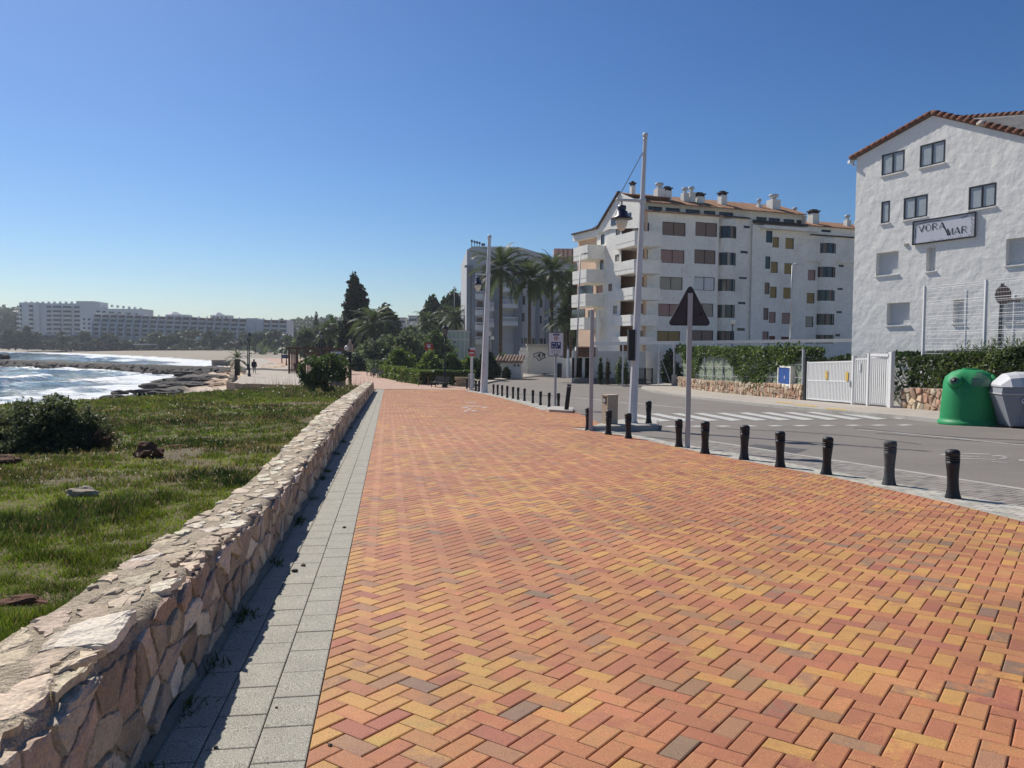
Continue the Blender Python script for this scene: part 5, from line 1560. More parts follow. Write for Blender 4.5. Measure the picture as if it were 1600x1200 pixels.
# ------------------------------------------------------------------ white gabled house with the name board
D0 = at(1334, 560, 46)
vm = thing('gabled_house', 'tall white rough plastered house with a tiled gable and a name board', 'house', (D0.x, D0.y, gz(D0.x, D0.y)))
fv = Facade(vm, D0, -24.5)
aL = fv.sz(1334, 420)[0]
z7 = lambda x, y: (1320 + x / 4.2857, 160 + y / 4.2857)
def wr(x0, y0, x1, y1): return fv.rect(*z7(x0, y0), *z7(x1, y1))
dark = [wr(250, 335, 396, 476), wr(506, 270, 668, 420), wr(397, 628, 550, 776), wr(833, 552, 1009, 708), wr(246, 662, 298, 808)]
white = [wr(212, 1002, 356, 1155), wr(548, 968, 605, 1130), wr(1083, 905, 1260, 1085)]
z8 = lambda x, y: (1320 + x / 4, 400 + y / 4)
white += [fv.rect(*z8(265, 292), *z8(403, 432)), fv.rect(*z8(680, 272), *z8(742, 420)), fv.rect(*z8(1000, 262), *z8(1160, 410))]
fv.holes = dark + white
ap, ze = fv.sz(*z7(590, 82)), fv.sz(*z7(60, 378))
zb = gz(D0.x, D0.y) - .5
aR = ap[0] + (ap[0] - aL) * 1.12
slope = (ap[1] - ze[1]) / (ap[0] - ze[0])
er_ = fv.sz(1600, 212); slope2 = (ap[1] - er_[1]) / abs(er_[0] - ap[0])
topz = sorted([(aL, ap[1] - slope * (ap[0] - aL) - .05), (ap[0], ap[1] - .05), (aR, ap[1] - slope2 * abs(aR - ap[0]) - .05)])
lo_, hi_ = min(aL, aR), max(aL, aR)
def grid_wall(fc, a0, a1, z0, tp, m, cell=.35):
    return fc.wall(a0, a1, z0, tp, m, .2)
fv.wall(lo_, hi_, zb, topz, M['whitewall'], .26)
for h in dark: fv.window(h, 'curtain', .06, 'whitewall', panes=1 if h[1] - h[0] < 1 else 2, fw=.075)
for h in white: fv.window(h, 'shut_white', .26, 'whitewall', 'whitemetal', .05, 1, slats=14)
# other walls of the house
sg = -1 if aR < aL else 1
bk = 13.0
mb = MB().use(M['whitewall'])
pl, pr = fv.P(aL, zb), fv.P(aR, zb)
nb = -fv.n * bk
zl_, zr_ = topz[0][1] if lo_ == aL else topz[-1][1], topz[-1][1] if lo_ == aL else topz[0][1]
offz = vm.location.z
for (p, zt_) in ((pl, zl_), (pr, zr_)):
    mb.poly([p, (p[0] + nb.x, p[1] + nb.y, p[2]), (p[0] + nb.x, p[1] + nb.y, zt_ - offz), (p[0], p[1], zt_ - offz)])
mb.build('side_wall', vm)
# roof: two pitches, verge tiles along the gable
def roofpt(a, out, dz=0): return fv.P(a, ap[1] - (abs(slope) if a > ap[0] else slope2) * abs(a - ap[0]) + dz, out)
mb = MB().use(M['slate'])
eo = .35
for side in (0, 1):
    ae = (aL - sg * eo) if side == 0 else (aR + sg * eo)
    q = [roofpt(ap[0], .16, .0), roofpt(ae, .16, 0), roofpt(ae, -bk, 0), roofpt(ap[0], -bk, 0)]
    q2 = [(x, y, z + .07) for x, y, z in q]
    mb.poly(q[::-1] if side else q); mb.poly(q2 if side else q2[::-1])
    mb.poly([q[0], q[1], q2[1], q2[0]]); mb.poly([q[1], q[2], q2[2], q2[1]])
rf = mb.build('roof', vm)
for side in (0, 1):
    ae = (aL - sg * eo) if side == 0 else (aR + sg * eo)
    n = int(abs(ae - ap[0]) / .36)
    for i in range(n):
        a0, a1 = ap[0] + (ae - ap[0]) * i / n, ap[0] + (ae - ap[0]) * (i + 1.12) / n
        mb = MB().use(M['tile'], True); mb.c = jit((.17, .068, .042), .25) if not (side and i == 7) else (.55, .45, .38)
        p, q = Vector(roofpt(a0, .07, .10)), Vector(roofpt(a1, .07, .135))
        mb.tube([p, q], [.125, .15], 8); mb.build('verge_tile', rf)
# the higher roof behind, with its own ridge tiles
mb = MB().use(M['slate'])
of_ = vm.location
rb = [on_plane(u, v, fv.o + fv.n * o, fv.n) - of_ for u, v, o in ((1486, 190, -.5), (1760, 258, -.5), (1760, 168, -5), (1484, 187, -5))]
mb.poly([tuple(q) for q in rb]); mb.build('rear_roof', vm)
for i in range(26):
    mb = MB().use(M['tile'], True); mb.c = jit((.19, .08, .05), .2)
    f0, f1 = i / 26, (i + 1.1) / 26
    A, B = rb[3], rb[2]
    mb.tube([A.lerp(B, f0) + Vector((0, 0, .05)), A.lerp(B, f1) + Vector((0, 0, .08))], [.12, .145], 8); mb.build('ridge_tile', rf)
# gutter end and a small vent
mb = MB().use(M['whitemetal']); g0 = roofpt(aL - sg * eo, .05, -.12); mb.box(g0, (.3, .3, .16)); mb.tube([Vector(g0), Vector(g0) + fv.d * sg * .25 + Vector((0, 0, -.3))], .06, 6); mb.build('gutter_end', vm)
mb = MB().use(M['concrete']); h = wr(402, 945, 424, 963); fv.slab(mb, h[0], h[1], h[2], h[3], -.02, .06); mb.build('vent', vm)
# name board: its own thing, hung on the gable
bc = [fv.sz(*z7(463, 795)), fv.sz(*z7(887, 735)), fv.sz(*z7(885, 908)), fv.sz(*z7(460, 953))]
b0, b1 = (bc[0][0] + bc[3][0]) / 2, (bc[1][0] + bc[2][0]) / 2
zt_, zbm = (bc[0][1] + bc[1][1]) / 2, (bc[2][1] + bc[3][1]) / 2
c0 = fv.o + fv.d * b0 + fv.n * .03
nbd = thing('name_board', 'long pale board reading VORA MAR with ornamental border on the white gable', 'sign', (c0.x, c0.y, zbm))
fb = Facade(nbd, c0, -24.5)
Wb, Hb = abs(b1 - b0), zt_ - zbm; sgn = 1 if b1 > b0 else -1
def bp_(x, y, o): return fb.P(sgn * x, zbm + y, o)
mb = MB().use(M['signwhite']); fb.slab(mb, 0, sgn * Wb, zbm, zt_, .0, .05); mb.build('board', nbd)
mb = MB().use(M['darkframe'])
for x0, x1, y0, y1 in ((0, Wb, 0, .07), (0, Wb, Hb - .07, Hb), (0, .07, .07, Hb - .07), (Wb - .07, Wb, .07, Hb - .07)): fb.slab(mb, sgn * x0, sgn * x1, zbm + y0, zbm + y1, .04, .09)
mb.build('frame', nbd)
def strokes(mb, lines, ox, oy, sx, sy, w, o=.062):
    for ln in lines:
        ww = w
        if isinstance(ln, tuple): ln, ww = ln
        for (xa, ya), (xb, yb) in zip(ln, ln[1:]):
            ax, ay, bx, by = ox + xa * sx, oy + ya * sy, ox + xb * sx, oy + yb * sy
            d = math.hypot(bx - ax, by - ay) or 1e-6; px, py = -(by - ay) / d * ww / 2, (bx - ax) / d * ww / 2
            q = [bp_(ax + px, ay + py, o), bp_(bx + px, by + py, o), bp_(bx - px, by - py, o), bp_(ax - px, ay - py, o)]
            mb.poly(q)
arc = lambda cx, cy, rx, ry, a0, a1, n=14: [(cx + rx * math.cos(math.radians(a0 + (a1 - a0) * i / n)), cy + ry * math.sin(math.radians(a0 + (a1 - a0) * i / n))) for i in range(n + 1)]
V_ = [([(0, 1), (.5, 0)], .045), ([(.5, 0), (1, 1)], .10)]
O_ = [([*arc(.5, .5, .48, .5, 90, 270)], .045), ([*arc(.5, .5, .48, .5, -90, 90)], .045), ([(.13, .75), (.13, .25)], .09)]
R_ = [([(.1, 0), (.1, 1)], .10), ([(.1, 1), (.5, 1), *arc(.5, .76, .34, .24, 90, -90), (.1, .5)], .045), ([(.45, .5), (.95, 0)], .05)]
A_ = [([(0, 0), (.5, 1)], .045), ([(.22, .3), (.8, .3)], .04), ([(.5, 1), (1, 0)], .10)]
M_ = [([(0, 0), (.08, 1)], .045), ([(.08, 1), (.5, 0)], .10), ([(.5, 0), (.94, 1)], .045), ([(.94, 1), (1, 0)], .07)]
def letter(mb, L_, x, y, w, h): strokes(mb, [(a, b * Hb * .5) for a, b in L_], x, y, w, h, .05)
mb = MB().use(M['darkframe'])
lw = Wb * .088; lh = Hb * .27
for L_, x in ((V_, .105), (O_, .215), (R_, .325), (A_, .435)): letter(mb, L_, Wb * x, Hb * .515, lw, lh)
strokes(mb, [([(.478 * Wb, Hb * .785), (.585 * Wb, Hb * .22)], .05 * Hb)], 0, 0, 1, 1, .05, .063)
for L_, x in ((M_, .565), (A_, .675), (R_, .785)): letter(mb, L_, Wb * x, Hb * .22, lw, lh)
mb.build('lettering', nbd)
# ornamental border: curls, dots and a small green sprig
mb = MB().use(M['darkframe']); rg = random.Random(8)
def curl(x, y, r, a): strokes(mb, [arc(x, y, r, r, a, a + 250, 9)], 0, 0, 1, 1, .012)
for i in range(22): curl(Wb * (.30 + .62 * i / 21), Hb * (.075 + .035 * math.sin(i * 1.3)), Hb * rg.uniform(.018, .04), rg.uniform(0, 360))
for i in range(18): curl(Wb * (.945 + .012 * math.sin(i * 1.7)), Hb * (.12 + .78 * i / 17), Hb * rg.uniform(.02, .045), rg.uniform(0, 360))
for i in range(22): strokes(mb, [arc(Wb * (.09 + .36 * i / 21), Hb * (.86 + .03 * math.sin(i / 21 * 3.1)), Hb * .018, Hb * .018, 0, 300, 6)], 0, 0, 1, 1, .012)
for i in range(10): strokes(mb, [arc(Wb * (.048 + .012 * math.sin(i / 9 * 3.1)), Hb * (.27 + .42 * i / 9), Hb * .016, Hb * .02, 0, 300, 6)], 0, 0, 1, 1, .012)
strokes(mb, [[(.065 * Wb, .80 * Hb), (.045 * Wb, .62 * Hb), (.045 * Wb, .26 * Hb)], [(.075 * Wb, .84 * Hb), (.25 * Wb, .90 * Hb), (.46 * Wb, .885 * Hb)], [(.775 * Wb, .84 * Hb), (.81 * Wb, .87 * Hb), (.83 * Wb, .86 * Hb), (.88 * Wb, .90 * Hb)], [(.78 * Wb, .82 * Hb), (.82 * Wb, .845 * Hb), (.87 * Wb, .87 * Hb)]], 0, 0, 1, 1, .014)
mb.build('border', nbd)
mb = MB().use(M['mesh_green'])
for a in range(5): strokes(mb, [([(.06 * Wb, .84 * Hb), (.06 * Wb + Hb * .10 * math.cos(a * 1.25), .84 * Hb + Hb * .09 * math.sin(a * 1.25))], .03)], 0, 0, 1, 1, .03, .064)
mb.build('sprig', nbd)

# ------------------------------------------------------------------ white apartment block with tiled roof
A0 = at(1019, 580, 84)
ab_ = thing('apartment_block', 'five storey white apartment block with tiled roof, chimneys and shuttered windows', 'building', (A0.x, A0.y, -1.9))
ANG = 70.0
f1 = Facade(ab_, A0, ANG)
z6 = lambda x, y: (1000 + x / 4.286, 280 + y / 4.286)
def r6(f, x0, y0, x1, y1):
    return f.rect(*z6(x0, y0), *z6(x1, y1))
# section 1
S1 = [((150, 288, 305, 378), 'shut_brown'), ((372, 290, 516, 383), 'shut_brown'), ((140, 473, 297, 562), 'shut_pink'), ((365, 473, 505, 567), 'shut_brown'), ((133, 655, 285, 740), 'shut_beige'), ((362, 655, 500, 745), 'shut_white'),
      ((123, 835, 275, 918), 'shut_pink'), ((350, 832, 490, 920), 'shut_beige'), ((115, 1017, 268, 1100), 'shut_ochre'), ((340, 1012, 490, 1100), 'shut_brown'),
      ((28, 290, 62, 346), 'shut_brown'), ((18, 472, 52, 532), 'shut_pink'), ((8, 655, 45, 718), 'shut_pink'), ((2, 835, 36, 898), 'shut_pink'), ((0, 1015, 24, 1075), 'shut_beige')]
def split(f, lst):
    hs = [(r6(f, *q), k) for q, k in lst]; f.holes = [h for h, _ in hs]; return hs
hs1 = split(f1, S1)
a_s = f1.sz(*z6(0, 600))[0] ; a_e = f1.sz(*z6(521, 600))[0]
zt1 = f1.sz(*z6(300, 236))[1]
a_s -= .25
f1.wall(a_s, a_e, -2.2, zt1, M['aptwall'], .22)
for h, k in hs1: f1.window(h, k, .14, False, 'darkframe', .05, 2 if h[1] - h[0] > 1.6 else 1, slats=8)
# bay section, set back .7 m
f2 = Facade(ab_, A0 - f1.n * .8, ANG)
b_s, b_e = a_e, f2.sz(*z6(748, 600))[0]
slits = [r6(f2, *q) for q in ((695, 312, 735, 328), (672, 480, 722, 497), (663, 655, 715, 669), (657, 822, 707, 838), (650, 997, 702, 1015))]
f2.holes = slits
f2.wall(b_s, b_e, -2.2, f2.sz(*z6(640, 262))[1], M['aptwall'], .2)
for h in slits: f2.window(h, 'darkglass', .1, False, 'darkframe', .04, 1)
def bay(f, rects, side_top, side_bot, x0, x1, glass):
    """rounded bay: curved wall with a dark glazed band on every storey"""
    a0, a1 = f.sz(*z6(x0, 600))[0], f.sz(*z6(x1, 600))[0]; zt = f.sz(*z6((x0 + x1) / 2, side_top))[1]
    c, r = (a0 + a1) / 2, (a1 - a0) / 2
    ring = [(c - r * math.cos(math.pi * i / 8), .75 * math.sin(math.pi * i / 8)) for i in range(9)]
    bands = sorted([f.rect(*z6(x0, q[1]), *z6(x1, q[3]))[2:] for q in rects])
    z = -2.2
    for b, t in bands + [(zt, zt)]:
        mb = MB().use(M['aptwall'])
        for (p, o), (q, o2) in zip(ring, ring[1:]): mb.poly([f.P(p, z, o), f.P(q, z, o2), f.P(q, b, o2), f.P(p, b, o)])
        if z > -2: mb.poly([f.P(p, z, o) for p, o in ring][::-1])
        mb.poly([f.P(p, b, o) for p, o in ring]); mb.build('bay_wall', ab_)
        z = t
    for i, (b, t) in enumerate(bands):
        fr = MB().use(M['darkframe'])
        for j, (p, o) in enumerate(ring[1:8]):
            if j % 2 == 0: fr.box(f.P(p, (b + t) / 2, o - .06), (.08, .08, t - b))
        fo = fr.build('bay_window', ab_)
        for j in range(8):
            (p, o), (q, o2) = ring[j], ring[j + 1]
            g = MB().use(M[glass[(i * 3 + j) % len(glass)]]); g.poly([f.P(p, b, o - .1), f.P(q, b, o2 - .1), f.P(q, t, o2 - .1), f.P(p, t, o - .1)]); g.build('pane', fo)
bay(f2, [(540, 318, 633, 400), (533, 495, 628, 580), (525, 672, 618, 752), (515, 843, 612, 930), (508, 1017, 600, 1100)], 275, 0, 524, 632, ['darkglass', 'darkglass', 'shut_brown', 'darkglass', 'darkglass', 'shut_beige', 'darkglass'])
# section 2, standing forward, and section 3
f3 = Facade(ab_, A0 - f1.n * .5, ANG)
S2 = [((845, 345, 887, 425), 'darkglass'), ((889, 388, 930, 457), 'shut_ochre'), ((975, 394, 1030, 467), 'shut_ochre'), ((840, 517, 872, 600), 'darkglass'), ((877, 553, 922, 628), 'shut_ochre'), ((967, 563, 1020, 635), 'shut_ochre'),
      ((835, 692, 868, 770), 'shut_brown'), ((872, 720, 915, 795), 'shut_ochre'), ((960, 726, 1013, 800), 'shut_ochre'), ((827, 862, 860, 942), 'shut_brown'), ((864, 890, 908, 962), 'shut_pink'), ((950, 895, 1007, 968), 'shut_pink'),
      ((820, 1020, 860, 1100), 'shut_pink'), ((864, 1050, 905, 1100), 'shut_red'), ((945, 1055, 1000, 1100), 'shut_red')]
hs3 = split(f3, S2)
c_s, c_e = f3.sz(*z6(748, 600))[0], f3.sz(*z6(1112, 600))[0]
f3.wall(c_s, c_e, -2.2, f3.sz(*z6(960, 318))[1], M['aptwall'], .22)
for h, k in hs3: f3.window(h, k, .14, False, 'darkframe', .05, 1, slats=0 if k == 'darkglass' else 8)
mb = MB().use(M['aptwall']); q = f3.sz(*z6(800, 300)), f3.sz(*z6(1168, 372)); f3.slab(mb, q[0][0], q[1][0], q[1][1] + .2, q[0][1] - .2, .0, .9); mb.build('parapet', ab_)
f4 = Facade(ab_, A0 - f1.n * 1.6, ANG)
S3 = [((1130, 448, 1183, 517), 'shut_ochre'), ((1125, 607, 1175, 677), 'shut_pink'), ((1117, 762, 1168, 832), 'shut_ochre'), ((1108, 920, 1160, 990), 'shut_beige'), ((1105, 1070, 1160, 1100), 'shut_red'),
      ((1352, 413, 1373, 428), 'darkglass'), ((1330, 573, 1365, 588), 'darkglass'), ((1322, 728, 1358, 742), 'darkglass'), ((1315, 883, 1352, 897), 'darkglass'), ((1308, 1037, 1340, 1053), 'darkglass')]
hs4 = split(f4, S3)
d_s, d_e = c_e, f4.sz(*z6(1560, 600))[0]
f4.wall(d_s, d_e, -2.2, f4.sz(*z6(1250, 392))[1], M['aptwall'], .22)
for h, k in hs4: f4.window(h, k, .14, False, 'darkframe', .05, 1, slats=0 if k == 'darkglass' else 8)
bay(f4, [(1208, 432, 1300, 500), (1200, 590, 1293, 660), (1193, 745, 1287, 817), (1185, 903, 1278, 977), (1178, 1043, 1270, 1100)], 400, 0, 1190, 1300, ['darkglass', 'darkglass', 'shut_brown', 'darkglass'])
# returns between the sections
mb = MB().use(M['aptwall'])
for fa, fb_, x, za in ((f1, f2, a_e, zt1), (f2, f3, b_e, zt1), (f3, f4, c_e, zt1 - 1.5)):
    d = (fb_.o - fa.o)
    p = fa.P(x, -2.2); q = (p[0] + d.x, p[1] + d.y, p[2])
    mb.poly([p, q, (q[0], q[1], za - ab_.location.z - .3), (p[0], p[1], za - ab_.location.z - .3)])
mb.build('return_wall', ab_)
# attic storey with a row of dark windows, lower tiled eave in front, main roof above
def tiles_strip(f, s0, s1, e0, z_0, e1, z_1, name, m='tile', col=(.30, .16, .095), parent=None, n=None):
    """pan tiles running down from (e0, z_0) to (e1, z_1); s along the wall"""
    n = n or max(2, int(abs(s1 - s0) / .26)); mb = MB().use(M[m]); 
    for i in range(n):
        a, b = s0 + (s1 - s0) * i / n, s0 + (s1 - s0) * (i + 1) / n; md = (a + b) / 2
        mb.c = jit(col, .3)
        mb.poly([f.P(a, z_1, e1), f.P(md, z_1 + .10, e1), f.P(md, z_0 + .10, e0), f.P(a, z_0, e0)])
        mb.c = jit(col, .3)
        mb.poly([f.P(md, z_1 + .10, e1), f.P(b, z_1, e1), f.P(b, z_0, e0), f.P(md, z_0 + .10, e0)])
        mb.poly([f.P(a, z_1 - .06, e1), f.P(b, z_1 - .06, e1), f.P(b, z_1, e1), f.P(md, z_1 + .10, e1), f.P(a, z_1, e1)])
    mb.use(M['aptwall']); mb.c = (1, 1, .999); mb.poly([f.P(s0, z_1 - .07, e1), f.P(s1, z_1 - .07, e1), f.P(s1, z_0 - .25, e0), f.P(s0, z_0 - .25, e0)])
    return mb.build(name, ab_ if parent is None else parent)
tiles_strip(f1, a_s - .6, a_e + .3, -1.1, zt1 + .34, .55, zt1 - .02, 'lower_eave')
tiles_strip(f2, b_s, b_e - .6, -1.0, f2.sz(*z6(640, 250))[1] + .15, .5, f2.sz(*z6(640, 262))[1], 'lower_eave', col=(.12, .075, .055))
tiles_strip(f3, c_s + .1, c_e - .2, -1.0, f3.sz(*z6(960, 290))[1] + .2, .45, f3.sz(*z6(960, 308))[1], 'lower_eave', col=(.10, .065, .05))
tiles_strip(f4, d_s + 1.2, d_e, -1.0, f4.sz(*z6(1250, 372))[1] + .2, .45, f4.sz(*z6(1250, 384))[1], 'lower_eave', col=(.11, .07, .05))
fa1 = Facade(ab_, A0 - f1.n * 1.35, ANG)
att = [r6(fa1, *q) for q in ((55, 175, 150, 203), (172, 188, 268, 215), (305, 203, 402, 228), (428, 216, 505, 238), (530, 228, 625, 250))]
at2 = [r6(fa1, *q) for q in ((780, 250, 850, 272), (862, 258, 938, 280), (962, 270, 1035, 290), (1048, 278, 1105, 298))]
at3 = [r6(fa1, *q) for q in ((1172, 332, 1205, 350), (1215, 340, 1280, 356))]
def lev(hs):
    z0_, z1_ = sum(h[2] for h in hs) / len(hs), sum(h[3] for h in hs) / len(hs); return [(h[0], h[1], z0_, z1_) for h in hs]
g1, g2, g3 = lev(att), lev(at2), lev(at3)
for hs, x0, x1 in ((g1, a_s, b_e), (g2, b_e, c_e), (g3, c_e, d_e)):
    fa1.holes = hs
    zt = max(h[3] for h in hs) + .32 if hs is g3 else g1[0][3] + .48
    fa1.wall(x0, x1, zt1 - 4.0, zt, M['aptwall'], .3, 'attic_wall')
    for h in hs: fa1.window(h, 'darkglass', .2, False, 'darkframe', .06, 2)
ze1, ze3 = g1[0][3] + .30, g3[0][3] + .30
ridge_o = -7.5
zr1 = f1.sz(*z6(0, 600))[1]
rz1 = Facade(ab_, A0 - f1.n * 5.2, ANG).sz(*z6(0, 104))[1]; rz3 = Facade(ab_, A0 - f1.n * 5.2, ANG).sz(*z6(1350, 300))[1]
main_roof = tiles_strip(f1, a_s - .1, c_e, -5.2, rz1, -.6, ze1 - .02, 'roof', col=(.30, .165, .10), n=150)
rear = tiles_strip(f1, c_e, d_e, -5.2, rz3, -1.0, ze3 - .02, 'roof', col=(.30, .165, .10), n=70)
mb = MB().use(M['aptwall'])                                      # step between the two roofs, back wall
mb.poly([f1.P(c_e, ze3 - .5, -1.0), f1.P(c_e, rz3 - .3, -5.2), f1.P(c_e, rz1 - .2, -5.2), f1.P(c_e, ze1 - .2, -.6)])
mb.poly([f1.P(a_s + 4, -2.2, -15), f1.P(d_e, -2.2, -15), f1.P(d_e, ze3 - .5, -15), f1.P(a_s + 4, ze1 - 1.5, -15)])
mb.build('rear_wall', ab_)
tiles_strip(f1, a_s + 1, d_e, -5.25, rz3 - .3, -15.4, ze3 - .2, 'roof', col=(.30, .165, .10), n=80)
fr_ = Facade(ab_, A0 - f1.n * 2.8, ANG)
def chimney(x0, y0, x1, y1, cap, wv=.0):
    h = fr_.rect(*z6(x0, y0), *z6(x1, y1)); mb = MB().use(M['aptwall']); w = h[1] - h[0]
    fr_.slab(mb, h[0], h[1], h[2] - .9, h[3], -w / 2, w / 2); c = mb.build('chimney', main_roof)
    if cap == 'dark':
        mb = MB().use(M['darktile']); fr_.slab(mb, h[0] - .12, h[1] + .12, h[3] + .22, h[3] + .34, -w * .6, w * .6); fr_.slab(mb, h[0] + .1, h[1] - .1, h[3] + .34, h[3] + .5, -w * .3, w * .3)
        for a in (h[0] + .06, h[1] - .06): fr_.slab(mb, a - .05, a + .05, h[3], h[3] + .22, -w * .45, w * .45)
    else:
        mb = MB().use(M['farwhite'], True); p = fr_.P((h[0] + h[1]) / 2, h[3], 0); mb.lathe([(w * .28, 0), (w * .28, .3), (w * .5, .34), (w * .5, .62), (w * .2, .66)], 10, p)
    mb.build('cowl', c)
for q in (((-62, 45, -38, 95, 'dark'), (105, 65, 152, 135, 'w'), (160, 80, 200, 130, 'dark'), (283, 95, 318, 135, 'w'), (325, 90, 360, 150, 'w'), (372, 120, 418, 165, 'dark'), (533, 110, 570, 155, 'dark'),
           (785, 170, 810, 185, 'w'), (868, 140, 920, 205, 'w'), (1025, 225, 1050, 240, 'w'), (1140, 232, 1182, 272, 'dark'), (1375, 275, 1402, 290, 'w'), (1446, 280, 1470, 305, 'w'))): chimney(*q)

# the lit side towards the sea: stepped walls, solid balconies
FL = -20.0
za = lambda x, y: (880 + x / 6.667, 340 + y / 6.667)
g_ = Facade(ab_, A0 - f1.d * 3.6 + Vector((0, 0, 0)), FL)         # plane of the front balconies
gw = Facade(ab_, A0 - f1.d * 1.2, FL)                              # back wall of the loggias
gl = Facade(ab_, A0 - f1.d * 3.2, FL)                              # lit wall piece
gb = Facade(ab_, A0 - f1.d * 5.4, FL)                              # outer balconies
def ra(f, x0, y0, x1, y1): return f.rect(*za(x0, y0), *za(x1, y1))
mb = MB().use(M['peach'])
lo0 = 0.0; lo1 = gw.sz(*za(610, 400))[0]
gw.slab(mb, min(0, lo1) - .1, max(0, lo1) + 3, -2.2, zt1, -.3, 0); mb.build('loggia_wall', ab_)
wl = [((548, 112, 595, 180), 'shut_beige'), ((540, 385, 585, 455), 'shut_beige'), ((583, 668, 627, 722), 'shut_brown'), ((520, 920, 562, 1000), 'shut_beige')]
lit0, lit1 = gl.sz(*za(600, 600))[0], gl.sz(*za(345, 600))[0]
lw_ = [((392, 172, 430, 282), 'darkglass'), ((383, 432, 420, 545), 'darkglass'), ((470, 690, 510, 765), 'shut_brown'), ((345, 708, 410, 785), 'shut_pink'), ((548, 112, 595, 180), 'shut_beige'), ((540, 385, 585, 455), 'shut_beige'), ((520, 920, 562, 1000), 'shut_beige'), ((342, 965, 385, 1110), 'darkglass')]
hl = [(ra(gl, *q), k) for q, k in lw_]
gl.holes = [h for h, _ in hl]
zroof_l = gl.sz(*za(430, 85))[1]
gl.wall(min(lit0, lit1), max(lit0, lit1), -2.2, gl.sz(*za(450, 62))[1], M['aptwall'], .2, 'sea_wall')
for h, k in hl: gl.window(h, k, .12, False, 'darkframe', .05, 1)
mb = MB().use(M['peach'])                                        # reveals of the loggia
p0, p1 = gl.P(lit0, -2.2), gw.P(gw.sz(*za(612, 600))[0], -2.2)
hh = zt1 + 2.2
mb.poly([p0, p1, (p1[0], p1[1], p1[2] + hh), (p0[0], p0[1], p0[2] + hh)]); mb.build('loggia_reveal', ab_)
# far wall behind the outer balconies
go = Facade(ab_, A0 - f1.d * 2.6, FL)
mb = MB().use(M['peach']); e0, e1 = go.sz(*za(345, 600))[0], go.sz(*za(150, 600))[0]
go.slab(mb, min(e0, e1) - .2, max(e0, e1), -2.2, go.sz(*za(200, 215))[1], -.3, 0); mb.build('loggia_wall', ab_)
for q in ((262, 965, 305, 1110), (160, 705, 310, 800), (95, 955, 225, 1050)):
    h = ra(go, *q); mb = MB().use(M['darkglass']); go.slab(mb, h[0], h[1], h[2], h[3], .0, .05); mb.build('window', ab_)
def balcony(f, x0, y0, x1, y1, depth, m='aptwall'):
    h = ra(f, x0, y0, x1, y1); mb = MB().use(M[m])
    hz = h[3] - h[2]
    f.slab(mb, h[0], h[1], h[2] + hz * .34, h[3], -.14, 0)
    f.slab(mb, h[0] + .0, h[1], h[2], h[2] + hz * .30, -.16, -.02)
    f.slab(mb, h[0] + .03, h[1] - .03, h[2] + hz * .30, h[2] + hz * .34, -.2, -.06)
    f.slab(mb, h[0], h[0] + .14, h[2], h[3], -depth, -.16); f.slab(mb, h[1] - .14, h[1], h[2], h[3], -depth, -.16)
    f.slab(mb, h[0] + .14, h[1] - .14, h[2] + .0, h[2] + .16, -depth, -.16)
    mb.build('balcony', ab_)
for q in ((540, 165, 742, 312), (530, 455, 735, 590), (512, 738, 722, 862), (500, 1018, 700, 1128)): balcony(g_, *q, 3.2)
for q in ((107, 300, 252, 440), (97, 550, 240, 685), (87, 800, 230, 930), (76, 1045, 218, 1165)): balcony(gb, *q, 3.0)
for q in ((505, 1240, 700, 1320),): balcony(g_, *q, 3.0)
mb = MB().use(M['aptwall'])
for x, f in ((240, gb),):
    a, _ = f.sz(*za(x, 700)); f.slab(mb, a - .15, a + .15, -2.2, f.sz(*za(x, 960))[1], -1.6, -1.3)
mb.build('balcony_column', ab_)
# gable roof over the sea side: soffit and verge falling to the left
gv = Facade(ab_, A0 - f1.d * 3.35, FL)                             # gable over the sea side
off = Vector(ab_.location)
PV = [on_plane(u, v, gv.o, gv.n) - off for u, v in ((895, 367.5), (934, 358), (968, 301), (1003, 315.5), (1003, 356), (952, 358), (934, 366), (898, 372))]
mb = MB().use(M['aptwall']); mb.poly([tuple(PV[i]) for i in (1, 6, 5, 4, 3, 2)]); mb.build('gable_wall', ab_)
mb = MB().use(M['darktile'])
for p, q in ((PV[0], PV[1]), (PV[1], PV[2])):
    e = f1.d * .35; h = Vector((0, 0, .16)); a, b = p - f1.d * .25, q - f1.d * .25
    mb.hexa([tuple(x) for x in (a, b, b + e, a + e)] + [tuple(x + h) for x in (a, b, b + e, a + e)])
mb.build('verge', ab_)
for u, v, u2, v2 in ((978, 333, 986, 341), (955, 343, 962, 352)):
    h = gv.rect(u, v, u2, v2); mb = MB().use(M['darkglass']); gv.slab(mb, h[0], h[1], h[2], h[3], .0, .04); mb.build('window', ab_)
mb = MB().use(M['aptwall']); s0, s1 = PV[0], PV[1]; sb = f1.d * 4.0; h = Vector((0, 0, -.75))
mb.hexa([tuple(p) for p in (s0 + h, s1 + h, s1 + sb + h, s0 + sb + h, s0, s1, s1 + sb, s0 + sb)]); mb.build('eave_box', ab_)
mb = MB().use(M['tileplain']); a, b = PV[1] + f1.d * .2 + Vector((0, 0, -.05)), PV[2] + f1.d * .2 + Vector((0, 0, -.05)); e = f1.d * 6
mb.hexa([tuple(x - Vector((0, 0, .1))) for x in (a, b, b + e, a + e)] + [tuple(x) for x in (a, b, b + e, a + e)]); mb.build('side_roof', ab_)

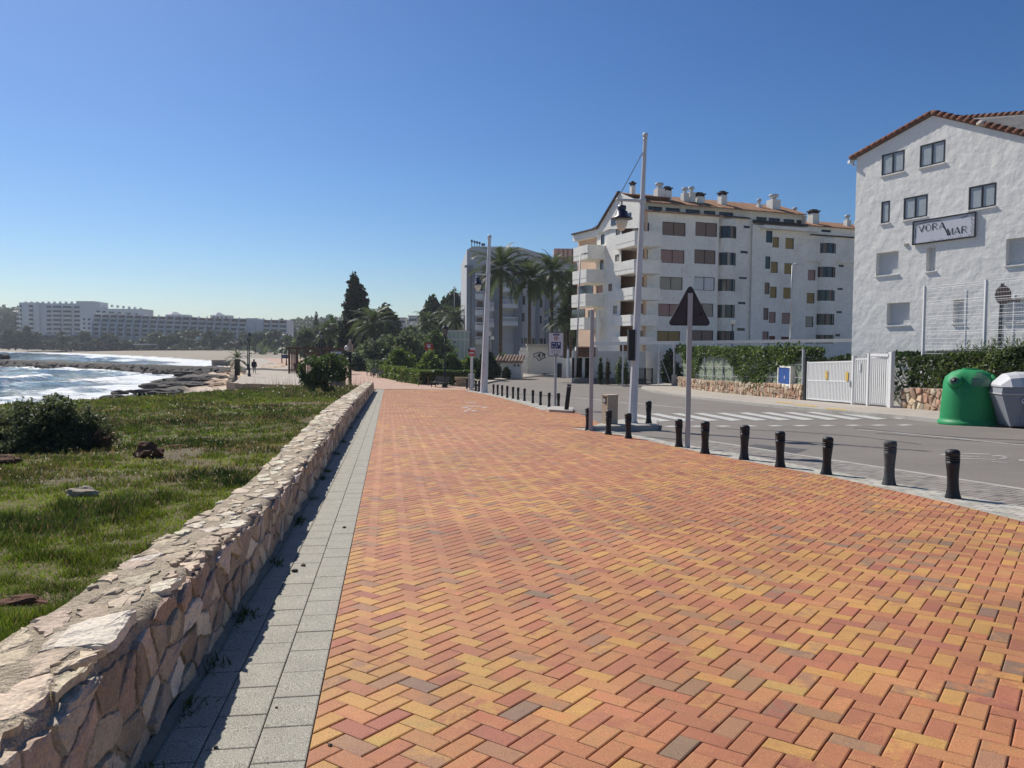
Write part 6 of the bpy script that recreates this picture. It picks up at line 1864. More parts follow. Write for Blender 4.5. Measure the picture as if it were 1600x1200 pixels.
# ------------------------------------------------------------------ grey hotel behind the palms
hd = 140
H0 = at(729, 560, hd)
ho = thing('grey_hotel', 'grey hotel with dark pilasters and white balustrade balconies behind the palms', 'building', (H0.x, H0.y, -1.9))
fh = Facade(ho, H0, 84)
z4 = lambda x, y: (700 + x / 4.286, 360 + y / 4.286)
def r4(f, x0, y0, x1, y1): return f.rect(*z4(x0, y0), *z4(x1, y1))
wins = [r4(fh, *q) for q in ((497, 436, 520, 500), (493, 550, 516, 613), (614, 460, 634, 518), (610, 568, 630, 626), (675, 575, 690, 632), (678, 470, 692, 528), (500, 365, 524, 390), (618, 375, 636, 410))]
bal = [r4(fh, *q) for q in ((345, 420, 462, 455), (345, 536, 458, 575), (345, 650, 440, 750), (372, 345, 465, 350))]
lft = [r4(fh, *q) for q in ((198, 362, 236, 418), (196, 474, 232, 530), (194, 584, 230, 632), (192, 684, 228, 728))]
fh.holes = wins + bal[:3] + lft
xs = [fh.sz(*z4(x, 500))[0] for x in (125, 160, 480, 640, 720, 850, 1000)]
ztop = [(xs[0], fh.sz(*z4(125, 130))[1]), (xs[1], fh.sz(*z4(160, 107))[1]), (xs[2], fh.sz(*z4(480, 112))[1]), (xs[3], fh.sz(*z4(640, 160))[1]), (xs[4], fh.sz(*z4(720, 185))[1]), (xs[5], fh.sz(*z4(850, 232))[1]), (xs[6], fh.sz(*z4(1000, 250))[1])]
fh.wall(xs[0], xs[6], -2.4, ztop, M['hotelgrey'], .5)
for h in wins:
    fh.window(h, 'darkglass', .25, False, 'hotelwhite', .06, 1)
for h in bal[:3]: mb = MB().use(M['hotelgrey']); fh.slab(mb, h[0], h[1], h[2], h[3], -.6, -.5); mb.build('recess', ho)
for h in lft:
    fh.window(h, 'shut_brown', .4, False, 'darkframe', .06, 1)
mb = MB().use(M['hotelgrey'])
p, q = fh.P(xs[0], -2.4, 0), fh.P(xs[0], -2.4, -26); zz_ = ztop[0][1] - ho.location.z
mb.poly([p, q, (q[0], q[1], zz_), (p[0], p[1], zz_)]); mb.poly([fh.P(a, z, 0) for a, z in ztop] + [fh.P(a, z, -26) for a, z in reversed(ztop)]); mb.build('side_wall', ho)
for x0, x1, yt in ((125, 146, 245), (160, 180, 265), (303, 336, 300), (448, 492, 330), (593, 612, 380), (655, 672, 400)):
    h = r4(fh, x0, yt, x1, 780); mb = MB().use(M['hoteldark']); fh.slab(mb, h[0], h[1], -2.4, h[3], .0, .45); mb.build('pilaster', ho)
mb = MB().use(M['hoteldark']); h = r4(fh, 122, 236, 165, 250); fh.slab(mb, h[0] - .3, h[1], h[2], h[3], 0, .7); mb.build('cornice', ho)
mb = MB().use(M['hotelwhite'])
for x0, x1, ys in ((340, 464, (382, 492, 610)), (252, 306, (400, 512, 620))):
    for y in ys:
        h = r4(fh, x0, y - 28, x1, y + 30); fb_ = MB().use(M['hotelwhite'])
        fh.slab(fb_, h[0], h[1], h[2], h[2] + (h[3] - h[2]) * .5, .0, .9); fh.slab(fb_, h[0], h[1], h[3] - .15, h[3], .7, .9)
        bo = fb_.build('balcony', ho)
        n = 14 if x1 - x0 > 90 else 7
        for i in range(n):
            a = h[0] + (h[1] - h[0]) * (i + .5) / n; m2 = MB().use(M['hotelwhite']); fh.slab(m2, a - .06, a + .06, h[2] + (h[3] - h[2]) * .5, h[3] - .15, .74, .86); m2.build('baluster', bo)
for y in (330, 432, 540, 640, 735):                            # rounded corner balconies with arched parapets
    h = r4(fh, 176, y - 24, 244, y + 30); c = (h[0] + h[1]) / 2; r = (h[1] - h[0]) / 2
    ring = [(c - r * math.cos(math.pi * i / 8), .05 + .9 * math.sin(math.pi * i / 8)) for i in range(9)]
    mb = MB().use(M['hotelwhite'])
    for i, ((a, o), (b, o2)) in enumerate(zip(ring, ring[1:])):
        mb.poly([fh.P(a, h[2], o), fh.P(b, h[2], o2), fh.P(b, h[3] - .5, o2), fh.P(a, h[3] - .5, o)]); mb.poly([fh.P(a, h[3] - .18, o), fh.P(b, h[3] - .18, o2), fh.P(b, h[3], o2), fh.P(a, h[3], o)])
        mb.box(fh.P((a + b) / 2, h[3] - .34, (o + o2) / 2), (.12, .12, .34))
    mb.poly([fh.P(a, h[3], o) for a, o in ring]); mb.poly([fh.P(a, h[2], o) for a, o in ring][::-1]); mb.build('balcony', ho)
# ground floor glazing
h = r4(fh, 480, 722, 690, 760)
for i in range(8):
    mb = MB().use(M['darkglass']); fh.slab(mb, h[0] + (h[1] - h[0]) * i / 8 + .1, h[0] + (h[1] - h[0]) * (i + 1) / 8 - .1, h[2], h[3], .0, .06); mb.build('shop_window', ho)
# letters on the roof corner, seen edge on
for i, (x, y) in enumerate(((160, 72), (178, 78), (195, 82), (212, 86), (230, 96), (242, 96))):
    a, z = fh.sz(*z4(x, y + 12)); mb = MB().use(M['black']); fh.slab(mb, a - .13, a + .13, z + .1, z + .6, -.3, -.2); fh.slab(mb, a - .22, a + .22, z + .32, z + .46, -.31, -.19); fh.slab(mb, a - .05, a + .05, z - 1.2, z, -.28, -.22); mb.build('roof_letter', ho)
a, z = fh.sz(*z4(160, 60)); mb = MB().use(M['hotelwhite']); mb.tube([fh.P(a, z, -.5), fh.P(a, z - 2.2, -.5)], .08, 6); mb.build('roof_mast', ho)
p = at(852, 560, 175)
t = thing('pink_tower', 'pinkish roof pavilion showing above the grey hotel roof', 'tower', (p.x, 175, -1.9)); k = 175 / F
zt_ = at(852, 388, 175).z + 1.9; z2_ = at(852, 404, 175).z + 1.9
mb = MB().use(M['pink']); mb.box((30 * k, 4, zt_ - .3), (34 * k, 7, .7)); mb.build('roof', t)
for i in range(5): mb = MB().use(M['pink']); mb.box(((16 + 7 * i) * k, .8, (zt_ + z2_) / 2 - 1), (1.2, .8, zt_ - z2_ + 2)); mb.build('column', t)
mb = MB().use(M['pink']); mb.box((34 * k, 4.5, z2_ / 2 - .3), (24 * k, 6, z2_)); mb.build('body', t)
p = at(721, 560, 230)
t = thing('hillside_villa', 'white villa with balconies peeping between the pines and the hotel', 'house', (p.x, 230, -1.9)); k = 230 / F
zt_ = at(721, 457, 230).z + 1.9
mb = MB().use(M['farwhite']); mb.box((2 * k, 5, zt_ / 2), (14 * k, 10, zt_)); mb.build('wall', t)
for i, v in enumerate((466, 480, 494)): mb = MB().use(M['farwhite']); z = at(721, v, 230).z + 1.9; mb.box((-1 * k, -.7, z), (10 * k, 1.4, .9)); mb.build('balcony', t); mb = MB().use(M['hotelpane']); mb.box((1 * k, -.02, z + 1.5), (6 * k, .1, 1.4)); mb.build('window', t)
for u, v, w_, lab in ((627, 497, 12, 'small pale house on the far hill left of the pines'), (645, 494, 14, 'tiny white house with flat roof on the far hill')):
    p = at(u, 560, 330); k = 330 / F; zt_ = at(u, v, 330).z + 1.9
    t = thing('hill_house', lab, 'house', (p.x, 330, -1.9)); mb = MB().use(M['farwhite']); mb.box((0, 3, zt_ / 2), (w_ * k, 6, zt_)); mb.build('wall', t)
    for i in range(3): mb = MB().use(M['hotelpane']); mb.box(((i - 1) * w_ * k * .28, -.03, zt_ - 1.6), (.9, .1, 1.1)); mb.build('window', t)
    mb = MB().use(M['tileplain']); mb.box((0, 3, zt_ + .12), (w_ * k + .6, 6.6, .25)); mb.build('roof', t)
# ------------------------------------------------------------------ white garden walls, hut, carport across the road
def box_thing(name, label, cat, parts, loc, rz=0):
    t = thing(name, label, cat, loc, rz)
    for nm, m, c, d in parts:
        mb = MB().use(M[m]); mb.box(c, d); mb.build(nm, t)
    return t
p = G(795, 592); k = p.y / F
t = thing('utility_hut', 'little white hut with clay tile roof beside the dark bush', 'hut', tuple(p), math.radians(-6))
mb = MB().use(M['sunwall']); mb.box((0, 1.2, 13 * k), (38 * k, 2.4, 26 * k)); mb.build('wall', t)
for i in range(9):
    for j in range(5):
        mb = MB().use(M['tile'], True); mb.c = jit((.29, .205, .155), .3); x = (-20 + i * 5) * k; mb.tube([(x, -.35 + j * .62, 26.6 * k + j * .13), (x, .33 + j * .62, 26.6 * k + j * .13 + .15)], [.17, .14], 6); mb.build('roof_tile', t)
mb = MB().use(M['darkframe'])
for x in (9, 15): mb.box((x * k, -.02, 21 * k), (.18, .06, .22))
mb.build('vent', t)
mb = MB().use(M['sunwall']); mb.box((13 * k, -.03, 10 * k), (13 * k, .05, 18 * k)); mb.build('door', t)
tree('dark_bush', 'scraggy dark creeper before the wall of the little white hut', 'bush', 791, 572, p.y - .8, 15, DK, 63, p.z, 'bush', 500, .2)
# graffiti building
gd = G(845, 584.5).y
t0 = at(845, 584.5, gd)
t = thing('garage_block', 'low pale garage block with scrawled black graffiti and flat cornice', 'garage', (t0.x, gd, t0.z)); k = gd / F
zt_ = at(845, 541, gd).z - t0.z
mb = MB().use(M['sunwall']); mb.box((4 * k, 3, zt_ / 2), (50 * k, 6, zt_)); mb.build('wall', t)
mb = MB().use(M['concrete']); mb.box((4 * k, 2.8, zt_ + .15), (53 * k, 6.8, .3)); mb.build('cornice', t)
mb = MB().use(M['aptwall'])
for j in range(7): mb.box((-27 * k + .05 * (j % 2), .8, .3 + j * .5), (.9 + .2 * (j % 3), 2.2, .46))
mb.build('rough_edge', t)
mb = MB().use(M['black'])
def scr(pts, w=.10):
    for (a, b), (c, d) in zip(pts, pts[1:]):
        A, B = Vector(((a - 845) * k, -.02, (584.5 - b) * k)), Vector(((c - 845) * k, -.02, (584.5 - d) * k))
        l = (B - A); n_ = Vector((-l.z, 0, l.x)).normalized() * w / 2
        mb.poly([tuple(A + n_), tuple(A - n_), tuple(B - n_), tuple(B + n_)])
for ln in ([(834, 552), (834, 558), (838, 558)], [(839, 557), (842, 553), (842, 558), (840, 555)], [(845, 551), (842.5, 553), (844, 556), (843, 559), (846, 561), (843, 563)], [(845, 551), (848, 552), (847, 558), (850, 552), (851, 558)],
           [(852, 552.5), (850, 556), (852, 559)], [(838, 559), (842, 564), (846, 561), (851, 558.5)], [(835, 553), (843, 550), (851, 553)]): scr(ln)
mb.build('graffiti', t)
# plain walls and posts to the right of it
p = at(890, 590, 80)
t = thing('garden_wall', 'white garden wall with dark doorway behind the information sign', 'wall', tuple(p)); k = p.y / F
mb = MB().use(M['sunwall']); mb.box((8 * k, .3, 15 * k), (62 * k, .3, 30 * k)); mb.build('wall', t)
mb = MB().use(M['darkframe']); mb.box((-16 * k, .1, 11 * k), (7 * k, .2, 22 * k)); mb.build('doorway', t)
for x, w_ in ((4, 5), (14, 9), (28, 10)): mb = MB().use(M['sunwall']); mb.box((x * k, -.25, 15.5 * k), (w_ * k, .6, 31 * k)); mb.build('pier', t)
mb = MB().use(M['whitemetal']); mb.tube([(-4 * k, -1.2, 0), (-4 * k, -1.2, 43 * k)], .12, 8); mb.build('post', t)
for i in range(9):
    for j in range(4):
        mb = MB().use(M['tileplain'], True); x = (13 + i * 2.9) * k; mb.tube([(x, -.55 - .1 * j, (45 - 3.6 * j) * k), (x, -.4 - .1 * j, (48 - 3.6 * j) * k)], [.16, .13], 6); mb.build('wall_tile', t)
mb = MB().use(M['sunwall']); mb.box((26 * k, .4, 42 * k), (34 * k, 1.2, 12 * k)); mb.build('tile_backing', t)
# white carport edge on thin posts, dark railing, hedge stems
c0, c1 = at(928, 537.5, 75), at(1350, 532, 70)
t = thing('carport', 'long flat white carport roof edge on thin posts before the apartment block', 'carport', (c0.x, c0.y, zl))
d = Vector((c1.x - c0.x, c1.y - c0.y, c1.z - c0.z)); zc = c0.z - zl
mb = MB().use(M['whitemetal'])
nn = Vector((-d.y, d.x, 0)).normalized() * 1.6
q = [Vector((0, 0, zc - .12)), Vector((d.x, d.y, zc - .12 + d.z)), Vector((d.x, d.y, zc - .12 + d.z)) + nn, Vector((0, 0, zc - .12)) + nn]
mb.hexa([tuple(x) for x in q] + [tuple(x + Vector((0, 0, .3))) for x in q]); mb.build('roof', t)
for f in (.115, .255, .5, .75, .97):
    mb = MB().use(M['whitemetal']); mb.tube([(d.x * f, d.y * f + .1, -.1), (d.x * f, d.y * f + .1, zc - .1 + d.z * f)], .07, 6); mb.build('post', t)
mb = MB().use(M['galv']); mb.tube([(d.x * .255, d.y * .255, zc * .8), (d.x * .30, d.y * .30, .3)], .04, 5); mb.build('brace', t)
p = at(960, 578, 79)
box_thing('garden_wall', 'white garden wall of the apartment block behind the bare shrubs', 'wall', [('wall', 'sunwall', (-.5, .6, 1.4), (7.4, .3, 3.6)), ('plinth', 'darkconcrete', (-.5, -.6, .25), (7.2, .5, .5))], (p.x, p.y, zl))
p = at(1034, 575, 80)
box_thing('garden_wall', 'shaded white wall behind the dark railing', 'wall', [('wall', 'sunwall', (.2, 1.0, 1.5), (5.4, .3, 3.4))], (p.x, p.y, zl))
p = at(992, 577, 77)
t = thing('railing', 'dark metal railing between the white mast and the hedge', 'railing', (p.x, p.y, zl + .15)); k = 77 / F
for z in (.25, 1.35): mb = MB().use(M['black']); mb.box((10 * k, 0, z), (36 * k, .05, .06)); mb.build('rail', t)
for i in range(22): mb = MB().use(M['black']); mb.box((-8 * k + i * 1.7 * k, 0, .8), (.035, .035, 1.1)); mb.build('bar', t)
for x in (16, 27): mb = MB().use(M['black']); mb.box((x * k, 0, .7), (.14, .14, 1.5)); mb.build('post', t)
for u, w_, h_, lab, pal in ((938, 9, 22, 'narrow dark trimmed shrub at the end of the tiled wall', DK), (950, 11, 22, 'brownish trimmed shrub before the white garden wall', [(.06, .05, .03), (.10, .08, .045)]), (968, 16, 23, 'thin pale shrub with bare branches before the white wall', OLV), (979, 8, 20, 'sparse shrub right behind the white lamp mast', OLV)):
    d_ = 76; p = at(u, 555.5 + 22 - h_, d_)
    tree('bare_shrub', lab, 'shrub', u, 555.5 + 22 - h_, d_, w_, pal, u, zl, 'bush', 420, .13)
tree('dark_bush', 'dark clipped bush under the carport beside the hedge', 'bush', 1048, 546, 78, 34, DK, 71, zl, 'bush', 1800, .2)

# ------------------------------------------------------------------ low rubble wall, screen mesh and hedge along the far pavement
def wall_line(y): return interp(y, [(16, 17.3), (31, 16.6), (42, 15.7), (72.7, 15.0)])
LWZ = .085
def rubble(label, y0, y1, h, seed):
    t = thing('rubble_wall', label, 'wall', (wall_line(y0), y0, gz(wall_line(y0), y0)))
    o = Vector(t.location); rg = random.Random(seed)
    n = int((y1 - y0) / 1.0) + 1
    P = []
    for i in range(n + 1):
        y = y0 + (y1 - y0) * i / n; x = wall_line(y); z = gz(x, y)
        P.append([(x - o.x, y - o.y, z - .1 - o.z), (x - o.x, y - o.y, z + h - o.z), (x + .4 - o.x, y - o.y, z + h - o.z), (x + .4 - o.x, y - o.y, z - .1 - o.z)])
    grid_mesh('mortar', np.array(P), M['rubblemortar'], parent=t, smooth=False)
    lay = Laid('stone', t, M['rubble'], ('col',))
    cols = [(.42, .30, .20), (.50, .38, .26), (.36, .24, .16), (.54, .45, .33), (.44, .27, .18)]
    for (sx, sy), poly in voronoi(y0, y1, 0, 1, .34 if y0 < 40 else .42, .30 / h, rg):
        poly = [(q[0], q[1] * h) for q in poly]; pl = inset(poly, .02)
        if len(pl) < 3 or area(pl) < .006: continue
        cx, cy = sum(q[0] for q in pl) / len(pl), sum(q[1] for q in pl) / len(pl)
        out = rough_outline(pl, rg, .02, .25)
        def place(y, hh, up): x = wall_line(y); return (x - up * 2.6 - o.x, y - o.y, gz(x, y) + hh - o.z)
        lay.add(stone_vf(out[::-1], place, rg.uniform(.02, .045), rg, cx, cy), (jit(rg.choice(cols), .2),), area(pl) / sx ** 2)
    lay.finish(300)
    return t
rubble('rubble stone plinth wall under the hedge left of the white gate', 42.6, 72.7, .95, 5)
rubble('rubble stone wall behind the green bottle bank right of the white gate', 18, 33.2, .95, 6)
# mesh screen with posts, hedge growing over it
t = thing('screen_fence', 'wire fence with torn greenish screening behind the rubble wall', 'fence', (15.4, 57, -1.6)); o = Vector(t.location)
ys = np.arange(43, 72.8, .5)
for a, b in zip(ys[::5], ys[5::5]):
    P = [[(wall_line(y) + .22 + .07 * math.sin(y * 5 + zz * 4) - o.x, y - o.y, gz(15, y) + .9 + zz - o.z) for zz in np.linspace(0, 1.9, 6)] for y in np.linspace(a + .05, b - .05, 8)]
    grid_mesh('screen_panel', np.array(P), M['mesh_green'], parent=t)
    x = wall_line(a) + .12; mb = MB().use(M['galv']); mb.tube([(x - o.x, a - o.y, gz(15, a) + .8 - o.z), (x - o.x, a - o.y, gz(15, a) + 2.95 - o.z)], .045, 6); mb.build('post', t)
mb = MB().use(M['galv'])
for zz in (1.3, 2.0, 2.8): mb.tube([(wall_line(y) + .1 - o.x, y - o.y, gz(15, y) + zz - o.z) for y in ys[::4]], .02, 5)
mb.build('wire', t)
IVY = [(.03, .05, .016), (.06, .095, .026), (.10, .14, .04), (.15, .17, .06)]
hz = lambda q: interp(q[1], [(42, 2.95), (55, 3.2), (73, 3.7)])
th = hedge('ivy_hedge', 'bright leafy hedge spilling over the fence along the far pavement', [(wall_line(43.3) + 1.0, 43.3), (wall_line(58) + 1.0, 58), (wall_line(72.5) + 1.0, 72.5)], hz, 1.1, IVY, 16000, .105, 72)
rng = np.random.default_rng(9)
# tongues of ivy hanging over the screen
n = 9000; y = rng.uniform(43.3, 72.5, n)
hang = np.interp(y, [43, 45, 47.5, 49.5, 50.5, 53, 55, 57, 61, 62, 63.5, 66, 67.5, 69, 71, 72.7], [.6, .9, 1.2, 2.4, 2.6, 2.2, 1.3, .5, .3, .35, .4, 2.5, 2.7, 1.2, .3, .5])
dz_ = hang * rng.random(n) ** 1.1 + .12 * rng.normal(size=n)
P = np.stack([np.array([wall_line(v) for v in y]) + rng.uniform(-.12, .25, n), y, np.array([gz(15, v) + hz((0, v)) for v in y]) - .02 - dz_], 1) - np.array(th.location)
ti = np.clip(.5 + .7 * fbm(y, dz_ * 2, .8, 3) + .5 * (rng.random(n) - .5), 0, .999) * 3; pa = np.array(IVY); col = pa[ti.astype(int)] * (.75 + .5 * rng.random((n, 1)))
np_mesh('creeper', leaf_quads(P, np.full(n, .11), rng), 4, M['leaf'], {'col': col}, parent=th)
hz2 = lambda q: interp(q[1], [(16, 2.5), (24, 2.45), (30, 2.3), (33.5, 2.15)])
hedge('oleander_hedge', 'thick oleander hedge behind the bottle bank and grey container', [(wall_line(14.5) + .95, 14.5), (wall_line(24) + .95, 24), (wall_line(33.2) + .95, 33.2)], hz2, 1.5, [(.022, .036, .014), (.045, .068, .022), (.085, .115, .035), (.13, .16, .06)], 38000, .10, 73)
rg = random.Random(12)
t = thing('oleander_shoots', 'tall pointed oleander shoots standing above the hedge before the mesh fence', 'shrub', (18, 26, gz(18, 26)))
V, Cc = [], []
for i in range(330):
    y = rg.uniform(17, 30.5); x = wall_line(y) + rg.uniform(.3, 1.6); h0 = hz2((0, y)) * .9; hh = rg.uniform(.25, .75); lx_, ly_ = rg.uniform(-.15, .15), rg.uniform(-.15, .15)
    for j in range(16):
        f = j / 15; c = Vector((x - 18 + lx_ * f, y - 26 + ly_ * f, gz(x, y) + h0 + hh * f - gz(18, 26)))
        a = rg.uniform(0, 6.28); dr = Vector((math.cos(a), math.sin(a), rg.uniform(.5, 1.6))).normalized(); sd_ = dr.cross(Vector((0, 0, 1))).normalized()
        L_ = .17; V += [c, c + dr * L_ * .5 + sd_ * .018, c + dr * L_, c + dr * L_ * .5 - sd_ * .018]; g = rg.uniform(.7, 1.3); Cc.append((.075 * g, .105 * g, .032 * g))
np_mesh('foliage', [tuple(v) for v in V], 4, M['leaf'], {'col': Cc}, parent=t)
hedge('garden_hedge', 'dark hedge inside the garden behind the white gate', [(20.5, 30), (21.5, 44), (21.8, 60)], 2.6, 1.4, DK, 8000, .14, 74)
# blue meter cupboard
p = G(1227, 615)
q0, q1 = at(1211, 600, 45.2), at(1243, 600, 43.2)
t = thing('meter_cupboard', 'blue double door of a cupboard in a white frame set in the rubble wall', 'cupboard', (wall_line(45.3) + .01, 45.3, gz(15.7, 45.3)), 0)
wy = 1.9; z0, z1 = .92, 1.85
for (a, b, c, d_) in ((-wy / 2 - .12, wy / 2 + .12, z0 - .2, z0), (-wy / 2 - .12, wy / 2 + .12, z1, z1 + .1), (-wy / 2 - .12, -wy / 2, z0, z1), (wy / 2, wy / 2 + .12, z0, z1)):
    mb = MB().use(M['aptwall']); mb.bbox((-.06, a, c), (.3, b, d_)); mb.build('frame', t)
for s in (-1, 1):
    mb = MB().use(M['bluepaint']); mb.bbox((-.03, (s - 1) * wy / 4 + .01, z0 + .01), (.02, (s + 1) * wy / 4 - .01, z1 - .01)); dd = mb.build('door', t)
    if s < 0: mb = MB().use(M['signwhite']); mb.bbox((-.05, -.12, 1.2), (-.03, -.02, 1.38)); mb.build('lock_plate', dd)

# ------------------------------------------------------------------ white slatted gate
t = thing('white_gate', 'white metal gate of upright slats between hedge and rubble wall', 'gate', (15.9, 38, gz(15.9, 38))); o = Vector(t.location)
gx_line = lambda y: interp(y, [(33.6, 16.05), (42.2, 15.7)])
def gpt(y, z): return (gx_line(y) - o.x, y - o.y, gz(16, y) + .09 + z - o.z)
secs = [(42.0, 36.9, 2.05), (36.7, 35.45, 2.15), (35.25, 33.7, 2.2)]
for i, (ya, yb, h_) in enumerate(secs):
    n = int((ya - yb) / (.155 if i == 0 else .16))
    fo = MB().use(M['whitemetal'])
    for z in (.1, h_ - .05, h_ * .52 if i == 0 else .1): fo.hexa([tuple(Vector(gpt(y, z + dz)) + Vector((dx, 0, 0))) for dz in (-.035, .035) for y, dx in ((ya, -.03), (yb, -.03), (yb, .03), (ya, .03))])
    for y in (ya - .03, yb + .03): fo.box(gpt(y, h_ / 2 + .03), (.08, .08, h_ - .02))
    fr = fo.build('gate_leaf', t)
    for k_ in range(n):
        y = ya - (k_ + .5) * (ya - yb) / n; mb = MB().use(M['whitemetal']); mb.box(gpt(y, h_ / 2 + .02), (.05, .085, h_ - .2)); mb.build('slat', fr)
for y, h_, w_ in ((42.2, 2.3, .16), (36.8, 2.25, .14), (35.35, 2.35, .14), (33.45, 2.35, .26)):
    mb = MB().use(M['whitemetal'] if y != 42.2 else M['black']); mb.box(gpt(y, h_ / 2), (.16, w_, h_)); mb.build('gate_post', t)
mb = MB().use(M['whitemetal']); mb.box(gpt(34.5, 2.25), (.14, 1.9, .12)); mb.build('lintel', t)
for y, z in ((39.6, 1.35), (37.4, 1.3)): mb = MB().use(M['yellowpaint']); mb.box(Vector(gpt(y, z)) + Vector((-.05, 0, 0)), (.02, .3, .42)); mb.build('warning_label', t)
mb = MB().use(M['signwhite']); mb.box(Vector(gpt(36.1, 1.75)) + Vector((-.06, 0, 0)), (.05, .16, .34)); mb.build('intercom', t)
mb = MB().use(M['galv']); mb.box(Vector(gpt(36.95, .95)) + Vector((-.08, 0, 0)), (.08, .12, .3)); mb.build('lock', t)
# dark lamp column by the gate hinge
mb = MB().use(M['galv']); mb.box((0, 0, 1.4), (.11, .11, 2.8)); q = mb.build('gate_side_post'); q.location = (15.75, 42.75, gz(15.7, 42.7)); tag(q, 'slim grey upright post at the hinge side of the white gate', 'post')

# ------------------------------------------------------------------ white wire mesh fence
t = thing('mesh_fence', 'tall white welded mesh fence standing above the oleander hedge', 'fence', (17.3, 28, gz(17, 28))); o = Vector(t.location)
posts = [Vector((15.72 + 1.0, 30.0 + 1.9)), ]
dirf = Vector((.2, -.98)).normalized()
pa_, pb_ = at(1443.5, 500, 36), at(1539, 500, 32.5)
A = Vector((pa_.x, pa_.y)); Bv = Vector((pb_.x, pb_.y)); stp = Bv - A
zt_ = [at(1446, 447, 36).z, at(1541, 437, 32.5).z]
hp = zt_[0] - gz(A.x, A.y); hp2 = zt_[1] - gz(Bv.x, Bv.y)
for i in range(5):
    q = A + stp * i; z0 = gz(q.x, q.y); zt = z0 + hp + (hp2 - hp) * i
    mb = MB().use(M['whitemetal']); mb.box((q.x - o.x, q.y - o.y, (z0 + zt) / 2 - o.z), (.10, .10, zt - z0)); mb.build('post', t)
    if i == 4: break
    pn = MB().use(M['whitemetal']); q2 = q + stp; ztb = gz(q2.x, q2.y) + hp + (hp2 - hp) * (i + 1)
    for j in range(19):
        f = j / 18; za_, zb_ = zt - .05 - f * 3.0, ztb - .05 - f * 3.0
        w_ = .0055 if j % 4 else .009
        for e in ((0,) if j % 4 else (0, .10)):
            pn.tube([(q.x - o.x, q.y - o.y, za_ - e - o.z), (q2.x - o.x, q2.y - o.y, zb_ - e - o.z)], w_, 4, False)
    for j in range(46):
        f = (j + .5) / 46; x, y = q.x + stp.x * f, q.y + stp.y * f; zz = zt + (ztb - zt) * f
        pn.tube([(x - o.x, y - o.y, zz - o.z), (x - o.x, y - o.y, zz - 3.1 - o.z)], .0048, 3, False)
    pn.build('mesh_panel', t)
# second fence further in, two thinner posts and a round traffic sign seen from behind
for (u, vt, d_, lab) in ((1511, 454, 38.0, 'thin white post standing inside the mesh fence'), (1568, 475, 36.3, 'thin white post right of the round sign behind the mesh'), (1586, 462, 35.6, 'thin white post with dark bracket behind the mesh fence, rightmost')):
    p = at(u, vt, d_); z0 = gz(p.x, d_); mb = MB().use(M['whitemetal']); mb.tube([(0, 0, 0), (0, 0, p.z - z0)], .06, 8); mb.box((.0, 0, p.z - z0), (.12, .12, .06)); q = mb.build('fence_post'); q.location = (p.x, d_, z0); tag(q, lab, 'post')
p = at(1567.5, 461, 34.5); z0 = gz(p.x, 34.5)
t = thing('traffic_sign', 'round sign seen from its reddish back, dark post, behind the mesh fence', 'traffic sign', (p.x, 34.5, z0), math.radians(12)); h_ = p.z - z0; k = 34.5 / F
mb = MB().use(M['rust']); R_ = 14.3 * k
mb.tube([(0, -.02, h_), (0, .02, h_)], R_, 28); mb.build('disc', t)
mb = MB().use(M['black']); mb.tube([(R_ * math.cos(a * .2) , -.0, h_ + R_ * math.sin(a * .2)) for a in range(33)], .02, 5, False); mb.build('rim', t)
mb = MB().use(M['black']); mb.tube([(-.1, .06, 0), (0, .06, h_ + 18.5 * k)], .075, 8); mb.build('post', t)
mb = MB().use(M['rust']); mb.box((18 * k, -.01, h_ - 8 * k), (26 * k, .03, 4 * k)); mb.build('plate', t)

# ------------------------------------------------------------------ recycling containers on the road
cg = G(1513, 665, ROADZ); k = cg.y / F
t = thing('bottle_bank', 'green dome shaped bottle bank with round opening at the kerb', 'recycling container', tuple(cg + Vector((.32, .55, 0))))
Rr_, Hh_ = 43.5 * k, 88 * k
prof = [(Rr_ * 1.02, 0), (Rr_ * 1.02, .10), (Rr_ * .955, .125), (Rr_ * .95, .2), (Rr_ * .915, Hh_ * .4), (Rr_ * .87, Hh_ * .64), (Rr_ * .83, Hh_ * .74), (Rr_ * .74, Hh_ * .85), (Rr_ * .58, Hh_ * .94), (Rr_ * .36, Hh_ * .99), (.001, Hh_ * 1.0)]
mb = MB().use(M['green'], True)
n = 48; rings = []
for r, z in prof:                                               # lobed dome: the upper part swells round each opening
    b = len(mb.v)
    for i in range(n):
        a = 2 * math.pi * i / n; f = max(0, min(1, (z / Hh_ - .62) / .2)) * max(0, min(1, (1.01 - z / Hh_) / .12))
        e = 1 + .115 * f * (math.cos(6 * (a + 2.705)) ** 3 if math.cos(6 * (a + 2.705)) > 0 else .75 * math.cos(6 * (a + 2.705)))
        mb.v.append((r * e * math.cos(a), r * e * math.sin(a), z))
    rings.append(b)
for r0, r1 in zip(rings, rings[1:]):
    for i in range(n): mb.face((r0 + i, r0 + (i + 1) % n, r1 + (i + 1) % n, r1 + i))
mb.build('body', t)
def on_dome(az, zf, name, m, r, rin=None, out=.0):
    a = math.radians(az); rr_ = interp(zf * Hh_, [(z, q) for q, z in prof]) * 1.09 + out
    c = Vector((rr_ * math.cos(a), rr_ * math.sin(a), zf * Hh_)); nrm = Vector((math.cos(a), math.sin(a), .75)).normalized()
    mb = MB().use(M[m], True); mb.tube([c - nrm * .1, c + nrm * .02], [r, r], 20); return mb.build(name, t)
for az in (-155, -35, 85):
    on_dome(az, .80, 'collar', 'green', .235, out=-.005); 
for az in (-155,):
    on_dome(az, .80, 'rubber_ring', 'scuffed', .135, out=.02); on_dome(az, .80, 'opening', 'darkframe', .10, out=.035)
a = math.radians(-74)
mb = MB().use(M['scuffed'], True)
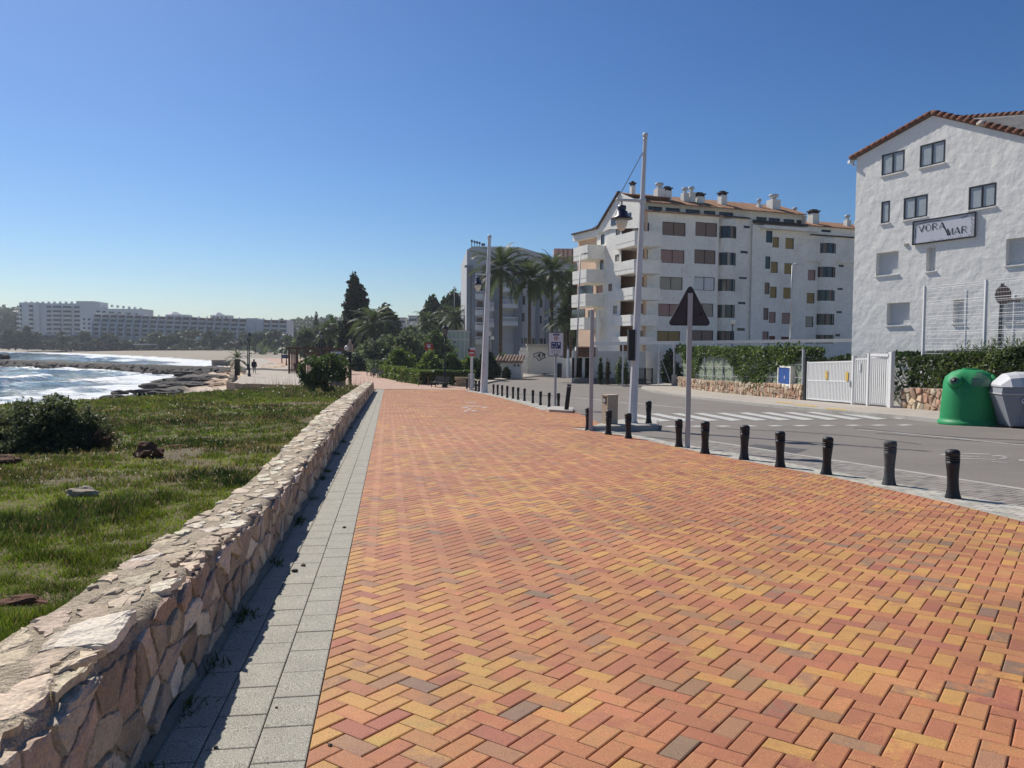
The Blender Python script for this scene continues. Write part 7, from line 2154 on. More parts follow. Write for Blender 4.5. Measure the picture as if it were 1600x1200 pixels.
for i in range(10):
    for j in range(5):
        az0, az1 = math.radians(-116 + i * 4.2), math.radians(-116 + (i + 1) * 4.2)
        za0, za1 = Hh_ * (.70 + .05 * j), Hh_ * (.70 + .05 * (j + 1))
        r0, r1 = interp(za0, [(z, q) for q, z in prof]) * 1.085 + .02, interp(za1, [(z, q) for q, z in prof]) * 1.085 + .02
        if (i - 4.5) ** 2 / 25 + (j - 1.2) ** 2 / 10 < 1: mb.poly([(r0 * math.cos(az0), r0 * math.sin(az0), za0), (r0 * math.cos(az1), r0 * math.sin(az1), za0), (r1 * math.cos(az1), r1 * math.sin(az1), za1), (r1 * math.cos(az0), r1 * math.sin(az0), za1)])
mb.build('worn_patch', t)
mb = MB().use(M['scuffed'], True)
for i in range(14):
    a0, a1 = 2 * math.pi * i / 14, 2 * math.pi * (i + 1) / 14
    def sp(a, r):
        az = math.radians(-62) + r * math.cos(a) / Rr_; z = Hh_ * .42 + r * math.sin(a); q = Rr_ * .94 + .012
        return (q * math.cos(az), q * math.sin(az), z)
    mb.poly([sp(a0, .13), sp(a1, .13), sp(a1, .19), sp(a0, .19)])
for q in range(3):
    a0 = 2 * math.pi * q / 3 + .4; mb.poly([sp(a0, .10), sp(a0 + .5, .10), sp(a0 + .7, .03)])
mb.build('recycling_emblem', t)
mb = MB().use(M['green']); mb.tube([(0, 0, Hh_ - .02), (0, 0, Hh_ + .03)], .22, 16); mb.build('top_cap', t)
# grey waste container
cb = G(1568, 669, ROADZ)
t = thing('waste_container', 'grey roadside waste container with pale rounded lid', 'waste container', tuple(cb), math.radians(-12)); k = cb.y / F
L_, D_, Hc = 1.95, 1.15, 88 * k
def ring(w0, w1, d0, d1, z): return [(w0, d0, z), (w1, d0, z), (w1, d1, z), (w0, d1, z)]
mb = MB().use(M['bingrey'])
P0 = ring(.20, L_ - .2, .05, D_ - .1, .06); P1 = ring(-.08, L_ + .08, -.02, D_, Hc * .60)
mb.hexa(P0 + P1); 
for x in (.5, 1.0, 1.5): mb.hexa(ring(x - .04, x + .04, .0, .12, .1) + ring(x - .04, x + .04, -.05, .12, Hc * .56))
mb.build('body', t)
mb = MB().use(M['bingrey'])
for x in (.25, L_ - .25):
    for y in (.2, D_ - .3): mb.tube([(x - .03, y, .07), (x + .03, y, .07)], .07, 10)
mb.build('wheel', t)
mb = MB().use(M['binlid']); mb.hexa(ring(-.10, L_ + .10, -.05, D_ + .02, Hc * .60) + ring(-.10, L_ + .10, -.05, D_ + .02, Hc * .62)); mb.build('rim', t)
mb = MB().use(M['bingrey']); mb.hexa(ring(-.085, L_ + .085, -.025, D_, Hc * .622) + ring(-.06, L_ + .06, -.01, D_, Hc * .735)); mb.build('collar', t)
mb = MB().use(M['binlid'], True)
ls = []
for i in range(9):
    f = i / 8; a = math.pi * f; row = []
    for j in range(9):
        g = j / 8; x = -.09 + (L_ + .18) * g; e = min(1, min(g, 1 - g) / .26); e = math.sqrt(max(0, 1 - (1 - e) ** 2))
        row.append((x, -.06 + (D_ + .1) * f, Hc * .735 + Hc * .265 * (math.sin(a) ** .5) * (.12 + .88 * e)))
    ls.append(row)
for i in range(8):
    for j in range(8): mb.poly([ls[i][j], ls[i][j + 1], ls[i + 1][j + 1], ls[i + 1][j]])
for side in (0, 8): mb.poly([(ls[i][side][0], ls[i][side][1], ls[i][side][2]) for i in range(9)] + [(ls[8][side][0], ls[8][side][1], Hc * .73), (ls[0][side][0], ls[0][side][1], Hc * .73)])
mb.build('lid', t)
mb = MB().use(M['signwhite']); mb.tube([(.5, -.055, Hc * .49), (.5, -.075, Hc * .49)], .085, 20); s_ = mb.build('sticker', t)
mb = MB().use(M['bluepaint']); mb.box((.5, -.08, Hc * .5), (.09, .012, .05)); mb.box((.52, -.08, Hc * .47), (.05, .012, .06)); mb.build('sticker_print', s_)
mb = MB().use(M['black']); mb.tube([(.5, -.06, Hc * .43), (.53, .0, Hc * .2), (.56, .03, .1)], .018, 6); mb.build('strap', t)

# ------------------------------------------------------------------ bollards
def bollard_parts(t, k=1.0):
    mb = MB().use(M['blackplastic'], True)
    mb.lathe([(.096, 0), (.095, .012), (.082, .05), (.070, .12), (.066, .22), (.070, .32), (.079, .42), (.083, .47)], 20, (0, 0, 0), True); mb.build('body', t)
    for z in (.478, .508):
        mb = MB().use(M['blackplastic'], True); mb.lathe([(.070, z - .008), (.083, z - .004), (.085, z + .008), (.083, z + .018), (.070, z + .022)], 20); mb.build('ring', t)
    mb = MB().use(M['blackplastic'], True); mb.lathe([(.072, .528), (.084, .536), (.086, .575), (.078, .60), (.055, .615), (.001, .62)], 20); mb.build('cap', t)
def bolt_label(i): return NEARL[i]
NEARL = ['black rubber bollard nearest the camera, right of the pale grooved one', 'pale worn greyish bollard, second from the right edge of the photo', 'black bollard with a small shadow beside it, third from the right', 'black bollard fourth from the right, due below the white gate',
         'black bollard fifth from the right, two right of the triangular sign', 'black bollard just right of the triangular sign post', 'leaning black bollard touching the triangular sign post on its left', 'black bollard in front of the white lamp mast',
         'black bollard with pale scuffed foot in front of the beige bin', 'black bollard on the far side of the island, right of the white mast', 'black bollard hidden behind the bare grey pole by the beige bin']
NEAR = [(1489, 778), (1389, 757.5), (1291, 741), (1219, 729.5), (1162.5, 718), (1101.5, 708.5), (1061, 698), (982, 685), (950.5, 679), (1013.5, 664), (919, 672.5)]
proto = None
for i, (u, v) in enumerate(NEAR):
    p = G(u, v)
    if i == 9: p = G(1013.5, 661.5, .13)
    if i == 0:
        proto = thing('bollard', NEARL[0], 'bollard', tuple(p), 0, 'black rubber bollards along the kerb'); bollard_parts(proto)
        b = proto
    else: b = copy_thing(proto, tuple(p), i * .7, NEARL[i])
    vt = {0: 701, 1: 687, 2: 681.5, 3: 673, 4: 663.5, 5: 657.5, 6: 654, 7: 645, 8: 640.5, 9: 628.5, 10: 636.5}[i]
    s = (v - vt) * p.y / F / .62
    b.scale = (s,) * 3
    b.rotation_euler = (math.radians((i * 37 % 5 - 2) * .6), math.radians(5 if i == 6 else (i * 53 % 7 - 3) * .5), i * .7)
for b_ in [o for o in C.objects if o.get('label') == NEARL[1]]:
    for ch in b_.children:
        ch.data = ch.data.copy(); ch.data.materials[0] = mat('worn_rubber', (.075, .08, .08), .7, .45, 14, .3, 60, fine=.3, fscale=50)
FARL = ['bollard beside the information sign post, nearest of the far row', 'second bollard of the far row, left of the sign post', 'third bollard of the far row counted from the information sign', 'fourth bollard of the far row counted from the information sign', 'fifth bollard of the far row counted from the information sign',
        'sixth bollard of the far row counted from the information sign', 'seventh bollard of the far row counted from the information sign', 'eighth bollard of the far row counted from the information sign', 'ninth bollard of the far row counted from the information sign', 'tenth bollard of the far row counted from the information sign',
        'eleventh bollard of the far row, next to the farther white mast', 'bollard just left of the farther white mast', 'second bollard left of the farther white mast', 'bollard right of the no entry sign post', 'last bollard of the far row, by the hedge end']
FARB = [(872.5, 638.5, 614), (858, 636, 613), (844.5, 633, 611), (832.5, 630, 609), (819.5, 626.5, 606.5), (809.5, 624.5, 605), (801.5, 623, 604), (792.5, 621.5, 602.5), (784.5, 619, 601.5), (777.5, 617.5, 600.5), (771, 616, 600), (748.5, 612, 594), (743.5, 611, 594), (735.5, 608.5, 591.5), (729.5, 607, 591)]
for i, (u, v, vt) in enumerate(FARB):
    p = G(u, v); b = copy_thing(proto, tuple(p), i, FARL[i]); b['group'] = 'black bollards of the far row'
    s = (v - vt) * p.y / F / .62; b.scale = (s * .8, s * .8, s)
p = G(885, 640, .11)
t = thing('leaning_post', 'tall square black post leaning to the right on the small island', 'post', tuple(p), 0); k = p.y / F
mb = MB().use(M['black']); M_ = Matrix.Rotation(math.radians(6), 3, 'Y'); mb.box(tuple(M_ @ Vector((0, 0, 20 * k))), (6.4 * k, .16, 40 * k), 0, M_); mb.build('shaft', t)
mb = MB().use(M['galv']); mb.box(tuple(M_ @ Vector((0, 0, 36.5 * k))), (6.9 * k, .18, 1.5 * k), 0, M_); mb.build('band', t)

# ------------------------------------------------------------------ signs
tp = G(1074, 699.5); k = tp.y / F
t = thing('triangular_sign', 'triangular traffic sign seen from its dark back on a grey post', 'traffic sign', tuple(tp), math.radians(-3))
mb = MB().use(M['galv']); hh = (699.5 - 458) * k; mb.bbox((-.047, -.03, 0), (.047, .03, hh)); mb.build('post', t)
def rtri(cx, z0, z1, w, r):
    A, B, Cc = Vector((cx - w / 2, z0)), Vector((cx + w / 2, z0)), Vector((cx, z1)); out = []
    for P0, Pa, Pb in ((A, Cc, B), (B, A, Cc), (Cc, B, A)):
        da, db = (Pa - P0).normalized(), (Pb - P0).normalized(); h = math.acos(max(-1, min(1, da.dot(db)))) / 2; L_ = r / math.tan(h); c = P0 + (da + db).normalized() * (r / math.sin(h)); s, e = P0 + da * L_, P0 + db * L_
        a0, a1 = math.atan2((s - c).y, (s - c).x), math.atan2((e - c).y, (e - c).x)
        while a1 < a0: a1 += 2 * math.pi
        if a1 - a0 > math.pi: a0 += 2 * math.pi; 
        for i in range(7): g = a0 + (a1 - a0) * i / 6; out.append((c.x + r * math.cos(g), c.y + r * math.sin(g)))
    return out
zb_, zt_ = (699.5 - 507.5) * k, (699.5 - 443.5) * k
tri = rtri(.0, zb_, zt_, 66 * k, .05)
def plate(mb, outline, y0, y1):
    n = len(outline); b = len(mb.v)
    for x, z in outline: mb.v.append((x, y0, z))
    for x, z in outline: mb.v.append((x, y1, z))
    mb.face(range(b, b + n)); mb.face([b + n + i for i in reversed(range(n))])
    for i in range(n): j = (i + 1) % n; mb.face((b + i, b + j, b + n + j, b + n + i))
mb = MB().use(M['signback']); plate(mb, tri, .035, .05); mb.build('plate', t)
mb = MB().use(M['signback'])
for a, b in zip(tri, tri[1:] + tri[:1]): mb.tube([(a[0], .03, a[1]), (b[0], .03, b[1])], .012, 5)
mb.build('flange', t)
for z in (.22, .82):
    zz = zb_ + (zt_ - zb_) * z; w_ = 60 * k * (1 - z) * .92; mb = MB().use(M['signback']); mb.box((0, .025, zz), (max(.12, w_), .012, .04)); mb.build('bracket', t)
mb = MB().use(M['red']); mb.box((.22, .028, zb_ + (zt_ - zb_) * .24), (.085, .012, .075)); s_ = mb.build('sticker', t)
mb = MB().use(M['black']); mb.box((.22, .018, zb_ + (zt_ - zb_) * .27), (.07, .01, .05)); mb.build('print', s_)
p = G(923, 673); k = p.y / F
t = thing('signpost', 'bare square grey steel pole beside the beige bin', 'pole', tuple(p)); mb = MB().use(M['galv']); mb.bbox((-.05, -.035, 0), (.05, .035, 189 * k)); mb.build('post', t)
mb = MB().use(M['concrete']); mb.box((0, 0, .004), (.2, .2, .02)); mb.build('foot', t)
p = G(867.5, 638.5); k = p.y / F
t = thing('information_sign', 'white information board with red speed ring and blue panel on a steel post', 'traffic sign', tuple(p), math.radians(4))
def sv(v): return (638.5 - v) * k
mb = MB().use(M['galv']); mb.tube([(0, .06, 0), (0, .06, sv(520))], .055, 8); mb.build('post', t)
mb = MB().use(M['signwhite']); mb.bbox((-11.6 * k, -.02, sv(556)), (11.6 * k, .02, sv(520))); bd_ = mb.build('board', t)
mb = MB().use(M['darkframe'])
for a, b, c, d_ in ((-12 * k, 12 * k, sv(556.6), sv(555.8)), (-12 * k, 12 * k, sv(520), sv(519.2)), (-12 * k, -11.5 * k, sv(555.8), sv(520)), (11.5 * k, 12 * k, sv(555.8), sv(520))): mb.bbox((a, -.03, c), (b, .025, d_))
mb.build('frame', t)
mb = MB().use(M['navypanel']); mb.bbox((-4.6 * k, -.028, sv(524.2)), (5.2 * k, -.021, sv(521.2))); mb.bbox((-7.4 * k, -.028, sv(544.5)), (7.6 * k, -.021, sv(534.2))); q = mb.build('panel', t)
mb = MB().use(M['signwhite'])
for x, z, w_, h_ in ((-2, 522.6, 1.6, .5), (0, 522.5, 1.4, .6), (2.3, 522.9, 1.8, .5), (-5, 536.5, 2.2, .7), (-2.8, 536.8, 2, 1.2), (-5.2, 541.5, 1.2, 2.6), (-1.4, 542.2, 1.5, 1.8), (0.6, 538.4, .7, 5.4), (1.8, 541.5, 2.2, .7), (4.4, 536.8, 2.6, 2.6), (4.6, 538.8, 2.2, .5)): mb.bbox(((x - w_ / 2) * k, -.034, sv(z + h_ / 2)), ((x + w_ / 2) * k, -.029, sv(z - h_ / 2)))
mb.build('pictogram', q)
mb = MB().use(M['red']); c = (.0, sv(528.6)); R_ = 3.3 * k
for i in range(24):
    a0, a1 = 2 * math.pi * i / 24, 2 * math.pi * (i + 1) / 24
    mb.poly([(c[0] + r * math.cos(a), -.024, c[1] + r * math.sin(a)) for r, a in ((R_, a0), (R_, a1), (R_ * .70, a1), (R_ * .70, a0))])
rg_ = mb.build('speed_ring', t)
def text(s, size, parent, loc, m, name='lettering', ext=.002):
    cu = bpy.data.curves.new('text', 'FONT'); cu.body = s; cu.size = size; cu.extrude = ext; cu.align_x = 'CENTER'; cu.align_y = 'CENTER'
    tmp = bpy.data.objects.new('text', cu); C.objects.link(tmp)
    dg = bpy.context.evaluated_depsgraph_get(); me = bpy.data.meshes.new_from_object(tmp.evaluated_get(dg)); bpy.data.objects.remove(tmp)
    me.materials.clear(); me.materials.append(M[m]); me.name = name
    o = link(name, me, parent); o.location = loc; o.rotation_euler = (math.pi / 2, 0, 0); return o
text('30', 3.6 * k, t, (0, -.026, c[1]), 'darkframe', 'numerals')
mb = MB().use(M['galv'])
for z, w_ in ((546.8, 16), (548.4, 14.5), (550, 15.5), (551.6, 11)): mb.bbox((-w_ / 2 * k, -.026, sv(z + .35)), (w_ / 2 * k, -.021, sv(z - .35)))
mb.build('text_lines', t)
mb = MB().use(M['black']); mb.box((-2.2 * k, -.03, sv(554)), (1.2 * k, .02, 2.0 * k)); mb.box((1.6 * k, -.03, sv(554)), (2.0 * k, .02, 1.8 * k)); mb.build('fixing', t)
# no entry sign on a pale post with bins at its foot
p = G(737, 609.5); k = p.y / F
t = thing('no_entry_sign', 'round red no entry sign with white bar on a pale post', 'traffic sign', tuple(p))
mb = MB().use(M['polewhite']); mb.tube([(0, .08, 0), (0, .08, 66 * k)], 2.0 * k, 8); mb.build('post', t)
mb = MB().use(M['signwhite']); mb.box((1 * k, .03, 64 * k), (8 * k, .04, 5 * k)); mb.build('header', t)
mb = MB().use(M['red']); mb.tube([(0, -.02, 58 * k), (0, .02, 58 * k)], 5.2 * k, 24); dd = mb.build('disc', t)
mb = MB().use(M['signwhite']); mb.box((0, -.03, 58 * k), (7 * k, .02, 2.2 * k)); mb.build('bar', dd)
mb = MB().use(M['black']); mb.box((-3.5 * k, .3, 62 * k), (5 * k, .3, 5 * k)); mb.build('camera_box', t)
# chain of rails left of the farther mast
p = G(732.5, 606); k = p.y / F; mb = MB().use(M['galv']); mb.box((0, 0, .55), (.5, .45, 1.1)); mb.box((0, 0, 1.14), (.56, .5, .08)); o = mb.build('grey_bin'); o.location = p + Vector((.2, .3, 0)); tag(o, 'small grey box at the foot of the no entry sign post', 'bin')
# beige litter bin
p = G(952.5, 662, .13); k = p.y / F
t = thing('litter_bin', 'square beige concrete litter bin with dark slot beside the white mast', 'litter bin', tuple(p), math.radians(22))
mb = MB().use(M['beigebox']); w_ = 18.5 * k; h_ = 44 * k
th_ = .045
for lo_b, hi_b in (((-w_ / 2, -w_ / 2, 0), (w_ / 2, -w_ / 2 + th_, h_)), ((-w_ / 2, w_ / 2 - th_, 0), (w_ / 2, w_ / 2, h_)), ((w_ / 2 - th_, -w_ / 2 + th_, 0), (w_ / 2, w_ / 2 - th_, h_)), ((-w_ / 2, -w_ / 2 + th_, 0), (-w_ / 2 + th_, w_ / 2 - th_, h_ * .72)), ((-w_ / 2, -w_ / 2 + th_, h_ * .95), (-w_ / 2 + th_, w_ / 2 - th_, h_))): mb.bbox(lo_b, hi_b)
mb.build('shell', t)
mb = MB().use(M['darkframe']); mb.bbox((-w_ / 2 + th_, -w_ / 2 + th_ + .01, .05), (w_ / 2 - th_ - .01, w_ / 2 - th_ - .01, h_ * .9)); mb.build('liner', t)
mb = MB().use(M['beigebox']); mb.bbox((-w_ / 2 - .012, -w_ / 2 - .012, h_), (w_ / 2 + .012, w_ / 2 + .012, h_ + .03)); mb.build('lid', t)
mb = MB().use(M['galv']); mb.box((-w_ / 2 - .012, 0, h_ * .835), (.02, .12, .1)); mb.build('lock_plate', t)

# ------------------------------------------------------------------ white masts with arm lamp
def mast(label, base, hgt, r0, r1, lamp_z, arm, stay_z, box=None, rz=0.0, lean=0.0):
    t = thing('lamp_mast', label, 'lamp mast', tuple(base), rz)
    mb = MB().use(M['polewhite']); mb.tube([(0, 0, 0), (lean * .5, 0, hgt * .5), (lean, 0, hgt)], [r0, (r0 + r1) / 2, r1], 8); mb.build('mast', t)
    mb = MB().use(M['polewhite']); mb.lathe([(r0 * 1.25, 0), (r0 * 1.25, .03), (r0 * 1.02, .05)], 8); mb.build('base_plate', t)
    mb = MB().use(M['polewhite'], True); mb.ball((lean, 0, hgt + r1 * 1.1), r1 * 1.5, 14, 10); mb.lathe([(r1 * 1.15, hgt - .1), (r1 * 1.15, hgt)], 8, (lean, 0, 0)); mb.build('finial', t)
    lx_ = lean * lamp_z / hgt; sx_ = lean * stay_z / hgt
    mb = MB().use(M['polewhite']); mb.tube([(lx_, 0, lamp_z), (lx_ - arm, 0, lamp_z + .03)], [.05, .035], 8); mb.tube([(lx_ - r1 * 1.4, 0, lamp_z), (lx_ + r1 * 1.8, 0, lamp_z)], r1 * 1.35, 10); mb.ball((lx_ - arm, 0, lamp_z + .03), .055, 10, 8); am = mb.build('arm', t)
    mb = MB().use(M['galv']); mb.tube([(lx_ - arm, 0, lamp_z + .05), (sx_, 0, stay_z)], .012, 5); mb.build('stay_wire', t)
    s = hgt / 8.0
    c = (lx_ - arm * .83, 0, lamp_z)
    mb = MB().use(M['navy'], True); mb.tube([c, (c[0], 0, c[2] - .2 * s)], .02, 6)
    mb.lathe([(.04 * s, -.12 * s), (.12 * s, -.14 * s), (.13 * s, -.22 * s), (.10 * s, -.26 * s), (.165 * s, -.30 * s), (.17 * s, -.42 * s), (.31 * s, -.49 * s), (.31 * s, -.51 * s), (.17 * s, -.50 * s)], 20, c); lp = mb.build('lamp_head', t)
    mb = MB().use(M['opal'], True); mb.lathe([(.18 * s, -.505 * s), (.175 * s, -.60 * s), (.13 * s, -.74 * s), (.07 * s, -.82 * s), (.001, -.84 * s)], 18, c); mb.build('lamp_glass', lp)
    if box:
        mb = MB().use(M['darkframe']); mb.bbox((-box[0] - .13, -.16, box[1]), (-box[0] + .05, .1, box[2])); mb.build('traffic_light_back', t)
        for z in (box[1] + .1, box[2] - .1): mb = MB().use(M['galv']); mb.lathe([(r0 * .99, z - .02), (r0 * .99, z + .02)], 8); mb.build('clamp', t)
    return t
mbp = G(988, 661, .13); k = mbp.y / F
mast('nearer tall white lamp mast standing on the kerb island beside the beige bin', mbp, (661 - 219) * k, .125, .052, (661 - 316) * k, 38 * k, (661 - 236) * k, (.03, (661 - 563) * k, (661 - 515) * k), 0, 13 * k)
p = G(756, 613.5); k = p.y / F
mast('farther tall white lamp mast at the end of the far bollard row', p, (613.5 - 374) * k, .28, .11, (613.5 - 430) * k, 19 * k, (613.5 - 400) * k, None, 0, 7 * k)
# narrow sign pole with little blue plate before the hedge end
p = G(1053, 604); k = p.y / F
t = thing('street_sign', 'slim pole with small pale blue plate at the left end of the hedge', 'sign', tuple(p)); mb = MB().use(M['galv']); mb.tube([(0, 0, 0), (0, 0, 66 * k)], .10, 8); mb.box((0, 0, .55), (.4, .3, 1.1)); mb.build('post', t)
mb = MB().use(M['signwhite']); mb.box((1 * k, -.12, 63.5 * k), (7.5 * k, .05, 6.5 * k)); q = mb.build('plate', t); mb = MB().use(M['bluepaint']); mb.box((2.6 * k, -.15, 64.5 * k), (2 * k, .03, 2 * k)); mb.build('print', q)

# ------------------------------------------------------------------ the far side of the bay
FD = 500.0; fk = FD / F
def far_hotel(name, label, u0, u1, v0, v1, d, rows, cols, spec):
    p = at((u0 + u1) / 2, 540, d); k = d / F
    t = thing(name, label, 'building', (p.x, d, -1.0)); b = at(u0, v0, d).z + 1.0
    return t, k, b
def fz(v, d, u): return at(u, v, d).z + 1.0
# long white block, seven storeys, left
d = 520; k = d / F; p = at(125, 540, d)
t = thing('seaside_hotel', 'long white seven storey hotel across the bay with a flat roof tower', 'building', (p.x, d, -1.0))
def X(u): return (u - 125) * k
zt0, zt1_ = fz(473, d, 30), fz(487, d, 200)
segs = [(31, 62, 472.5, 0), (62, 125, 473.5, 1.5), (125, 150, 471, 0.5), (150, 222, 482, 1.0)]
for i, (a, b, v, y) in enumerate(segs):
    zt = fz(v, d, a); mb = MB().use(M['farwhite']); mb.box(((X(a) + X(b)) / 2, 8 + y, zt / 2), (X(b) - X(a), 16, zt)); mb.build('wall', t)
mb = MB().use(M['farwhite']); mb.box((X(131), 7, fz(471.5, d, 130)), (X(144) - X(116), 9, 1.2)); mb.build('tower_cap', t)
def far_win(t, x, y, z, w, h, m='hotelpane'): mb = MB().use(M[m]); mb.box((x, y, z), (w, .3, h)); mb.build('window', t)
for r in range(7):
    v = 478 + 6.9 * r
    for u, w in ((33.5, 3), (49.5, 6.5), (75.5, 7)): far_win(t, X(u), .0 if u < 60 else 1.45, fz(v + (u - 30) * .03, d, u), w * k, 3.4 * k)
    for u in (88, 104, 121): far_win(t, X(u), 1.45 if u < 124 else .45, fz(v + 1.2 + (u - 80) * .02, d, u), 12.5 * k, 3.2 * k)
    for u in (49.5, 32.5): mb = MB().use(M['farwhite']); mb.box((X(u), -.7, fz(v + 3.2, d, u)), (7.5 * k, 1.5, 1.0)); mb.build('balcony', t)
    for u in (88, 104, 121): mb = MB().use(M['farwhite']); mb.box((X(u), .6, fz(v + 4.0 + (u - 80) * .02, d, u)), (13.5 * k, 1.2, 1.0)); mb.build('balcony', t)
for i, u in enumerate((152, 162, 174, 186, 200, 212)): far_win(t, X(u), .95, fz(486.5 + (u - 150) * .07, d, u), (5 if i % 2 else 8) * k, 2.4 * k)
for u in range(36, 220, 9): mb = MB().use(M['farwhite']); mb.box((X(u), 4, fz(473 + max(0, u - 120) * .10, d, u) + .2), (1.2, 1.2, 1.6)); mb.build('roof_vent', t)
# terraced hotel with sloping party walls, right
d2 = 480; k2 = d2 / F; p = at(290, 540, d2)
t = thing('terraced_hotel', 'long white terraced hotel across the bay with stepped party walls and dark loggias', 'building', (p.x, d2, -1.0))
def X2(u): return (u - 290) * k2
def tv(u): return 489.5 + (u - 125) * .0335
zb_ = fz(tv(125), d2, 125)
for a, b in ((125, 145), (145, 220), (220, 300), (300, 384), (384, 402), (402, 447)):
    zt = fz(tv((a + b) / 2) + (0 if a not in (125, 384) else -1.5), d2, a); mb = MB().use(M['farwhite']); mb.box(((X2(a) + X2(b)) / 2, 9, zt / 2), (X2(b) - X2(a), 15, zt)); mb.build('wall', t)
cols = [145 + 12.6 * i for i in range(24)]
for i, u in enumerate(cols):
    if 384 < u + 6 < 404 or u > 440: continue
    for r in range(5):
        if u > 400 and r > 3: continue
        v = tv(u) + 3.4 + 6.9 * r
        far_win(t, X2(u + 6.3), 1.3 - .0, fz(v, d2, u), 9.6 * k2, (4.8 if r == 0 else 4.2) * k2, 'hotelpane' if r else 'rust')
        mb = MB().use(M['farwhite']); mb.box((X2(u + 6.3), .4, fz(v + 2.9, d2, u)), (9.6 * k2, 1.6, .8)); mb.build('balcony', t)
for i, u in enumerate(cols):
    if u > 442: continue
    mb = MB().use(M['farwhite']); zt = fz(tv(u) - 2.2, d2, u); x = X2(u)
    mb.hexa([(x - .35, -2.2, 0), (x + .35, -2.2, 0), (x + .35, 3, 0), (x - .35, 3, 0), (x - .35, -1.4, zt - 8), (x + .35, -1.4, zt - 8), (x + .35, 2.8, zt), (x - .35, 2.8, zt)]); mb.build('party_wall', t)
for r in range(5):
    for u in (130, 138): far_win(t, X2(u), 1.4, fz(tv(u) + 9 + 6.9 * r, d2, u), 3.6 * k2, 3 * k2)
for u, v, w, lab in ((276, 487.5, 34, 'pale rooftop villa with hipped roof above the terraced hotel, left one'), (344, 488.5, 30, 'pale rooftop villa with hipped roof above the terraced hotel, right one')):
    d3 = 540; k3 = d3 / F; p = at(u, 540, d3); t = thing('rooftop_villa', lab, 'house', (p.x, d3, -1)); z = fz(v + 4, d3, u)
    mb = MB().use(M['farwhite']); mb.box((0, 4, z / 2), (w * k3, 8, z)); mb.build('wall', t)
    mb = MB().use(M['farwhite']); mb.lathe([(w * k3 * .36, z), (w * k3 * .10, z + 4.5 * k3)], 4, (-w * k3 * .2, 4, 0)); mb.build('roof', t)
    for i in range(4): mb = MB().use(M['hotelpane']); mb.box(((i - 1.5) * w * k3 * .22, -.05, z - 1.8), (1.6, .2, 1.6)); mb.build('window', t)
# low restaurant by the beach, white terraces and stairs
p = at(95, 540, 470); k = 470 / F
t = thing('beach_restaurant', 'low beach restaurant with flat roof and dark glazing below the white hotel', 'building', (p.x, 470, -1.2))
def zz(v, u=95): return at(u, v, 470).z + 1.2
mb = MB().use(M['farwhite']); mb.box((0, 4, zz(523)), (74 * k, 12, .9)); mb.build('roof', t)
mb = MB().use(M['farwhite']); mb.box((-6 * k, 1, zz(533.5)), (92 * k, 12, .6)); mb.build('terrace', t)
for i in range(10): mb = MB().use(M['hotelpane']); mb.box(((-33 + i * 7.2) * k, 4, (zz(523) + zz(533)) / 2), (6.4 * k, 8, zz(523.5) - zz(532.5))); mb.build('window', t)
for i in range(12): mb = MB().use(M['darkwood']); mb.box(((-50 + i * 8) * k, -4, zz(538)), (.4, .4, 4)); mb.build('post', t)
for i, (u, v, w, h, lab) in enumerate(((413, 537.5, 40, 2.2, 'pale low terrace wall by the far beach steps'), (405, 531, 12, 7, 'small white building beside the far beach steps'), (312, 529, 9, 5, 'bright white marquee roof among the far trees'), (245, 538.5, 70, 1.2, 'long pale retaining wall line below the far trees'))):
    p = at(u, v, 440); k = 440 / F; mb = MB().use(M['farwhite']); mb.box((0, 0, 0), (w * k, 3, h * k)); mb.box((0, .2, h * k * .5 + .1), (w * k + .4, 3.2, .2)); o = mb.build('terrace_wall'); o.location = p; tag(o, lab, 'wall' if i in (0, 3) else 'building')
for i, (u0, v0, u1, v1) in enumerate(((386, 557, 392, 544), (393, 551, 397, 543))):
    a, b = at(u0, v0, 400), at(u1, v1, 415); t = thing('beach_stairs', ('white stairs climbing from the far beach, left flight', 'white stairs climbing from the far beach, right flight')[i], 'stairs', tuple(a))
    for s_ in range(8): q = (b - a) * (s_ / 8); mb = MB().use(M['farwhite']); mb.box(tuple(q), (1.6, 1.6, .6)); mb.build('step', t)
# dark seawall and hedge line behind the sand
p0, p1 = at(-30, 540, 470), at(470, 551, 380)
rng = np.random.default_rng(77)
def far_tree(u, vtop, w, d, sd, lab, nm='far_tree', pal=FARG, grp='trees along the far beach'):
    top = at(u, vtop, d); zb_ = -1.2; H_ = top.z - zb_; Wd = w * d / F
    t = thing(nm, lab, 'tree', (top.x, d, zb_), 0, grp); rg = random.Random(sd)
    lob = [(rg.uniform(-.3, .3) * Wd, rg.uniform(-.2, .2) * Wd, H_ * rg.uniform(.45, .78), Wd * rg.uniform(.2, .32), Wd * .28, H_ * rg.uniform(.18, .28)) for _ in range(6)] + [(0, 0, H_ * .75, Wd * .3, Wd * .3, H_ * .24), (0, 0, H_ * .42, Wd * .46, Wd * .3, H_ * .34)]
    foliage('crown', t, lob, 900, .0019 * d, pal, sd, .4, 0, .4)
    trunk_mesh(t, H_ * .5, .3, sd, (0, 0), 2, Wd * .2)
where = {0: 'before the white hotel', 1: 'before the terraced hotel', 2: 'near the far beach steps'}
spots = []; cnt = [-1, -1, -1]
ordw = 'one two three four five six seven eight nine ten eleven twelve thirteen fourteen fifteen sixteen seventeen eighteen nineteen twenty twenty-one twenty-two twenty-three twenty-four'.split()
u = -14
rg = random.Random(21)
while u < 470:
    w = rg.uniform(20, 34); big = rg.random()
    vt = rg.uniform(526, 535) if big < .6 else rg.uniform(515, 524)
    if u < 40: vt = rg.uniform(512, 524)
    spots.append((u, vt, w)); u += w * rg.uniform(.45, .62)
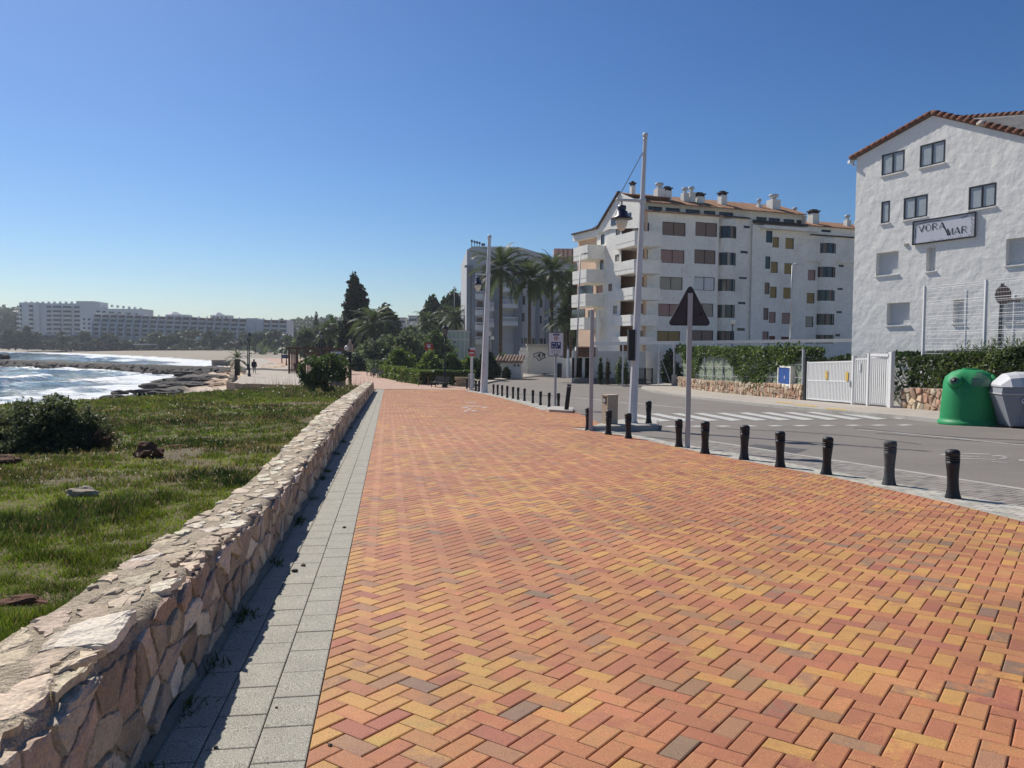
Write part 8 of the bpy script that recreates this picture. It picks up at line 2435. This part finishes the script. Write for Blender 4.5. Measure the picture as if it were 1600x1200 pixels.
for i, (u, vt, w) in enumerate(spots):
    sec = 0 if u < 130 else 1 if u < 380 else 2
    cnt[sec] += 1
    far_tree(u, vt, w, 455 - max(0, u - 200) * .2 + rg.uniform(-6, 6), 300 + i, 'dark hazy tree of the belt %s, number %s from the left' % (where[sec], ordw[cnt[sec]]), grp='dark hazy trees %s' % where[sec])
for i, (u, vt, w, lab) in enumerate(((296, 512, 44, 'biggest dark tree before the terraced hotel, beside the white marquee'), (352, 515, 34, 'broad dark tree right of the white marquee'), (382, 517, 26, 'dark tree just left of the black lantern posts'), (424, 516, 40, 'broad dark tree before the right end of the terraced hotel'), (185, 489, 20, 'dark tree growing on the roof line between both hotels'), (41, 508, 12, 'dark palm like tree at the left end of the white hotel'))):
    far_tree(u, vt, w, 452 if i != 4 else 505, 500 + i, lab, grp='larger trees across the bay')
# hedge and seawall: one dark mass nobody could count
n = 11000; uu = rng.uniform(-60, 470, n); f = rng.random(n)
P = np.array([list(at(a, 543.8 + max(0, a - 30) * .034 - b * 9 * (1 + .35 * math.sin(a * .35)), 452 - max(0, a - 200) * .26)) for a, b in zip(uu, f)]) + rng.normal(size=(n, 3)) * (.5, 2.5, .3)
np_mesh('undergrowth', leaf_quads(P, np.full(n, .8), rng), 4, M['leaf'], {'col': np.array(FARG)[rng.integers(0, 3, n)] * .85}, kind='stuff')
# wooded hills behind: left and right of the hotels
def wood(name, cx, cy, sx, sy, n, size, seed, zfun):
    rng = np.random.default_rng(seed); P = []
    x = rng.normal(size=n) * sx + cx; y = rng.normal(size=n) * sy + cy
    cell = np.stack([np.round(x / 9) * 9 + 2.5 * np.sin(np.round(y / 9) * 3.3), np.round(y / 9) * 9], 1)
    dx, dy = x - cell[:, 0], y - cell[:, 1]; r2 = np.clip((dx ** 2 + dy ** 2) / 32, 0, 1)
    z = zfun(cell[:, 0], cell[:, 1]) + (5 + 2 * np.sin(cell[:, 0] * 1.7 + cell[:, 1])) * np.sqrt(1 - r2) * (.35 + .65 * rng.random(n) ** .3)
    P = np.stack([x, y, z], 1)
    np_mesh(name, leaf_quads(P, np.full(n, size), rng), 4, M['leaf'], {'col': np.array(PINE)[rng.integers(0, 3, n)] * (.8 + .5 * rng.random((n, 1)))}, kind='stuff')
hz_l = lambda X, Y: -.6 + 34 * np.exp(-(((X + 520) / 160) ** 2 + ((Y - 760) / 120) ** 2)) + 26 * np.exp(-(((X + 150) / 150) ** 2 + ((Y - 760) / 100) ** 2))
wood('wooded_hill', -500, 720, 130, 70, 9000, 2.3, 1, hz_l)
wood('wooded_hill', -170, 700, 110, 60, 9000, 2.3, 2, hz_l)
wood('far_woodland', -76, 345, 13, 20, 3000, 1.6, 3, lambda X, Y: X * 0 - 1.5)
for i, (u, vt, w, d) in enumerate(((462, 526, 30, 300), (484, 520, 34, 280), (515, 520, 40, 240), (545, 522, 40, 220), (452, 507, 26, 520), (478, 503, 30, 540), (500, 508, 30, 520), (10, 480, 24, 640), (-8, 486, 26, 640), (24, 488, 18, 600))):
    far_tree(u, vt, w, d, 700 + i, ('rounded dark tree behind the left end of the pergola', 'rounded dark tree above the pergola beam', 'dark tree filling the gap left of the cypress', 'dark tree at the foot of the cypress', 'hazy pine right at the end of the terraced hotel', 'hazy pine crown on the skyline left of the thin tree', 'hazy pine crown on the skyline by the thin tree',
        'hazy pine crown on the hill at the left edge', 'hazy hill tree cut by the left edge of the photo', 'hazy pine next to the white hotel left end')[i], 'pine_tree', PINE, 'skyline trees across the bay')

# ------------------------------------------------------------------ haze over the bay
mb = MB(); mb.bbox((-1450, -90, -9), (1450, 1450, 64))
hm = bpy.data.materials.new('haze_air'); hm.use_nodes = True
nt = hm.node_tree; nt.nodes.remove(nt.nodes['Principled BSDF'])
pv = nt.nodes.new('ShaderNodeVolumePrincipled'); pv.inputs['Color'].default_value = (.86, .92, 1, 1); pv.inputs['Density'].default_value = .00022; pv.inputs['Anisotropy'].default_value = .35
nt.links.new(pv.outputs[0], nt.nodes['Material Output'].inputs['Volume'])
hz_o = mb.build('haze', None, hm, kind='stuff')
